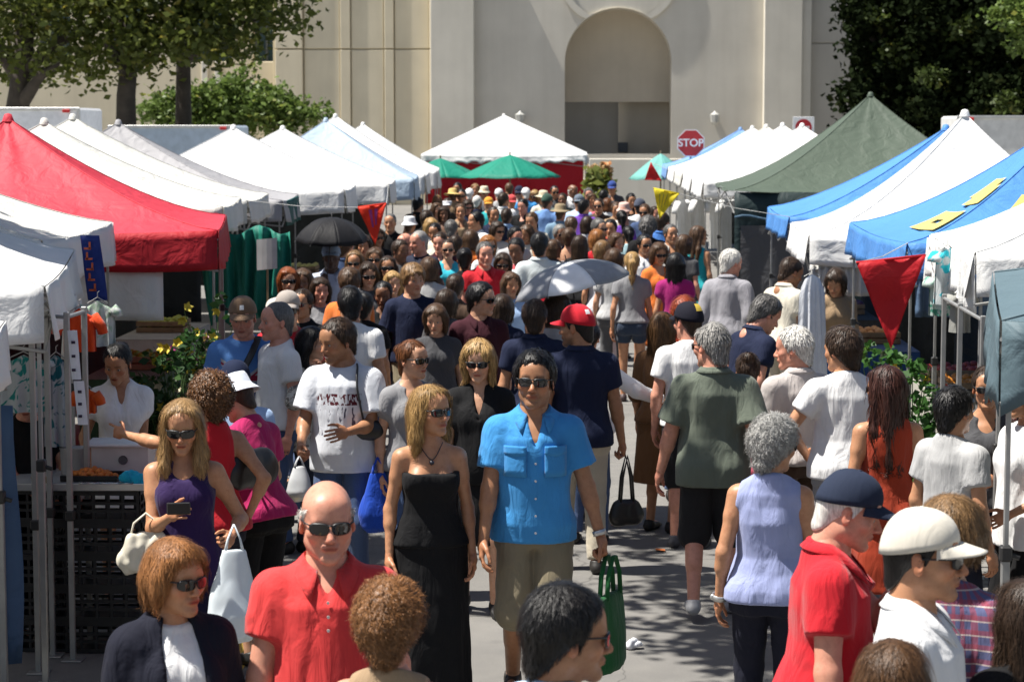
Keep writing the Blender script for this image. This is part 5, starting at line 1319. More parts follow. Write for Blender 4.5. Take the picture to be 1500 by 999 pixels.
I['blkshirt'] = P('blonde woman in black V-neck shirt and black skirt behind the couple', 702, 499, 1.76, 2, 'f', T_('black', neck='v', vd=1.24, vw=.055, sleeve=.6, loose=.7, hem=.84, collar=False), dict(kind='skirt', len=.45, c=CC['black'], flare=.02), fat=.4, skin='fair', hair='bob', hc='blond', hp=dict(len=-.125), stride=.2, head=(-6, 6, 0), shoes=(.01, .01, .01))
I['redcap'] = P('man in red cap and navy polo walking away with a black handbag', 850, 449, 1.87, 184, 'm', T_('navy', neck='polo', loose=.9, hem=.84), BEI, fat=.4, skin='olive', hair='short', hc='black', hat=('cap', capm((.52, .012, .025)), None, (m_plain((.7, .7, .7), name='emblem'), R_(62))), shades=False, head=(58, 4, 0), rh=(.29, .06, .80), rpose='grip', face=dict(beard=.6), stride=.15)
I['greytop'] = P('woman with reddish hair tied back, sunglasses and grey scoop top', 604, 499, 1.72, 22, 'f', T_('grey', neck='scoop', sleeve=.35, pat='heather'), JEAN, skin='fair', hair='bun', hc='auburn', head=(28, 0, 0))
I['whitetee'] = P('man in white printed T-shirt and jeans carrying a clear plastic bag', 500, 467, 1.86, -8, 'm', dict(kind='tee', mat=shirt_mat((.62, .64, .68), 'graphic'), loose=1.0, hem=.80, sleeve=.72, flare=.03, wr=1.3), JEAN, fat=.3, skin='olive', hair='short', hc='dkbrown', shades=False, head=(-38, 12, 0), lh=(.10, .27, 1.08), lpose='relax', rh=(.20, .26, .98), rpose='grip', face=dict(beard=.35))
I['purple'] = P('long-haired blonde in dark purple top holding a phone up and a white shopping bag', 268, 586, 1.74, 8, 'f', T_('purple', neck='scoop', sleeve=0, arm=.03, loose=.5, hem=.80), dict(kind='skirt', len=.5, c=(.012, .01, .03), flare=.04), fat=.25, skin='tan', hair='long', hc=(.33, .20, .085), hp=dict(len=-.25, front=1, wide=.008), head=(-4, 12, 0), rh=(.06, .30, 1.20), rpose='hold', lh=(.24, .20, 1.08), lpose='grip', face=dict(gs=1.1), headscale=1.04)
I['curlyred'] = P('woman with big brown curls and bare shoulders pointing across the stall', 305, 549, 1.74, 216, 'f', T_('red', neck='racer', sleeve=0), NVP, fat=.2, skin='tan', hair='curly', hc=(.12, .055, .022), hp=dict(seed=8, n=240, big=1.12), shades=False, rh=(.18, -.1, .95), lh=(.30, .52, 1.38), lpose='point', lpole=(.3, .2, -1))
I['buckethat'] = P('woman in white bucket hat and magenta shirt leaning over the stall', 347, 549, 1.70, -128, 'f', T_('magenta', sleeve=.6, loose=.7, hem=.86), dict(kind='pants', len=.32, c=CC['black'], wide=.03), lean=14, fat=.3, skin='fair', hair='short', hc='dkbrown', hat=('bucket', m_cloth((.66, .70, .78), wr=.4)), head=(8, 12, 0), shades=False, rh=(.2, .35, 1.0), lh=(.2, .32, 1.05), shoes=(.012, .012, .012))
I['navycap2'] = P('person in dark navy cap bending between the blue T-shirt and the white hat', 346, 530, 1.66, 190, 'm', T_('ltblue', loose=.8), NVP, skin='tan', hair='short', hc='black', hat=('cap', capm((.012, .018, .045))), shades=False, head=(10, 10, 0))
I['jack'] = P('man in brown cap and blue flag T-shirt with a black strap across his chest', 357, 436, 1.86, 14, 'm', dict(kind='tee', mat=shirt_mat((.10, .24, .56), 'jack'), loose=.8, sleeve=.72, flare=.02), JEAN, fat=.4, skin='rosy', hair='short', hc='dkbrown', hat=('cap', capm((.20, .125, .075)), None, (m_plain((.7, .68, .65), name='emblem'), R_(-85))), shades=False, head=(-12, 12, 0), face=dict(beard=.25))
I['baldprof'] = P('balding man in profile just behind the man in the brown cap', 402, 444, 1.84, -60, 'm', T_('white'), JEAN, fat=.3, skin='rosy', hair='crew', hc='dkgrey', shades=False)
I['greycap'] = P('man in pale grey cap, sunglasses and red shirt behind the blue T-shirt', 421, 429, 1.82, 6, 'm', T_('red', loose=.7), JEAN, fat=.3, skin='tan', hair='short', hc='brown', hat=('cap', capm((.34, .30, .27))), face=dict(gs=1.15, beard=.2))
I['darkwoman'] = P('woman with dark hair and sunglasses beside the pale grey cap', 441, 424, 1.72, -20, 'f', T_('black'), JEAN, skin='tan', hair='bun', hc='dkbrown')
I['asian'] = P('woman with long black hair and cream patterned sleeves raising her hand', 457, 479, 1.66, 62, 'f', T_((.50, .48, .42), c2=(.16, .14, .12), pat='floral', sleeve=1.6, loose=.8, hem=.80), dict(kind='pants', c=(.03, .035, .05)), skin='fair', hair='long', hc='black', hp=dict(len=-.28), head=(10, 5, 0), shades=False, rh=(.28, .22, 1.42), rpose='hold', rpole=(.6, -.2, -1))
I['backwhite'] = P('dark-haired man seen from behind in plain white T-shirt', 515, 421, 1.85, 172, 'm', T_('white', loose=.8), JEAN, fat=.3, skin='tan', hair='short', hc='black', shades=False, head=(22, 8, 0))
I['teen'] = P('fair-haired teenage boy in plain navy T-shirt', 604, 388, 1.84, 10, 'm', T_('navy', loose=.9, sleeve=.75, flare=.03), KH, fat=.2, skin='fair', hair='mop', hc='dkblond', shades=False, head=(18, 4, 0), lh=(.06, .28, 1.06), lpose='relax')
I['maroon'] = P('young dark-haired man in dark maroon shirt looking to the side', 703, 416, 1.80, 18, 'm', T_('maroon', neck='crew', collar=True, loose=.8), JEAN, fat=.15, skin='fair', hair='tousled', hc='black', head=(44, 2, 0))
I['olive'] = P('big grey-haired man in sage green shirt and dark shorts walking away', 1047, 474, 1.88, 176, 'm', T_('olive', neck='crew', collar=True, loose=1.0, hem=.80, sleeve=.75, flare=.035, wr=1.5), DKS, fat=.7, skin='rosy', hair='receding', hc='grey', head=(42, 4, 0), lh=(.32, .08, .84), stride=-.3, shoes=(.35, .35, .36))
I['capwhite'] = P('man in black cap with yellow lettering and white shirt walking away', 1012, 445, 1.82, 172, 'm', T_('white', loose=.7), DKS, fat=.2, skin='rosy', hair='short', hc='dkbrown', hat=('cap', capm((.012, .012, .02)), None, (m_plain((.5, .36, .05), name='emblem_yellow'), R_(95), .03)), shades=False, head=(42, 2, 0), shoes=(.05, .05, .06))
I['lav'] = P('grey-haired woman in lavender sleeveless blouse and navy trousers walking away', 1130, 613, 1.72, 172, 'f', T_('lav', sleeve=0, neck='crew', loose=.95, hem=.86, wr=1.5, arm=-.01), NVP, fat=.45, skin='tan', hair='curly', hc=(.34, .335, .32), hp=dict(seed=12, n=260, big=.8), head=(-34, 6, 0), headscale=1.04, stride=.12)
I['whitetee2'] = P('dark-haired man in plain white T-shirt with hand on hip beside the long-haired woman', 1238, 481, 1.84, 184, 'm', T_('white', loose=.85, hem=.84, wr=1.4), dict(kind='pants', c=(.30, .30, .31)), fat=.4, skin='tan', hair='tousled', hc='dkbrown', shades=False, head=(38, 4, 0), lh=(.22, .12, .98), lpole=(1, -.6, -.1))
I['longhair'] = P('woman with very long dark chestnut hair and rust red top', 1300, 537, 1.74, 186, 'f', T_('rust', sleeve=0, neck='scoop', loose=.4, arm=.02, hem=.80), dict(kind='skirt', len=.45, c=CC['rust'], flare=.05), fat=.2, skin='tan', hair='long', hc='mahog', hp=dict(len=-.42, wide=.02), head=(34, 2, 0))
I['whitehair'] = P('white-haired man in pale long-sleeved shirt and brown trousers', 1166, 480, 1.80, 206, 'm', T_((.46, .42, .40), sleeve=2.0, collar=True, loose=.8, wr=1.5), dict(kind='pants', c=CC['brown']), fat=.3, skin='rosy', hair='short', hc='white', shades=False, head=(48, 6, 0), lh=(.14, .24, 1.02))
I['navybend'] = P('man in navy polo bending towards the stalls on the right', 1122, 432, 1.84, 118, 'm', T_('navy', neck='polo', loose=.7), BEI, lean=16, fat=.4, skin='rosy', hair='short', hc='dkgrey', shades=False, head=(-6, 14, 0))
I['pinktank'] = P('woman with dark hair pinned up and pink tank top behind the sage green shirt', 1096, 517, 1.62, 176, 'f', T_('pink', sleeve=0, neck='racer'), JEAN, skin='tan', hair='bun', hc='dkbrown', hp=dict(bunat=(0, .09, .10)), shades=False)
I['greyshirt'] = P('grey-haired man in loose grey long-sleeved shirt near the dark green tent', 1069, 366, 1.84, 158, 'm', T_((.27, .265, .29), sleeve=2.0, collar=True, loose=1.0, hem=.78, wr=1.6), GRP, lean=5, fat=.4, skin='rosy', hair='short', hc='white', shades=False, head=(-32, 6, 0))
I['cream'] = P('balding man in cream polo looking into the stall by the hanging white dress', 1158, 377, 1.84, 128, 'm', T_('cream', collar=True, loose=.8), BEI, lean=8, fat=.4, skin='olive', hair='receding', hc='dkbrown', shades=False, head=(-10, 14, 0), rh=(.15, .3, 1.05))
I['vendor_tan'] = P('stall keeper in tan shirt and blue apron under the white peaked tent', 1228, 392, 1.74, 12, 'f', T_('tan', sleeve=1.3), dict(kind='pants', c=(.03, .12, .33)), skin='tan', hair='bob', hc='dkbrown', shades=False, head=(-30, 20, 0), lean=8)
I['vendor_white'] = P('dark-haired stall keeper in white dress behind the food table', 176, 501, 1.72, 16, 'f', T_('white', neck='v', vd=1.30, vw=.06, sleeve=.35, loose=.3), dict(kind='skirt', len=.5, c=CC['white'], flare=.04), lean=6, fat=.15, skin='olive', hair='bun', hc='black', head=(-22, 16, 0), shades=False, rh=(.22, .2, .95), lh=(.05, .30, 1.0), lpose='hold')
I['vendor_black'] = P('stall keeper in black shirt and cap behind the tent poles at the far left', 42, 552, 1.60, 40, 'm', T_('black', loose=.7), NVP, skin='rosy', hair='short', hc='grey', hat=('cap', capm('black')), shades=False, head=(-30, 16, 0), lh=(.2, .3, .95), rh=(.1, .3, 1.0))
# ---- under the right hand stalls
I['shade_w'] = P('woman in sunglasses and grey tank behind the poles under the right tents', 1447, 538, 1.70, -10, 'f', T_('dkgrey', sleeve=0, neck='scoop'), NVP, skin='tan', hair='bun', hc='dkbrown', lh=(.05, .3, 1.1), lpose='hold', rh=(.2, .25, 1.0))
I['shade_t'] = P('person in white T-shirt with a red and white shopping bag behind the poles', 1402, 568, 1.70, 130, 'm', T_('ltgrey', loose=.8), NVP, skin='tan', hair='short', hc='black', shades=False)
I['shade_s'] = P('person in white shirt and black shorts at the right edge behind the poles', 1500, 545, 1.76, -70, 'f', T_('white', loose=.9, sleeve=.8, hem=.78), dict(kind='shorts', len=.40, c=CC['black'], wide=.02), skin='tan', hair='bob', hc='dkbrown', lh=(.2, .2, 1.0))
I['rightedge'] = P('dark-haired figure at the lower right corner behind the tent poles', 1498, 850, 1.62, 200, 'f', T_('black', sleeve=.5), NVP, skin='tan', hair='long', hc='dkbrown', shades=False, hp=dict(len=-.35))
# ---- middle of the aisle
I['umb_navy'] = P('man in navy polo sheltering under the silver umbrella', 784, 440, 1.78, 176, 'm', T_('navy', neck='crew', collar=True, loose=.8), JEAN, fat=.4, skin='tan', hair='short', hc='dkbrown', shades=False)
I['umb_grey'] = P('person in light grey T-shirt directly under the silver umbrella', 815, 432, 1.80, 150, 'm', T_('ltgrey', loose=.9, wr=1.5), JEAN, fat=.3, skin='brown', hair='short', hc='dkbrown', shades=False, head=(-20, 10, 0), rh=(.10, .28, 1.38), rpose='grip')
I['umb_dark'] = P('woman with long dark hair between the silver umbrella and the red cap', 833, 452, 1.68, 170, 'f', T_('black'), JEAN, skin='tan', hair='long', hc='dkbrown', hp=dict(len=-.32), shades=False)
I['whitearm'] = P('person in white sleeve reaching out behind the man in the red cap', 862, 470, 1.68, 168, 'f', T_('white', sleeve=1.85, loose=.7), JEAN, skin='fair', hair='short', hc='black', shades=False, rh=(.60, .12, 1.12), rpole=(.2, .3, -1), rpose='hold')
I['whitedress'] = P('fair-haired woman in long white dress beyond the silver umbrella', 882, 353, 1.74, 178, 'f', T_((.52, .53, .56), sleeve=.6, loose=.7, hem=.84), dict(kind='dress', len=.25, c=(.52, .53, .56), flare=.05), skin='tan', hair='bob', hc='dkblond', shades=False, hp=dict(len=-.07))
I['logo'] = P('man in pale shirt with a round red logo on its back', 790, 342, 1.90, 180, 'm', dict(kind='tee', mat=shirt_mat((.52, .57, .58), 'backlogo'), loose=1.0, collar=True, sleeve=.75, flare=.03), JEAN, fat=.5, skin='tan', hair='short', hc='black', shades=False, head=(0, 6, 0))
I['shorts'] = P('woman with blond ponytail, grey top and denim shorts walking away', 926, 369, 1.72, 178, 'f', T_('grey', sleeve=.45, loose=.3, hem=.93), dict(kind='shorts', len=.70, c=(.03, .045, .075), wide=.005), fat=.1, skin='tan', hair='pony', hc='blond', hp=dict(len=-.24), shades=False, stride=.25, shoes=(.05, .03, .03))
I['magenta2'] = P('woman with long black hair and magenta top near the stop sign side', 990, 371, 1.72, 172, 'f', T_((.30, .01, .13), sleeve=.35), JEAN, skin='tan', hair='long', hc='black', hp=dict(len=-.27), shades=False)
I['orange'] = P('woman in orange top and sunglasses facing the camera', 966, 356, 1.74, 30, 'f', T_('orange', sleeve=.3, neck='scoop', loose=.5), dict(kind='skirt', len=.5, c=CC['orange'], flare=.04), skin='tan', hair='bob', hc='brown', head=(-10, 8, 0))
I['tealdress'] = P('woman with long wavy brown hair in teal dress by the hanging shirts', 1022, 331, 1.78, 150, 'f', T_('teal', sleeve=.0, neck='scoop'), dict(kind='dress', len=.5, c=CC['teal'], flare=.05), skin='tan', hair='long', hc='brown', hp=dict(len=-.33, wide=.03), shades=False, head=(-50, 5, 0))
I['brownlong'] = P('woman with long brown hair and brown dress behind the black cap', 972, 458, 1.70, 150, 'f', T_((.16, .075, .03), sleeve=1.2, loose=.6), dict(kind='dress', len=.4, c=(.16, .075, .03), flare=.05), skin='tan', hair='long', hc=(.10, .05, .02), hp=dict(len=-.36, wide=.01), shades=False)
I['redhead'] = P('red-haired person just above the black cap with yellow lettering', 1003, 434, 1.72, 160, 'f', T_('rust', sleeve=.6), JEAN, skin='fair', hair='long', hc=(.26, .05, .02), hp=dict(len=-.12), shades=False)
I['tank_bun'] = P('woman with black hair in a high knot and black racerback top seen from behind', 681, 363, 1.76, 178, 'f', T_('black', neck='racer', sleeve=0), JEAN, fat=.25, skin='tan', hair='bun', hc='black', hp=dict(bunat=(0, .10, .06)), shades=False)
I['redpolo2'] = P('smiling dark-haired man in bright red shirt facing the camera', 711, 356, 1.82, 14, 'm', T_('red', collar=True, loose=.9), JEAN, fat=.5, skin='rosy', hair='short', hc='dkgrey', shades=False)
I['gingerw'] = P('woman with ginger hair behind the man in the bright red shirt', 716, 346, 1.74, 30, 'f', T_('white'), JEAN, skin='fair', hair='bob', hc='ginger')
I['redwhite'] = P('dark-haired man in red and white shirt right of the bright red shirt', 757, 349, 1.80, -14, 'm', T_('white', c2=(.5, .02, .03), pat='hstripe', ps=.35, loose=.8), JEAN, fat=.3, skin='brown', hair='short', hc='black', shades=False, head=(0, 14, 0))
I['kidcap'] = P('child in pale cap between the logo shirt and the umbrella', 812, 352, 1.62, 150, 'f', T_('dkgrey'), JEAN, skin='tan', hair='bob', hc='brown', hat=('cap', capm('offw')), shades=False)
I['bareback'] = P('woman with pinned brown hair and bare shoulders beyond the silver umbrella', 834, 335, 1.74, 168, 'f', T_('grey', neck='strapless', sleeve=0), JEAN, skin='fair', hair='short', hc='brown', hp=dict(vol=.02), shades=False)
I['redtop'] = P('fair-haired woman in red top above the silver umbrella', 874, 337, 1.76, 190, 'f', T_('red'), JEAN, skin='tan', hair='bob', hc='ginger', shades=False)
I['childbrown'] = P('small child with brown hair and white top behind the teenage boy', 636, 407, 1.48, 10, 'm', T_('offw'), KH, skin='fair', hair='tousled', hc='brown', shades=False, headscale=1.15, head=(10, 16, 0))
I['darkgirl'] = P('dark-haired woman with brown skin left of the teenage boy', 563, 412, 1.68, 12, 'f', T_('black', neck='scoop'), JEAN, skin='brown', hair='bun', hc='black', shades=False, head=(-16, 10, 0))
I['blondkid'] = P('blond child partly hidden behind the teenage boy', 576, 399, 1.62, 20, 'f', T_('cream'), JEAN, skin='fair', hair='bob', hc='blond', shades=False)
I['navytgrey'] = P('grey-haired man in navy T-shirt with chest print', 614, 339, 1.84, -28, 'm', dict(kind='tee', mat=shirt_mat((.016, .02, .04), 'chest'), loose=.9), KH, fat=.5, skin='rosy', hair='crew', hc='grey', shades=False, head=(-20, 4, 0))
I['baldsun'] = P('bald man in sunglasses with open collar left of the navy T-shirt', 593, 342, 1.80, -10, 'm', T_((.25, .22, .26), neck='v'), JEAN, fat=.4, skin='rosy', hair='fringe_bald', hc='dkgrey', head=(-18, 0, 0))
I['turq'] = P('woman with dark hair and sunglasses in turquoise tank top', 656, 351, 1.72, 4, 'f', T_((.03, .40, .52), neck='scoop', sleeve=0), JEAN, skin='fair', hair='bun', hc='dkbrown')
I['redhair2'] = P('red-haired woman in sunglasses left of the man with the black umbrella', 422, 393, 1.72, 14, 'f', T_('offw'), JEAN, skin='fair', hair='bob', hc='red', hp=dict(len=-.10), face=dict(gs=1.15))
I['umbman'] = P('man in flat cap and pale blue shirt holding a black umbrella', 485, 358, 1.86, 4, 'm', T_((.50, .56, .68), collar=True, loose=.9, sleeve=.75, flare=.03, wr=1.6), JEAN, fat=.3, skin='dark', hair='crew', hc='black', hat=('cap', capm((.25, .32, .42))), shades=False, rh=(.05, .26, 1.36), rpose='grip')
I['blondsun'] = P('blonde woman in sunglasses right of the black umbrella', 521, 368, 1.74, 16, 'f', T_('offw', neck='scoop'), JEAN, skin='tan', hair='long', hc='dkblond', hp=dict(len=-.22), head=(-20, 4, 0))
I['brownsun'] = P('brown-haired woman in sunglasses below the red pennant', 549, 364, 1.74, 0, 'f', T_('black'), JEAN, skin='tan', hair='bob', hc='brown')
I['brownsun2'] = P('woman with dark brown hair and big sunglasses behind the teenage boy', 568, 376, 1.70, 4, 'f', T_('brown'), JEAN, skin='tan', hair='long', hc='dkbrown', hp=dict(len=-.15), face=dict(gs=1.2))
I['orangearm'] = P('man with brown hair and orange shirt below the black umbrella', 515, 394, 1.82, 150, 'm', T_('orange'), JEAN, skin='tan', hair='tousled', hc='brown', shades=False, head=(30, 0, 0))
I['baldblack'] = P('bald man in black shirt right of the red pennant', 571, 314, 1.80, -6, 'm', T_('black', collar=True), JEAN, fat=.4, skin='tan', hair='crew', hc='dkgrey', shades=False)
I['whitehood'] = P('person in white sun hat beside the bald man in black', 601, 318, 1.74, 160, 'f', T_('offw'), JEAN, skin='tan', hair='short', hc='brown', hat=('bucket', m_cloth((.72, .73, .75), wr=.3)), shades=False)
# ---- the far crowd: head pixel, height, yaw, sex, shirt, hair, hair colour, hat, label
FAR = [
 (696, 311, 1.84, -40, 'm', 'white', 'short', 'black', None, 'dark-haired man in white T-shirt in the middle of the far crowd'),
 (661, 323, 1.78, 170, 'm', 'dkgrey', 'short', 'dkgrey', None, 'grey-brown head seen from behind right of the bare-shouldered woman'),
 (638, 327, 1.74, 0, 'f', 'cream', 'bun', 'black', None, 'dark-haired woman in sunglasses and pale strapless top'),
 (754, 333, 1.76, 20, 'm', 'ltgrey', 'short', 'black', None, 'dark-haired man just above the red and white shirt'),
 (641, 286, 1.72, 10, 'f', 'tan', 'long', 'dkblond', None, 'tan-haired woman beside the last white tent of the left row'),
 (664, 278, 1.80, 170, 'm', 'tan', 'short', 'brown', ('sun', (.55, .40, .14)), 'person in golden straw hat and tan shirt at the far end'),
 (655, 291, 1.74, 0, 'f', 'brown', 'short', 'dkbrown', ('visor', (.7, .7, .74)), 'person in white visor below the golden straw hat'),
 (677, 278, 1.80, 20, 'm', 'black', 'short', 'black', None, 'dark-haired person left of the white caps at the far end'),
 (688, 277, 1.78, 175, 'm', 'navy', 'short', 'white', ('cap', (.7, .7, .7)), 'person in white cap and navy shirt at the far end left of the parasol pole'),
 (699, 287, 1.78, 170, 'm', 'navy', 'crew', 'white', None, 'white-haired man in navy shirt below the large green parasol'),
 (709, 274, 1.80, 0, 'm', 'grey', 'short', 'brown', ('bucket', (.6, .56, .42)), 'person in pale bucket hat under the large green parasol'),
 (716, 290, 1.76, 10, 'm', 'teal', 'short', 'brown', ('cap', (.62, .28, .03)), 'person in orange yellow cap and teal shirt'),
 (722, 304, 1.80, 0, 'm', 'navy', 'short', 'dkbrown', None, 'man in navy T-shirt below the orange yellow cap'),
 (731, 277, 1.78, 180, 'm', 'ltgrey', 'short', 'white', ('cap', (.6, .6, .6)), 'person in light grey cap right of the parasol pole'),
 (738, 283, 1.84, 160, 'm', 'white', 'short', 'dkbrown', None, 'tall man in white shirt turned away below the parasol'),
 (749, 286, 1.74, 10, 'm', 'offw', 'short', 'brown', ('cap', (.5, .06, .06)), 'person in red cap in the far crowd below the parasol'),
 (761, 273, 1.84, 0, 'm', 'ltgrey', 'short', 'black', ('cap', (.02, .025, .05)), 'person in dark navy cap at the far end before the red tent side'),
 (771, 276, 1.80, 170, 'm', 'blue', 'short', 'white', ('cap', (.66, .66, .66)), 'person in white cap and blue shirt at the far end'),
 (766, 292, 1.80, -20, 'm', 'black', 'short', 'black', None, 'dark-haired man in black shirt in the far crowd right of the white shirt'),
 (784, 279, 1.74, 0, 'f', 'cream', 'bob', 'blond', None, 'fair-haired woman at the far end right of the blue shirt'),
 (796, 281, 1.78, 20, 'm', 'cream', 'short', 'brown', ('sun', (.52, .46, .33)), 'person in beige sun hat behind the dark green cap'),
 (801, 285, 1.88, 168, 'm', (.16, .30, .60), 'short', 'dkbrown', ('cap', (.03, .07, .05)), 'broad man in dark green cap and light blue T-shirt turned away'),
 (812, 273, 1.82, 0, 'm', 'dkgrey', 'short', 'black', None, 'dark-haired man at the far end before the red side wall'),
 (821, 301, 1.80, 172, 'm', (.16, .26, .36), 'short', 'brown', ('sun', (.26, .20, .12)), 'person in wide brown hat and denim blue shirt'),
 (839, 271, 1.84, 30, 'm', 'white', 'fringe_bald', 'white', None, 'bald pink-headed man in white at the far end right'),
 (848, 286, 1.84, -10, 'm', 'sky', 'short', 'grey', ('cap', (.12, .15, .19)), 'man in grey cap and pale blue shirt in the far crowd'),
 (856, 293, 1.80, 160, 'm', 'violet', 'short', 'black', None, 'dark-haired man in violet shirt'),
 (867, 284, 1.72, 10, 'f', 'pink', 'bob', 'brown', None, 'woman in pink top behind the violet shirt'),
 (877, 292, 1.80, 0, 'm', 'brown', 'short', 'dkbrown', None, 'dark-haired man in brown beside the potted pampas grass'),
 (890, 291, 1.76, 170, 'f', 'white', 'bob', 'auburn', None, 'red-brown haired woman in white top near the pampas grass'),
 (897, 266, 1.92, 0, 'm', 'dkgrey', 'short', 'brown', ('cap', (.02, .05, .22)), 'person in bright blue cap standing tall beyond the crowd'),
 (876, 321, 1.78, 20, 'm', 'grey', 'short', 'dkgrey', None, 'grey-brown haired man right of the denim blue shirt'),
 (903, 297, 1.76, 0, 'm', 'tan', 'short', 'brown', None, 'brown-haired man in tan shirt left of the purple shirt'),
 (915, 298, 1.80, 10, 'm', 'offw', 'short', 'white', ('bucket', (.62, .42, .36)), 'person in pinkish sun hat at the far right of the aisle'),
 (911, 308, 1.74, 178, 'f', 'violet', 'pony', 'black', None, 'woman with black ponytail and purple shirt'),
 (937, 292, 1.86, 172, 'm', 'white', 'short', 'black', ('cap', (.05, .06, .09)), 'man in dark cap and white shirt left of the yellow pennant'),
 (921, 331, 1.70, 176, 'f', (.40, .58, .62), 'pony', 'black', None, 'woman with dark ponytail and pale aqua shirt'),
 (949, 319, 1.86, 176, 'm', 'black', 'curly', 'dkgrey', None, 'big man with dark grey curls and black shirt below the yellow pennant'),
 (970, 312, 1.84, 170, 'm', (.05, .16, .45), 'short', 'dkbrown', None, 'man in royal blue shirt just right of the yellow pennant'),
 (650, 303, 1.76, 0, 'f', 'brown', 'bob', 'dkbrown', None, 'dark-haired woman in brown left of the white T-shirt man'),
 (626, 309, 1.78, 160, 'm', 'black', 'short', 'dkbrown', None, 'dark figure beside the left tent poles above the navy T-shirt'),
 (640, 298, 1.72, 20, 'f', 'tan', 'bob', 'brown', None, 'brown-haired woman in tan close to the last left tent'),
 (675, 300, 1.78, 10, 'm', 'tan', 'tousled', 'brown', None, 'brown-haired man in tan shirt behind the white T-shirt man'),
 (684, 293, 1.74, 0, 'f', 'navy', 'bob', 'dkbrown', None, 'dark-haired woman in navy behind the white-haired man'),
 (742, 306, 1.76, 168, 'm', 'ltblue', 'short', 'dkbrown', None, 'man in pale blue shirt turned away between the navy and black shirts'),
 (780, 312, 1.78, 0, 'm', 'cream', 'short', 'brown', None, 'brown-haired man in cream shirt left of the light blue T-shirt'),
 (728, 325, 1.74, 30, 'f', 'ltgrey', 'bob', 'dkbrown', None, 'dark-haired woman in light grey above the ginger hair'),
 (772, 330, 1.70, -20, 'f', 'cream', 'bob', 'brown', None, 'woman with brown hair peeking left of the logo shirt'),
 (838, 318, 1.76, 150, 'm', (.42, .52, .64), 'short', 'brown', None, 'man in washed blue shirt above the bare-shouldered woman'),
 (860, 318, 1.74, 170, 'f', 'white', 'bob', 'dkbrown', None, 'woman in white blouse right of the washed blue shirt'),
 (896, 322, 1.76, 10, 'm', 'rust', 'short', 'black', None, 'dark-haired man in rust shirt left of the aqua shirt'),
 (904, 342, 1.70, 30, 'f', 'tan', 'bob', 'brown', None, 'brown-haired woman in tan between the red top and the ponytail'),
 (945, 300, 1.80, 0, 'm', 'denim', 'short', 'brown', None, 'brown-haired man in denim shirt above the dark curls'),
 (960, 303, 1.74, 20, 'f', 'black', 'long', 'dkbrown', None, 'dark-haired woman in black behind the yellow pennant'),
 (824, 284, 1.76, 0, 'm', 'olive', 'short', 'dkbrown', None, 'man in olive shirt at the far end left of the bald man'),
 (746, 269, 1.84, 175, 'm', 'cream', 'short', 'brown', None, 'brown-haired man at the far end under the parasol edge'),
 (696, 270, 1.82, 0, 'f', 'tan', 'bob', 'dkblond', None, 'fair-haired woman far back beside the parasol pole'),
 (671, 268, 1.86, 10, 'm', 'black', 'short', 'black', None, 'dark-haired man far back left under the parasol'),
 (862, 276, 1.80, 0, 'm', 'grey', 'short', 'dkgrey', None, 'grey-haired man far back right before the red side wall'),
 (884, 279, 1.78, 170, 'm', 'navy', 'short', 'black', None, 'man in navy far back beside the pampas grass'),
 (924, 284, 1.80, 0, 'm', 'black', 'short', 'black', None, 'dark-haired man far back below the teal parasol'),
 (540, 385, 1.72, 20, 'f', 'dkgrey', 'bob', 'dkbrown', None, 'dark-haired woman between the brown hair and the white T-shirt back'),
 (630, 378, 1.70, 170, 'f', 'ltgrey', 'bob', 'brown', None, 'brown-haired woman in light grey right of the teenage boy'),
 (668, 345, 1.70, 170, 'f', 'brown', 'short', 'dkbrown', None, 'dark-haired person in brown behind the racerback top'),
 (738, 372, 1.68, 20, 'f', 'white', 'bob', 'dkbrown', None, 'dark-haired woman in white right of the bright red shirt'),
 (748, 400, 1.62, 10, 'f', 'ltblue', 'bob', 'brown', None, 'short person in pale blue left of the logo shirt'),
 (654, 425, 1.62, 170, 'f', 'dkgrey', 'bob', 'dkbrown', None, 'short dark-haired person left of the maroon shirt'),
 (552, 335, 1.72, 10, 'f', 'black', 'bob', 'dkbrown', None, 'dark-haired woman in black just below the red pennant tip'),
 (470, 408, 1.66, 20, 'f', 'grey', 'bob', 'dkbrown', None, 'dark-haired woman below the man with the black umbrella'),
]
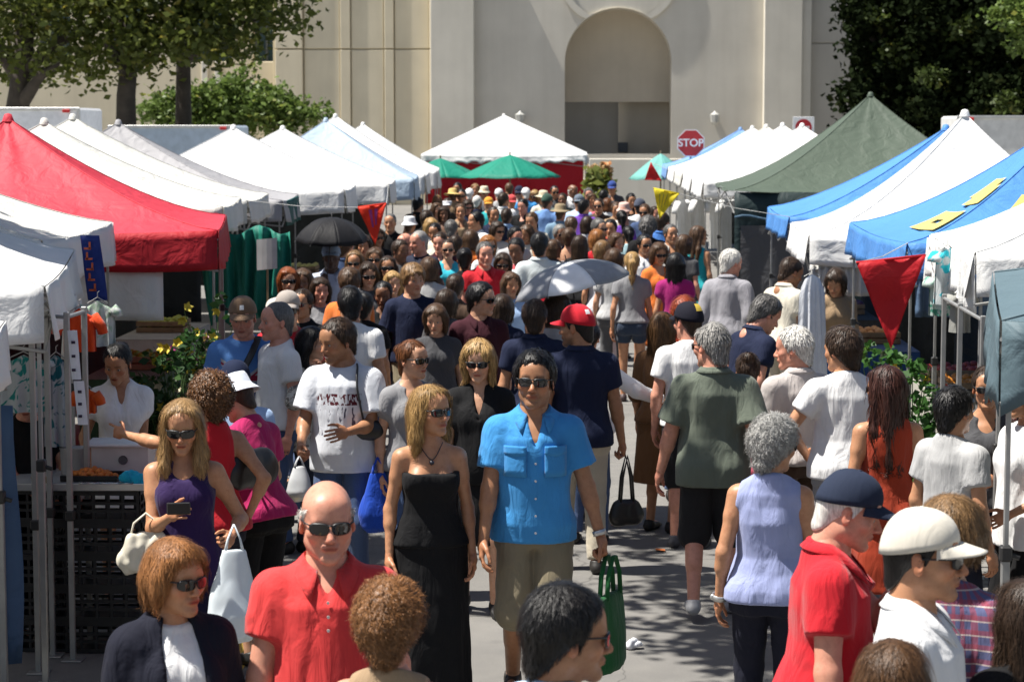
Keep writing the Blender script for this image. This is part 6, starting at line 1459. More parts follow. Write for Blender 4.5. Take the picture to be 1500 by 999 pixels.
FAR += [
 (445, 395, 1.70, 20, 'f', 'tan', 'bob', 'brown', None, 'brown-haired woman in tan squeezed behind the red-haired woman'),
 (535, 428, 1.66, 170, 'f', 'black', 'bun', 'black', None, 'black-haired woman in black right of the plain white back'),
 (640, 446, 1.64, 10, 'f', 'dkgrey', 'bob', 'brown', None, 'short brown-haired woman in dark grey below the teenage boy'),
 (668, 402, 1.68, 160, 'm', 'brown', 'short', 'dkbrown', None, 'man in brown shirt between the child and the maroon shirt'),
 (735, 432, 1.66, 172, 'f', 'navy', 'bob', 'dkbrown', None, 'dark-haired woman in navy right of the maroon shirt'),
 (585, 352, 1.74, 20, 'm', 'dkgrey', 'short', 'dkbrown', None, 'dark-haired man in dark grey below the bald man in black'),
 (533, 345, 1.74, 0, 'f', 'ltgrey', 'bob', 'dkbrown', None, 'dark-haired woman in light grey right of the black umbrella'),
 (505, 348, 1.74, 170, 'm', 'denim', 'short', 'brown', None, 'man in denim shirt turned away under the black umbrella edge'),
 (690, 338, 1.74, 160, 'f', 'orange', 'bob', 'brown', None, 'woman in orange turned away left of the ginger hair'),
 (645, 342, 1.74, 0, 'm', 'maroon', 'short', 'dkbrown', None, 'man in maroon left of the turquoise tank'),
 (820, 330, 1.74, 10, 'm', 'navy', 'short', 'grey', None, 'grey-haired man in navy right of the logo shirt'),
 (850, 345, 1.72, 160, 'f', 'black', 'long', 'dkbrown', None, 'woman with long dark hair in black left of the red top'),
 (900, 365, 1.68, 170, 'f', 'ltgrey', 'bob', 'brown', None, 'brown-haired woman in light grey between the white dress and the ponytail'),
 (945, 345, 1.74, 20, 'm', 'white', 'short', 'black', None, 'dark-haired man in white shirt behind the orange top'),
 (1003, 345, 1.72, 150, 'f', 'dkgrey', 'bob', 'brown', None, 'brown-haired woman in dark grey left of the teal dress'),
 (983, 330, 1.76, 10, 'm', 'offw', 'short', 'dkgrey', None, 'grey-haired man in off-white beside the royal blue shirt'),
 (612, 290, 1.80, 160, 'm', 'black', 'short', 'black', None, 'dark figure among the left tent poles at the far end'),
 (630, 320, 1.72, 20, 'f', 'offw', 'bob', 'blond', None, 'blonde woman in off-white near the left tent poles'),
]
bots = [JEAN, BLK, KH, NVP, GRP, DKS, BEI]
for i, (px, py, h, yaw, sex, c, hs_, hc_, ht, lab) in enumerate(FAR):
    P(lab, px, py, h, yaw, sex, T_(c, loose=.7 if sex == 'm' else .3, neck='crew' if i % 3 else 'scoop', collar=(sex == 'm' and i % 2 == 0)), bots[i % 7], fat=(i * 37 % 10) / 14, skin=('tan', 'fair', 'olive', 'rosy', 'brown')[i % 5 if i % 7 else 0], hair=hs_, hc=hc_,
      hp=dict(n=90) if hs_ == 'curly' else None, hat=None if not ht else (ht[0], m_cloth(ht[1], wr=.3)), shades=(i % 3 == 1) and abs(yaw) < 90, head=((i * 29 % 50) - 25, (i * 13 % 14) - 2, 0), group='shoppers in the far crowd')
# ------------------------------------------------------------------ things carried
def W2(i, p): return i['W'] @ Vector(p)
def sdf_obj(name, ops, cell, mat, parent=None, loc=(0, 0, 0), rz=0.0, amp=.0, freq=20, seed=1, label=None, cat=None, aniso=(1, 1, .5)):
    v, f = nets(ops, cell)
    if amp: v = v + normals(v, f) * (amp * (np.abs(wob(v, freq, seed, 4, aniso)) - .4) + amp * .4 * wob(v, freq * 2.6, seed + 1, 4, aniso))[:, None]
    o = link(name, mesh_np(name, v, f), mat, parent); o.location = loc; o.rotation_euler = (0, 0, rz)
    return tag(o, label, cat)
leather_b = m_plain((.014, .013, .013), .38, name='black_leather', var=.2, bumpd=.002)
# green tote in the hand of the man in blue
h_ = I['blue']['lhand']; t = empty('tote_bag', (h_.x + .03, h_.y, h_.z - .02), R_(70), 'dark green cloth tote hanging from the hand of the man in blue', 'bag')
gm = m_cloth((.008, .085, .022), wr=.8)
sdf_obj('bag_body', [('u', 0, stack([(-.62, .17, .055, 0), (-.58, .19, .07, 0), (-.4, .195, .06, 0), (-.22, .19, .03, 0), (-.2, .19, .025, 0)]))], .012, gm, t, amp=.012, freq=12)
for y in (-.02, .02):
    b = MB(); b.tube([(-.11, y, -.22), (-.09, y, -.10), (-.02, y, .0), (.02, y, .0), (.09, y, -.10), (.11, y, -.22)], .014, 8, flat=.35); b.build('strap', gm, t, smooth='all')
# black handbag carried by the man in the red cap
h_ = I['redcap']['rhand']; t = empty('handbag', (h_.x + .02, h_.y, h_.z), R_(20), 'black leather handbag carried by the man in the red cap', 'bag')
sdf_obj('bag_body', [('u', 0, rc((-.06, 0, -.44), (.06, 0, -.44), .075, .075, sy=.6)), ('u', .05, rc((-.05, 0, -.36), (.05, 0, -.36), .045, .045, sy=.7))], .011, leather_b, t, amp=.008, freq=24)
for y in (-.02, .02):
    b = MB(); b.tube([(-.05, y, -.35), (-.035, y, -.16), (0, y, -.01), (.035, y, -.16), (.05, y, -.35)], .009, 8); b.build('handle', leather_b, t, smooth='all')
# white shopping bag and pale handbag and phone of the blonde in purple
plastic = m_plain((.62, .68, .72), .35, name='plastic_film', var=.05)
def carrier(label, hand, L, mat, rz=0, w_=.15):
    t = empty('shopping_bag', hand, rz, label, 'bag')
    sdf_obj('bag_body', [('u', 0, stack([(-L, w_ * .5, .04, 0), (-L + .04, w_ * .8, .08, 0), (-L * .75, w_ * .9, .09, 0), (-L * .5, w_ * .72, .06, 0), (-L * .3, w_ * .5, .035, 0), (-L * .2, w_ * .4, .025, 0)]))], .011, mat, t, amp=.022, freq=20, seed=4, aniso=(1, 1, .3))
    for s in (-1, 1):
        b = MB(); b.tube([(s * w_ * .3, 0, -L * .24), (s * w_ * .2, 0, -L * .12), (0, 0, .0)], [.022, .014, .012], 8, flat=.4); b.build('handle', mat, t, smooth='all')
    return t
carrier('white plastic shopping bag hanging from the arm of the blonde in purple', I['purple']['lhand'] + Vector((.04, -.06, .10)), .60, plastic, R_(15))
carrier('crumpled clear plastic bag in the hand of the man in the printed T-shirt', I['whitetee']['rhand'] + Vector((0, -.03, 0)), .30, m_plain((.45, .46, .47), .25, name='clear_film'), .4, .10)
carrier('red and white plastic bag behind the right tent poles', at_z(1392, 660, 1.05), .50, m_cloth((.62, .56, .52), c2=(.5, .02, .03), pat='floral', ps=.35, rough=.5), .2, .12)
carrier('bright blue bag at the side of the woman in the grey scoop top', I['greytop']['rwr'] + Vector((-.02, .0, .12)), .50, m_cloth((.01, .06, .42)), .5, .14)
h_ = I['purple']['rhand']; d = empty('phone', h_ + Vector((.02, -.05, .03)), R_(10), 'dark phone held up by the blonde in purple', 'phone')
b = MB(); b.box((0, 0, 0), (.115, .014, .06), bev=.005); bo = b.build('body', m_plain((.015, .015, .017), .3, name='phone_body'), d); b = MB(); b.box((0, .008, 0), (.09, .002, .048)); b.build('screen', m_lens(), bo)
h_ = I['purple']['rel']; t = empty('handbag', (h_.x - .02, h_.y - .07, h_.z + .06), R_(10), 'slouchy off-white handbag on the arm of the blonde in purple', 'bag')
wl = m_plain((.60, .56, .46), .45, name='pale_leather', var=.1, bumpd=.002)
sdf_obj('bag_body', [('u', 0, rc((-.075, 0, -.20), (.085, 0, -.19), .085, .08, sy=.65)), ('u', .05, rc((-.06, 0, -.11), (.06, 0, -.10), .04, .04, sy=.6))], .008, wl, t, amp=.03, freq=26)
b = MB(); b.tube([(-.085, 0, -.12), (-.06, 0, -.02), (0, 0, .03), (.06, 0, -.02), (.085, 0, -.12)], .012, 8, flat=.5); b.build('handle', wl, t, smooth='all')
h_ = I['redpolo']['lhand']; d = empty('phone', h_ + Vector((.03, -.03, .02)), R_(90), 'pale phone in the hand of the heavy man in red', 'phone')
b = MB(); b.box((0, 0, 0), (.06, .014, .12), bev=.005); b.build('body', m_plain((.4, .38, .33), .4, name='phone_pale'), d)
# black shoulder bag of the woman in the bucket hat, sling strap, backpack strap
i = I['buckethat']; c_ = at_y(368, 690, i['lsh'].y - .25); t = empty('shoulder_bag', c_, R_(60), 'black shoulder bag of the woman in the bucket hat', 'bag')
sdf_obj('bag_body', [('u', 0, rc((-.12, 0, 0), (.12, 0, 0), .095, .11, sy=.55)), ('u', .04, rc((-.10, 0, .08), (.10, 0, .08), .04, .04, sy=.7))], .011, leather_b, t, amp=.008, freq=20)
sh = i['lsh'] - c_; b = MB(); Rz = Matrix.Rotation(-R_(60), 3, 'Z'); tip = Rz @ (sh + Vector((0, -.06, .05)))
b.tube([(-.11, 0, .05), tip * .6 + Vector((-.05, -.03, 0)), tip, tip * .6 + Vector((.05, -.05, 0)), (.11, 0, .05)], .012, 8, flat=.5); b.build('strap', leather_b, t, smooth='all')
def strap_over(i, label, side, zlow=1.02, w_=.022, xlow=.16):
    """a strap lying across the chest from one shoulder to the opposite hip"""
    k = i['k']; U = i['U']; pr = i['prof']; pts = []
    for q in np.linspace(0, 1, 15):
        x = side * .10 * (1 - q) - side * xlow * q; z = 1.475 * (1 - q) + zlow * q
        a = np.interp(z, [r[0] for r in pr], [r[1] for r in pr]) + .02; d = np.interp(z, [r[0] for r in pr], [r[2] for r in pr]) + .03; c = np.interp(z, [r[0] for r in pr], [r[3] for r in pr])
        pts.append(i['W'] @ Vector(U((x, c - d * math.sqrt(max(.05, 1 - (x / max(a, abs(x) + .01)) ** 2)) - .008, z)) * k))
    base = pts[-1]; t = empty('sling_bag', base, 0, label, 'bag'); b = MB(); b.tube([p - base for p in pts], w_, 8, flat=.3); b.build('strap', blackp, t, smooth='all')
    sdf_obj('bag_body', [('u', 0, rc((-.07, .03, -.06), (.07, .03, -.06), .07, .07, sy=.6))], .012, leather_b, t, amp=.005, freq=20)
strap_over(I['jack'], 'black sling bag worn across the blue flag T-shirt', 1, w_=.03)
strap_over(I['whitetee'], 'dark backpack strap on the shoulder of the man in the printed T-shirt', 1, zlow=1.12, xlow=-.155)
# small adornments: necklace, watch
def necklace(i, label, mat, drop=1.36, pend=.012):
    pts = []
    for q in np.linspace(-1, 1, 17):
        z = drop + (1.46 - drop) * abs(q) ** 1.5; x = q * .065
        y = -(np.interp(z, [r[0] for r in i['prof']], [r[2] - r[3] for r in i['prof']])) * math.sqrt(max(.1, 1 - (x / .14) ** 2)) - .006
        pts.append(i['W'] @ Vector(i['U']((x, y, z)) * i['k']))
    base = pts[8]; t = empty('necklace', base, 0, label, 'necklace'); b = MB(); b.tube([p - base for p in pts], .0025, 6); b.build('chain', mat, t, smooth='all')
    v, f = ball((0, -.012, -.012), pend, 8); link('pendant', mesh_np('pendant', v, f), mat, t)
necklace(I['dress'], 'dark pendant necklace on the blonde in the black dress', m_plain((.02, .02, .03), .3, name='dark_bead'), 1.37, .014)
necklace(I['auburn'], 'fine gold necklace on the woman in the navy jacket', m_plain((.6, .4, .12), .3, .8, name='gold'), 1.40, .005)
def watch(i, hand, label, col):
    w_ = i[hand + 'wr']; e = i[hand + 'el']; d = (e - w_).normalized(); t = empty('wristwatch', w_ + d * .01, 0, label, 'watch')
    b = MB(); b.tube([-d * .014, d * .014], .035, 16, caps=False); o = b.build('band', col, t, smooth='all'); solid(o, .003, 1)
    v, f = ball((0, 0, 0), .016, 8); n = d.cross(Vector((0, 0, 1))).normalized(); n = n if n.y < 0 else -n
    link('dial', mesh_np('dial', v * (1, .5, 1) + np.array(n * .034), f), steel2, t)
watch(I['blue'], 'l', 'silver watch on the wrist of the man in blue', steel2); watch(I['lav'], 'l', 'watch on the wrist of the woman in lavender', steel2)
i = I['auburn']; e = i['W'] @ Vector(i['Hx'](V(.081, .004, -.052))); t = empty('earring', e, 0, 'pale drop earring of the woman in the navy jacket', 'earring')
v, f = ball((0, -.004, -.012), .010, 8); link('drop', mesh_np('drop', v, f), m_plain((.6, .58, .5), .2, name='pearl'), t)

# ------------------------------------------------------------------ umbrellas
def umbrella(label, tip, R, depth, tilt, mats, hand=None, n=8, rot=0.0):
    """dome umbrella: tip position, radius, dome depth, tilt (direction vector of the shaft, pointing up)"""
    up = Vector(tilt).normalized(); Q = Vector((0, 0, 1)).rotation_difference(up).to_matrix().to_4x4() @ Matrix.Rotation(rot, 4, 'Z')
    t = empty('umbrella', tip, 0, label, 'umbrella'); m4 = Q
    for k in range(n):
        a0, a1 = 2 * math.pi * k / n, 2 * math.pi * (k + 1) / n; b = MB()
        def fn(u, v, a0=a0, a1=a1):
            r = v; ph = r * 1.15; p0 = Vector((math.cos(a0), math.sin(a0), 0)); p1 = Vector((math.cos(a1), math.sin(a1), 0))
            q = p0.lerp(p1, u) * R * math.sin(ph) / math.sin(1.15); q.z = -depth * (1 - math.cos(ph)) / (1 - math.cos(1.15)) - .035 * R * math.sin(math.pi * u) * r * r; return m4 @ q
        b.sheet(fn, 8, 9); o = b.build('panel', mats[k % len(mats)], t, smooth='all'); solid(o, .002)
        rb = MB(); pts = []
        for j in range(8):
            ph = j / 7 * 1.18; pts.append(m4 @ Vector((R * 1.0 * math.sin(ph) / math.sin(1.15) * math.cos(a0), R * math.sin(ph) / math.sin(1.15) * math.sin(a0), -depth * (1 - math.cos(ph)) / (1 - math.cos(1.15)) - .006)))
        rb.tube(pts, .004, 5); rb.build('rib', steel, t, smooth='all')
    sh = MB(); end = (Vector(hand) - Vector(tip)) if hand is not None else m4 @ Vector((0, 0, -.8)); sh.tube([m4 @ Vector((0, 0, .06)), m4 @ Vector((0, 0, -.1)), end, end + (end).normalized() * .08], [.004, .006, .006, .013], 8); sh.build('shaft', blackp, t, smooth='all')
y_ = I['umbman']['rhand'].y + .05
cU = m_cloth((.014, .014, .016), wr=.4, rough=.6)
umbrella('open black umbrella held over the man in the pale blue shirt', at_y(486, 319, y_), .40, .24, (.03, -.12, 1), [cU], I['umbman']['rhand'], rot=.3)
y_ = I['umb_grey']['rhand'].y - .1
cS = m_plain((.25, .255, .27), .5, .1, name='silver_cloth', var=.12, scale=14); cS2 = m_plain((.80, .80, .80), .5, name='white_cloth')
umbrella('tilted silver grey umbrella with one white panel above the red cap', at_y(830, 384, y_), .50, .20, (-.24, .0, 1), [cS, cS, cS, cS, cS, cS2, cS, cS], I['umb_grey']['rhand'], rot=.39)

# ------------------------------------------------------------------ pennants and banners
def pennant(label, pts, y, mat, marks=None, cord=None):
    P3 = [at_y(px, py, y) for px, py in pts]; base = P3[2]; t = empty('pennant', base, 0, label, 'pennant', 'pennants strung over the aisle')
    A, B, C = [p - base for p in P3]
    b = MB(); b.sheet(lambda u, v: tuple(A.lerp(B, u).lerp(C, v) + Vector((0, -.02 * math.sin(u * 7 + 2 * v) * (1 - v) - .015 * math.sin(v * 9), 0))), 16, 16)
    o = b.build('cloth', mat, t, smooth='all'); solid(o, .003)
    hm = MB(); hm.tube([A, B], .010, 6); hm.build('hem', mat, t, smooth='all')
    if marks:
        for (u0, u1, v0, v1) in marks[1]:
            m = MB(); m.sheet(lambda u, v: tuple(A.lerp(B, u0 + (u1 - u0) * u).lerp(C, v0 + (v1 - v0) * v) + Vector((0, -.02 * math.sin((u0 + (u1 - u0) * u) * 7 + 2 * (v0 + (v1 - v0) * v)) * (1 - (v0 + (v1 - v0) * v)) - .015 * math.sin((v0 + (v1 - v0) * v) * 9) - .005, 0))), 4, 8)
            m.build('print_mark', marks[0], o, smooth='all')
    for e, s in ((A, cord[0] if cord else None), (B, cord[1] if cord else None)):
        if s is None: continue
        q = Vector(s) - base; c = MB(); c.tube([e, e.lerp(q, .5) - Vector((0, 0, .03)), q], .004, 5); c.build('cord', m_plain((.5, .5, .48), .8, name='cord'), t)
cP = m_canopy((.48, .010, .018), .18, 'pennant_cloth')
K1 = TENTS['R1'][1]; K2 = TENTS['R2'][1]
pennant('big red pennant hanging between the blue and the white tent at the right', [(1254, 385), (1356, 374), (1305, 511)], 17.0, cP, None, (K2[0], K1[1]))
pennant('yellow pennant with dark lettering above the right side of the crowd', [(957, 276), (995, 284), (966, 321)], 25.5, m_canopy((.75, .62, .03), .35, 'pennant_yellow'), (m_plain((.34, .30, .03), .7, name='print_dark'), [(.22, .27, .15, .55), (.40, .45, .12, .6), (.57, .62, .12, .5)]), (None, TENTS['R4'][1][0]))
pennant('small red pennant below the teal parasol', [(953, 238), (969, 265), (944, 264)], 44, m_canopy((.55, .02, .02), .2, 'pennant_red'), None, (TENTS['R7'][1][0], None))
pennant('orange red pennant with purple stripes beside the left tents', [(524, 304), (566, 298), (550, 359)], 26.5, m_canopy((.80, .05, .02), .35, 'pennant_orange'), (m_plain((.30, .03, .20), .7, name='print_purple'), [(.36, .48, .1, .55), (.58, .7, .1, .5)]), (TENTS['L5'][1][0], TENTS['L8'][1][0]))
# yellow letters on the blue tent roof
t = TENTS['R2'][0]; Kb = [k - t.location for k in TENTS['R2'][1]]; Pb = TENTS['R2'][2] - t.location
yl = m_canopy((.62, .50, .16), .1, 'tent_letter')
def on_roof(A, B, u, v, up=.02):
    q = A.lerp(B, u); p = q.lerp(Pb, v); p.z = q.z + (Pb.z - q.z) * v ** 1.5 - .10 * math.sin(math.pi * u) * (1 - v) * v * 2.2 - .035 * math.sin(math.pi * u) * (1 - v) ** 3 + up; return p
for (e0, u0, u1, v0, v1, cuts) in ((0, .08, .50, .17, .36, 1), (0, .06, .50, .42, .62, 2), (3, .70, .86, .30, .50, 3), (3, .46, .64, .30, .50, 1)):
    b = MB(); n = 10
    ring = []
    for k in range(n):
        for j in range(n):
            uu, vv = k / n, j / n
            if cuts == 1 and .35 < uu < .65 and .30 < vv < .55: continue
            if cuts == 2 and ((uu < .3 and vv > .6) or (uu > .7 and vv < .25)): continue
            if cuts == 3 and (.4 < uu < .7 and vv < .4): continue
            q = [on_roof(Kb[e0], Kb[(e0 + 1) % 4], (u0 + (u1 - u0) * a), v0 + (v1 - v0) * c_) for a, c_ in ((uu, vv), (uu + 1 / n, vv), (uu + 1 / n, vv + 1 / n), (uu, vv + 1 / n))]
            b.add(q, [(0, 1, 2, 3)])
    b.build('roof_letter', yl, t, smooth='all')
# blue vertical banner beside the left white tent
p0, p1 = at_y(117, 345, 15.3), at_y(147, 440, 15.3); t = empty('banner', (p0.x, p0.y, p1.z), 0, 'narrow dark blue banner with orange letters beside the left white tent', 'banner')
b = MB(); Hh = p0.z - p1.z
b.sheet(lambda u, v: (.14 * u + .05 * (1 - v), -.01 * math.sin(5 * v + 3 * u), Hh * v), 6, 12); o = b.build('cloth', m_canopy((.015, .035, .20), .1, 'banner_blue'), t, smooth='all'); solid(o, .004)
for j in range(5):
    z = Hh * (.16 + .16 * j); m = MB(); x0 = .05 * (1 - z / Hh) + .035
    m.box((x0 + .012, -.022, z), (.05, .004, .014)); m.box((x0 + (.0 if j % 2 else .028), -.022, z + .022), (.014, .004, .05)); m.build('letter', m_plain((.55, .10, .03), .6, name='letter_orange'), o)

# ------------------------------------------------------------------ stall walls, drapes, tables
def wall_on(key, e, v0, v1, mat, name='side_wall', u0=0.0, u1=1.0, inset=.04, wav=.03):
    t, K, _ = TENTS[key]; A, B = K[e] - t.location, K[(e + 1) % 4] - t.location; ctr_ = sum(((k - t.location) for k in K), Vector()) / 4
    n = (ctr_ - (A + B) / 2); n.z = 0; n.normalize()
    b = MB(); b.sheet(lambda u, v: tuple(A.lerp(B, u0 + (u1 - u0) * u) + n * (inset + wav * math.sin(u * 31) * v + wav * .5 * math.sin(u * 57 + 1)) + Vector((0, 0, -v0 - (v1 - v0) * v))), 44, 6)
    o = b.build(name, mat, t, smooth='all'); solid(o, .004); return o
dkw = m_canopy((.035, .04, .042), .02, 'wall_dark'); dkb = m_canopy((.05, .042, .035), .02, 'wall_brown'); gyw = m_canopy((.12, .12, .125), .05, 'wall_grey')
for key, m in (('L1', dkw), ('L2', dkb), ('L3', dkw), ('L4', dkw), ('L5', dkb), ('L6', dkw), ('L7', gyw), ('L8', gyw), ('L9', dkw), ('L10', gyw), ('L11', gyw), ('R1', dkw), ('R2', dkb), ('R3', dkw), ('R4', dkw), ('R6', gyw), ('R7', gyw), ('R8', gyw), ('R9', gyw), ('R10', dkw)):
    wall_on(key, 2, .02, 2.0, m, 'added_back_wall')  # dark sheets added to hide the bright street and darken the stalls
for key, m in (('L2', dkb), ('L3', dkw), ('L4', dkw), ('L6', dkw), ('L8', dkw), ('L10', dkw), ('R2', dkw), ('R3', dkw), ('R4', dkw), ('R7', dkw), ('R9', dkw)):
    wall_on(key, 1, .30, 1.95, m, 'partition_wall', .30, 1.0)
wall_on('L3', 3, .36, .80, cW, 'white_flap', .12, .88, .02)
wall_on('L1', 0, .28, .62, cW, 'loose_flap', .55, 1.0, -.02, .04)
wall_on('R1', 0, .02, .42, cW, 'loose_flap', .0, .22, -.02, .03); wall_on('R1', 0, .02, .40, cW, 'loose_flap', .70, 1.0, -.02, .03)
wall_on('R3', 3, .30, .62, m_canopy((.55, .54, .52), .1, 'flap_cream'), 'white_flap', .82, 1.0, .0)
wall_on('R2', 3, .22, .60, m_canopy((.10, .16, .26), .1, 'patched_flap'), 'patched_flap', .80, .98, .0)
wall_on('R2', 3, .20, .5, m_canopy((.20, .24, .20), .1, 'flap_green'), 'green_flap', .1, .76, .06)
# green drape with paper notice
t = empty('drape', at_y(360, 470, 24.2), 0, 'gathered teal green drape hanging under the cream tents', 'drape'); Q = [at_y(*q, 24.2) - t.location for q in ((296, 338), (424, 336), (416, 470), (310, 478))]
b = MB(); b.sheet(lambda u, v: tuple(Q[0].lerp(Q[1], u).lerp(Q[3].lerp(Q[2], u), v) + Vector((.10 * math.sin(v * 3) * (u - .5), .05 * math.sin(u * 34 + 3 * v) + .03 * math.sin(u * 60), .05 * math.sin(u * 12)))), 60, 10); o = b.build('cloth', cTeal, t, smooth='all'); solid(o, .004)
c = at_y(391, 373, 23.4); t = empty('paper_notice', c, 0, 'blank-looking white paper notice pinned before the green drape', 'notice'); b = MB(); b.sheet(lambda u, v: (-.11 + .22 * u, -.01 * math.sin(u * 3), -.17 + .33 * v + .02 * u), 4, 4); o = b.build('sheet', m_plain((.55, .54, .52), .8, name='paper'), t); solid(o, .002)
b = MB(); b.box((0, .02, -.9), (.02, .02, 1.6)); b.build('stake', m_plain((.3, .22, .12), .8, name='stake'), t)
wall_on('L6', 0, .02, .38, m_canopy((.01, .09, .085), .05, 'teal_dark'), 'teal_valance', .2, .9, -.03)
# notices on the left poles
for (px0, py0, px1, py1, lab) in ((99, 484, 114, 556, 'upper white price list taped to the left tent pole'), (108, 558, 124, 622, 'lower white price list with small dark marks on the left tent pole')):
    a_, c_ = at_y(px0, py0, 12.1), at_y(px1, py1, 12.1); t = empty('price_list', (a_.x, a_.y, c_.z), 0, lab, 'notice', None)
    w_, hh = c_.x - a_.x, a_.z - c_.z; b = MB(); b.sheet(lambda u, v: (w_ * u + .02 * (1 - v), -.006 * math.sin(u * 3 + v), hh * v), 3, 5); o = b.build('sheet', m_plain((.62, .64, .70), .8, name='paper2'), t); solid(o, .002)
    for j in range(3):
        m = MB(); m.box((w_ * .45 + .01, -.014, hh * (.2 + .28 * j)), (.022, .002, .016)); m.build('print_mark', m_plain((.03, .02, .05), .8, name='ink'), o)
# ---- hanging garments
def garment(label, c, w_, L, mat, rz=0.0, sleeve=.2, kind='shirt', seed=0, group=None):
    t = empty('hanging_shirt' if kind == 'shirt' else 'hanging_dress', c, rz, label, 'shirt' if kind == 'shirt' else 'dress', group)
    rs = np.random.RandomState(seed); ph = rs.uniform(0, 6, 3)
    def prof_(v): return (.55 + .45 * min(1, v * 7)) if kind == 'shirt' else (.5 + .35 * min(1, v * 8) + .35 * v)
    b = MB()
    for s in (1, -1):
        b.sheet(lambda u, v: ((u - .5) * w_ * prof_(v), s * -(.03 + .03 * v) * math.sin(math.pi * u) ** .6 - (.022 * math.sin(u * 19 + ph[0] + s) + (.03 * math.sin(u * 33 + ph[1]) if kind == 'dress' else 0)) * v, -L * v - .04 * abs(u - .5) * (1 - min(1, v * 4)) * 2), 18, 12)
    o = b.build('body', mat, t, smooth='all')
    if kind == 'shirt':
        for s in (-1, 1):
            m = MB(); m.tube([(s * w_ * .42, 0, -.05), (s * (w_ * .5 + sleeve * .35), 0, -.05 - sleeve * .7), (s * (w_ * .5 + sleeve * .45), 0, -.05 - sleeve * 1.1)], [.075, .07, .065], 10, flat=.5); m.build('sleeve', mat, t, smooth='all')
    hg = MB(); hg.tube([(-w_ * .3, 0, -.02), (0, 0, .02), (w_ * .3, 0, -.02)], .004, 6); hg.tube([(0, 0, .02), (0, 0, .05), (.012, 0, .06)], .003, 6); hg.build('hanger', steel, t)
    return t
garment('orange T-shirt hanging under the left white tent', at_y(116, 452, 13.6), .20, .27, m_cloth((.62, .06, .01)), .3, .10, seed=1, group='clothes hung in the left stall')
garment('smaller orange garment below the orange T-shirt', at_y(126, 566, 13.8), .13, .17, m_cloth((.62, .09, .012)), .2, .06, seed=2, group='clothes hung in the left stall')
garment('white tote-like cloth hanging beside the orange T-shirt', at_y(143, 440, 14.2), .22, .30, m_cloth((.5, .53, .5), c2=(.3, .4, .3), pat='floral', ps=.3), .1, .05, seed=3, group='clothes hung in the left stall')
garment('white and teal printed cloth at the far left behind the poles', at_y(34, 520, 12.9), .30, .34, m_cloth((.36, .40, .42), c2=(.01, .18, .17), pat='floral', ps=.35), .1, .02, seed=4, group='clothes hung in the left stall')
garment('white and dark teal diamond cloth between the left poles', at_y(82, 520, 13.0), .17, .55, m_cloth((.32, .36, .38), c2=(.01, .10, .13), pat='floral', ps=.3), .5, .02, seed=5, group='clothes hung in the left stall')
garment('long white dress on a hanger before the blue tent', at_y(1190, 402, 21.0), .28, 1.05, m_cloth((.68, .70, .74)), .2, kind='dress', seed=6)
garment('turquoise and white shirt clipped to the eave of the right white tent', at_y(1388, 362, 16.2), .22, .42, m_cloth((.52, .56, .56), c2=(.02, .42, .50), pat='floral', ps=.25), .6, .05, seed=8)
garment('floral shirt hanging below the turquoise one at the right', at_y(1380, 400, 16.6), .20, .32, m_cloth((.42, .50, .46), c2=(.06, .26, .18), pat='floral', ps=.4), .3, .05, seed=9)
garment('grey shirt hanging between the right tent poles', at_y(1408, 425, 15.6), .16, .30, m_cloth((.26, .26, .24)), .3, .05, seed=10)
for j, (px, py, y, lab) in enumerate(((1000, 292, 41.5, 'leftmost white shirt on the rack beyond the green tent'), (1012, 290, 42, 'second white shirt from the left on the rack beyond the green tent'), (1024, 290, 40.8, 'third white shirt on the rack beyond the green tent'), (1048, 288, 40.2, 'fourth white shirt near the white tent pole beyond the green tent'), (1064, 290, 39.6, 'rightmost white shirt beside the dark green wall'))):
    garment(lab, at_y(px, py, y), .34, .95, m_cloth((.62, .62, .60)), .9, .2, seed=20 + j, group='white shirts hung at the right')
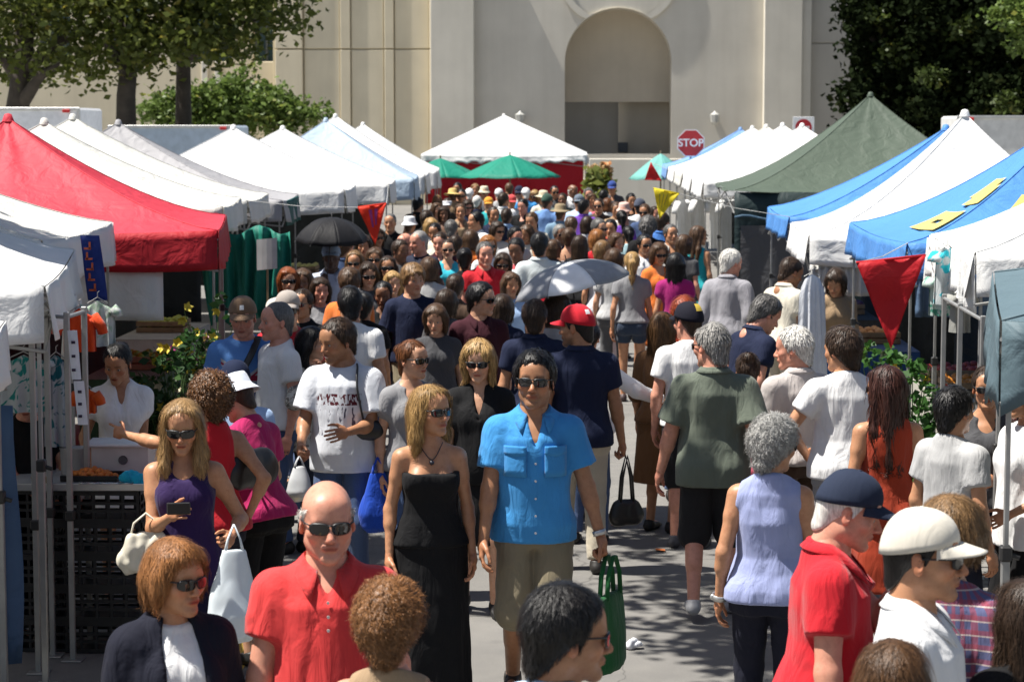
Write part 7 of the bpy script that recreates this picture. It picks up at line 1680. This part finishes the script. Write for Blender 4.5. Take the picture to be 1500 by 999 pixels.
# ---- stall tables with produce crates
wood = m_plain((.24, .16, .09), .8, name='crate_wood', var=.25, scale=12)
def produce_ball(c, r, mat, parent, name, seed):
    v, f = ball((0, 0, 0), 1.0, 7); o = link(name, _pb(name, r), mat, parent); o.location = c; return o
_PB = {}
def _pb(name, r):
    if (name, r) not in _PB: v, f = ball((0, 0, 0), r, 7); _PB[(name, r)] = (v, f)
    v, f = _PB[(name, r)]; return mesh_np(name, v, f)
def stall_table(label, c, L, D_, rz, cloth, crates, seed):
    """a cloth-covered table; crates: list of (fruit name, colour) for the boxes set out on it, each box a thing of its own"""
    t = empty('stall_table', c, rz, label, 'table', 'tables in the stalls')
    b = MB(); b.box((0, 0, .76), (L, D_, .03), bev=.005); b.build('table_top', wood, t)
    b = MB()
    def fn(u, v):
        q = u * 4; e = int(min(3, q)); f_ = q - e; C4 = [(-L / 2, -D_ / 2), (L / 2, -D_ / 2), (L / 2, D_ / 2), (-L / 2, D_ / 2)]; a, b2 = C4[e], C4[(e + 1) % 4]
        x, y = a[0] + (b2[0] - a[0]) * f_, a[1] + (b2[1] - a[1]) * f_; k_ = 1 + .02 + .03 * v * (1 + math.sin(u * 90 + seed)) ; return (x * k_, y * (1.03 + .05 * v * (1 + math.sin(u * 90 + seed))), .785 - .72 * v)
    b.sheet(fn, 96, 5); b.sheet(lambda u, v: ((u - .5) * L * 1.03, (v - .5) * D_ * 1.04, .787), 4, 4); o = b.build('table_cloth', cloth, t, smooth='all')
    for s in (-1, 1):
        for q in (-1, 1):
            m = MB(); m.box((s * (L / 2 - .06), q * (D_ / 2 - .06), .37), (.035, .035, .74)); m.build('leg', steel, t)
    rs = np.random.RandomState(seed); M4 = Matrix.Translation(c) @ Matrix.Rotation(rz, 4, 'Z')
    for j, (nm, colr, lab) in enumerate(crates):
        x = -L / 2 + (j + .5) * L / len(crates); w_ = min(.5, L / len(crates) - .06); d_ = D_ * .75; loc = M4 @ Vector((x, 0, .79)); cr = empty('produce_crate', loc, rz, lab, 'crate', 'produce crates on the stall tables')
        for (bx_, by_, sx_, sy_) in ((0, -d_ / 2, w_, .015), (0, d_ / 2, w_, .015), (-w_ / 2, 0, .015, d_), (w_ / 2, 0, .015, d_)):
            for z in (.03, .10): m = MB(); m.box((bx_, by_, z), (sx_ + (.015 if sx_ > .1 else 0), sy_, .055), bev=.003); m.build('slat', wood, cr)
        m = MB(); m.box((0, 0, .01), (w_, d_, .012)); m.build('base_board', wood, cr)
        v, f = ball((0, 0, 0), .042, 7); me = mesh_np(nm, v, f); fm = m_plain(colr, .4, name=nm + '_skin', var=.2, scale=12); me.materials.append(fm)
        nx, ny = max(2, int(w_ / .085)), max(2, int(d_ / .085))
        for a in range(nx):
            for q in range(ny):
                o = bpy.data.objects.new(nm, me); COL.objects.link(o); o.parent = cr; o.location = ((a + .5) / nx * w_ - w_ / 2 + rs.uniform(-.008, .008), (q + .5) / ny * d_ - d_ / 2 + rs.uniform(-.008, .008), .10 + rs.uniform(-.01, .035))
tc = lambda c, **k: m_cloth(c, **k)
def tin(key, off_in, along): # a point inside a tent, off_in metres from the aisle edge
    t, K, _ = TENTS[key]; a = K[0].lerp(K[1], along); n = (K[3] - K[0]).normalized(); p = a + n * off_in; return (p.x, p.y, 0)
for key, off_in, cl_, crs, lab in (
    ('R1', .75, (.02, .05, .05), [('lemon', (.6, .42, .03), 'crate of lemons in the right stall with the clipped shirts'), ('tomato', (.42, .03, .012), 'crate of tomatoes in the right stall with the clipped shirts')], 'dark clothed table under the right white tent'),
    ('R2', .8, (.35, .33, .28), [('orange', (.62, .22, .02), 'crate of oranges under the blue tent with letters'), ('apple', (.38, .04, .02), 'crate of apples under the blue tent with letters')], 'pale clothed table under the blue tent with yellow letters'),
    ('R3', .8, (.02, .06, .18), [('peach', (.62, .3, .12), 'crate of peaches under the white peaked tent')], 'blue clothed table under the white peaked tent'),
    ('R4', .8, (.05, .05, .05), [('plum', (.08, .015, .05), 'crate of plums under the plain blue tent')], 'black clothed table under the plain blue tent'),
    ('L3', .8, (.05, .10, .05), [('lime', (.16, .32, .03), 'crate of limes under the red tent')], 'green clothed table under the red tent'),
    ('L4', .8, (.35, .33, .30), [('pear', (.42, .45, .06), 'crate of pears under the first cream tent')], 'pale clothed table under the first cream tent'),
    ('L7', .8, (.03, .05, .14), [('melon', (.4, .38, .12), 'crate of melons under the big white tent')], 'navy clothed table under the big white tent')):
    c = tin(key, off_in, .5); side = -1 if key[0] == 'L' else 1
    stall_table(lab, c, 2.0, .7, R_(90), tc(cl_), crs, hash(key) % 97 if False else ord(key[1]) + 7)
# ------------------------------------------------------------------ the food table at the left
cx_, cy_ = at_z(140, 958, 0)[:2]
cm_ = m_plain((.010, .010, .011), .45, name='crate_plastic', var=.2)
def plastic_crate(label, x, y, z, w_=.50, d_=.36, h_=.20, rz=0.0):
    t = empty('plastic_crate', (x, y, z), rz, label, 'crate', 'black crates stacked under the food table')
    for s in (-1, 1):
        for (L_, fx) in ((w_, 0), (d_, 1)):
            m = MB()
            for zz, th in ((.012, .024), (.07, .018), (.115, .018), (.18, .034)):
                if fx == 0: m.box((0, s * d_ / 2, zz), (w_, .016, th))
                else: m.box((s * w_ / 2, 0, zz), (.016, d_ - .02, th))
            n = 7 if fx == 0 else 5
            for q in range(n):
                p = -L_ / 2 + L_ * q / (n - 1)
                if fx == 0: m.box((p * .97, s * (d_ / 2 - .004), .1), (.016, .02, .19))
                else: m.box((s * (w_ / 2 - .004), p * .9, .1), (.02, .016, .19))
            m.build('lattice_side', cm_, t)
    m = MB(); m.box((0, 0, .008), (w_ - .02, d_ - .02, .012)); m.build('crate_floor', cm_, t)
words = ('lowest', 'second from the ground', 'third from the ground', 'fourth from the ground', 'topmost')
for j in range(5):
    plastic_crate('black plastic crate, %s in the front stack under the food table' % words[j], cx_ + .01 * (j % 2), cy_ + .2, .004 + j * .196, .54)
    plastic_crate('black plastic crate, %s in the rear stack under the food table' % words[j], cx_ - .56, cy_ + .22 + .012 * (j % 2), .004 + j * .196)
ft = empty('food_table', (cx_ - .35, cy_ + .28, .985), R_(2), 'grey folding table board laid across the black crates', 'table')
b = MB(); b.box((0, 0, .02), (1.35, .62, .035), bev=.008); b.build('board', m_plain((.33, .34, .36), .4, name='board'), ft); b = MB(); b.box((0, -.312, .02), (1.35, .012, .042), bev=.003); b.build('edge_trim', steel2, ft)
TZ = 1.025
bx_ = at_z(172, 697, TZ); t = empty('food_bin', (bx_.x, cy_ + .45, TZ), .05, 'pale grey plastic bin with a round port on the food table', 'bin')
m = MB(); m.prism([(-.17, -.12), (.17, -.12), (.19, .12), (-.19, .12)], 0, .17); o = m.build('tub', m_plain((.50, .50, .48), .5, name='tub'), t); m = MB(); m.box((0, 0, .18), (.42, .29, .02), bev=.006); m.build('lid', m_plain((.62, .64, .66), .4, name='lid'), o)
m = MB(); m.lathe([(.0, 0), (.022, 0), (.028, .008), (.028, .0)], 16); m.v = [(p[0] + .02, -.121 - p[2], p[1] + .09) for p in m.v]; m.build('port', m_plain((.08, .08, .09), .5, name='port'), o)
q = at_z(140, 702, TZ); t = empty('food_tray', (q.x - .02, cy_ + .16, TZ), 0, 'black tray heaped with orange food on the food table', 'tray')
m = MB(); m.prism([(-.17, -.10), (.17, -.10), (.17, .10), (-.17, .10)], 0, .012); m.box((0, -.1, .02), (.34, .01, .03)); m.box((0, .1, .02), (.34, .01, .03)); m.build('tray_base', m_plain((.012, .012, .012), .4, name='tray'), t)
rs = np.random.RandomState(4); om = m_plain((.52, .15, .02), .6, name='fried_food', var=.35, scale=30)
for k in range(46):
    v, f = ball((0, 0, 0), 1, 6); v = v * rs.uniform(.014, .026, 3); r_ = math.sqrt(rs.rand()); a = rs.uniform(0, 6.28); me = mesh_np('food_piece', v, f)
    o = link('food_piece', me, om, t); o.location = (r_ * .14 * math.cos(a), r_ * .07 * math.sin(a), .02 + .045 * (1 - r_)); o.rotation_euler = rs.uniform(0, 3, 3)
q = at_z(115, 716, TZ); t = empty('foil_sheet', (q.x + .12, cy_ + .0, TZ + .003), .03, 'strip of shiny foil along the edge of the food table', 'foil')
m = MB(); m.sheet(lambda u, v: (-.16 + .32 * u, -.03 + .06 * v, .006 * math.sin(u * 30) * math.sin(v * 9)), 20, 4); o = m.build('sheet', m_plain((.6, .6, .58), .25, .8, name='foil'), t, smooth='all'); solid(o, .002)
q = at_z(190, 708, TZ); t = empty('cyan_cloth', (q.x, cy_ + .05, TZ), .4, 'crumpled bright cyan cloth at the end of the food table', 'cloth')
sdf_obj('folds', [('u', 0, ell((0, 0, .03), (.07, .05, .04))), ('u', .02, ell((.04, -.03, .0), (.05, .04, .05)))], .008, m_cloth((.01, .40, .60)), t, amp=.02, freq=40)
for (px, lab) in ((38, 'left small yellow pot of sauce on the food table'), (55, 'middle small yellow pot of sauce on the food table')):
    q = at_z(px, 716, TZ); t = empty('sauce_pot', (q.x, cy_ + .02, TZ), 0, lab, 'pot'); m = MB(); m.lathe([(.0, 0), (.022, 0), (.028, .035), (.024, .035), (.02, .01), (0, .01)], 14); o = m.build('pot', m_plain((.3, .2, .05), .4, name='pot'), t, smooth=True); m = MB(); m.lathe([(.0, .032), (.023, .03)], 12); m.build('sauce', m_plain((.5, .30, .03), .3, name='sauce'), o)
for (px, py, lab) in ((95, 662, 'left squat grey tub standing on the food table'), (108, 655, 'tall grey container standing on the food table')):
    q = at_z(px, 700, TZ); t = empty('container', (q.x, cy_ + .35, TZ), 0, lab, 'container'); m = MB(); m.lathe([(0, 0), (.055, 0), (.062, .15), (.066, .155), (.066, .165), (0, .17)], 18); m.build('tub', m_plain((.33, .33, .33), .5, name='tub2'), t, smooth=True)
# blue tarp at the left edge
a_ = at_y(0, 595, 11.4); t = empty('tarp', (a_.x, a_.y, 0), 0, 'faded blue tarp hanging at the left edge beside the food stall', 'tarp'); m = MB(); m.sheet(lambda u, v: (-.9 + .98 * u + .02 * math.sin(v * 5), .03 * math.sin(u * 20 + v), .25 + (a_.z - .25) * v), 30, 8); o = m.build('sheet', m_canopy((.07, .13, .24), .1, 'tarp_blue'), t, smooth='all'); solid(o, .004)
# ------------------------------------------------------------------ plants and flowers
def flower_pot(label, c, hgt, spread, nl, blooms, seed, leaf=(.03, .09, .015), cat='plant', name='potted_plant', ll=.10):
    rs = np.random.RandomState(seed); t = empty(name, c, 0, label, cat)
    m = MB(); m.lathe([(0, 0), (.11, 0), (.15, .24), (.16, .25), (.13, .25), (.12, .2), (0, .2)], 16); m.build('pot', m_plain((.26, .10, .05), .8, name='terracotta'), t, smooth=True)
    st = MB(); tips = []
    for k in range(nl):
        a = rs.uniform(0, 6.28); r_ = spread * math.sqrt(rs.rand()); e = Vector((r_ * math.cos(a), r_ * math.sin(a), .25 + hgt * rs.uniform(.45, 1))); tips.append(e); st.tube([(0, 0, .2), (e.x * .35, e.y * .35, .2 + (e.z - .2) * .6), e], [.008, .006, .003], 5)
    st.build('stem', m_plain((.05, .10, .02), .7, name='stem'), t)
    v, f, c3 = leaves([(np.array(p), (ll * .7, ll * .7, ll)) for p in tips] + [(np.array(p) * .6, (ll, ll, ll)) for p in tips], nl * 40, ll * .8, rs, clump=8, spread=ll * .45); link('foliage', mesh_np('foliage', v, f, False, c3), m_leaf(leaf, sc(leaf, 3.2)), t)
    for k, (bc, n) in enumerate(blooms):
        bm_ = m_plain(bc, .6, name='petal', var=.15)
        for q in range(n):
            p = tips[rs.randint(len(tips))] + Vector(rs.normal(size=3) * .04); fl = MB()
            for w_ in range(5):
                a = 2 * math.pi * w_ / 5; u = Vector((math.cos(a), -.5, math.sin(a))).normalized(); s_ = Vector((-math.sin(a), 0, math.cos(a)))
                fl.add([(0, 0, 0), tuple(u * .03 + s_ * .02), tuple(u * .055 - Vector((0, .01, 0))), tuple(u * .03 - s_ * .02)], [(0, 1, 2, 3)])
            o = fl.build('flower', bm_, t); o.location = p; o.rotation_euler = (rs.uniform(-.5, .5), 0, rs.uniform(-1, 1))
for (px, y, lab, bl, sd, hg) in ((252, 18.2, 'potted orchid with yellow and white flowers at the left under the red tent', [((.55, .42, .03), 9), ((.6, .57, .5), 4)], 1, 1.15), (285, 18.6, 'potted orchid with magenta flowers under the red tent', [((.35, .01, .16), 9), ((.5, .42, .05), 4)], 2, 1.25), (308, 18.9, 'tall potted orchid with yellow flowers beside the red tent pole', [((.55, .44, .05), 10), ((.5, .3, .33), 4)], 3, 1.35), (228, 18.0, 'leafy dark green potted plant under the red tent', [((.5, .45, .3), 2)], 4, 1.0),
    (1292, 18.0, 'leafy potted plant left of the big red pennant tip', [((.55, .5, .4), 4)], 5, 1.15), (1345, 17.4, 'flowering potted plant with a yellow bloom right of the big red pennant', [((.6, .40, .03), 6), ((.5, .05, .05), 3)], 6, 1.1), (1372, 14.9, 'bright green leafy plant between the right tent poles', [((.6, .22, .02), 5)], 7, .9)):
    q = at_y(px, 190, y); flower_pot(lab, (q.x, y, 0), hg, .26, 14, bl, sd, leaf=(.018, .05, .010) if px > 1250 else (.010, .028, .007))
q = at_z(1362, 735, .75); flower_pot('low pot of orange marigolds at the foot of the right stall', (q.x, q.y, .35), .3, .2, 12, [((.62, .2, .01), 22), ((.5, .08, .01), 8)], 9, leaf=(.02, .05, .01), ll=.08)
q = at_y(874, 240, 57); t = empty('pampas_plant', (q.x, 57, 0), 0, 'tall pampas grass with tan plumes right of the red-sided tent', 'plant'); rs = np.random.RandomState(3)
v, f, c3 = leaves([(np.array((0, 0, 1.4)), (.32, .3, .7)), (np.array((0, 0, .8)), (.3, .3, .8))], 900, .26, rs, clump=10, spread=.1); link('blades', mesh_np('blades', v, f, False, c3), m_leaf((.06, .10, .02), (.24, .27, .07)), t)
v, f, c3 = leaves([(np.array((rs.uniform(-.32, .32), 0, 2.05 + rs.uniform(-.15, .15))), (.10, .1, .22)) for k in range(6)], 500, .13, rs, clump=10, spread=.05); link('plumes', mesh_np('plumes', v, f, False, c3), m_leaf((.30, .19, .08), (.55, .38, .2)), t)
# ------------------------------------------------------------------ litter, and the street tree overhead whose shade falls on the asphalt
q = at_z(927, 943, .03); sdf_obj('crumpled_paper', [('u', 0, ell((0, 0, .03), (.05, .035, .03))), ('u', .01, ell((.04, .01, .02), (.03, .02, .018)))], .007, m_plain((.68, .70, .74), .7, name='tissue'), None, (q.x, q.y, 0), .3, amp=.02, freq=60, label='crumpled white paper lying on the street by the green tote', cat='paper')
rs = np.random.RandomState(11)
for k, (px, py, lab) in enumerate(((967, 806, 'single fallen orange leaf on the asphalt behind the tote'), (905, 770, 'single fallen brown leaf on the sunlit asphalt'))):
    q = at_z(px, py, .006); m = MB(); m.sheet(lambda u, v: ((u - .5) * .07 * math.sin(math.pi * (v * .9 + .05)), (v - .5) * .10, .006 + .012 * abs(u - .5)), 4, 6); o = m.build('fallen_leaf', m_plain((.42, .12, .03), .8, name='dry_leaf'), None, smooth='all', loc=(q.x, q.y, .002), rz=.7 + k); tag(o, lab, 'leaf'); solid(o, .002)
sd_ = lambda X, Y, z: (X - sun_dir.x / sun_dir.z * 0 + sun_dir.x * z / sun_dir.z, Y + sun_dir.y * z / sun_dir.z, z)
bl = [(sd_(.95, 13.2, 7.0), (.45, .7, .3)), (sd_(1.25, 12.2, 7.2), (.5, .6, .3)), (sd_(.85, 14.6, 7.1), (.45, .5, .3)), (sd_(.55, 16.4, 7.0), (.4, .7, .3)), (sd_(.9, 17.2, 7.3), (.5, .6, .3)), ((-7.5, 15.5, 7.6), (1.4, 1.4, .8)), ((-5.6, 15.2, 7.5), (1.0, 1.0, .5))]
tree('street tree left of the stalls whose branch shades the asphalt', (-10.2, 15.5, 0), (-9.6, 15.5, 6.4), .28, [(bl[0][0], .95), (bl[3][0], .95), ((-7.5, 15.5, 7.4), .9)], bl, 9000, .16, LMa, 21, spread=.16)

def display_frame(label, posts, y, ztop, group='metal display frames in the stalls'):
    P3 = [at_y(px, 190, yy) for px, yy in posts]; base = Vector((P3[0].x, P3[0].y, 0)); t = empty('display_frame', base, 0, label, 'frame', group); tops = []
    for p in P3:
        m = MB(); x, yy = p.x - base.x, p.y - base.y; m.box((x, yy, ztop * .5), (.032, .032, ztop), bev=.004); po = m.build('post', steel, t); tops.append(Vector((x, yy, ztop - .03)))
        m = MB(); m.box((x, yy, ztop * .42), (.055, .055, .06), bev=.008); m.build('clamp', blackp, po); m = MB(); m.box((x, yy, .006), (.12, .12, .01), bev=.003); m.build('foot_plate', steel, po)
    for a, b in zip(tops, tops[1:]): m = MB(); m.tube([a, b], .012, 8); m.build('cross_bar', steel, t)
display_frame('upright metal display frame behind the leftmost tent pole', ((40, 12.2), (62, 12.6), (92, 12.5), (118, 12.9)), 12.5, 2.05)
display_frame('upright metal display frame among the right tent poles', ((1388, 15.4), (1412, 14.6), (1446, 13.6)), 15, 1.95)
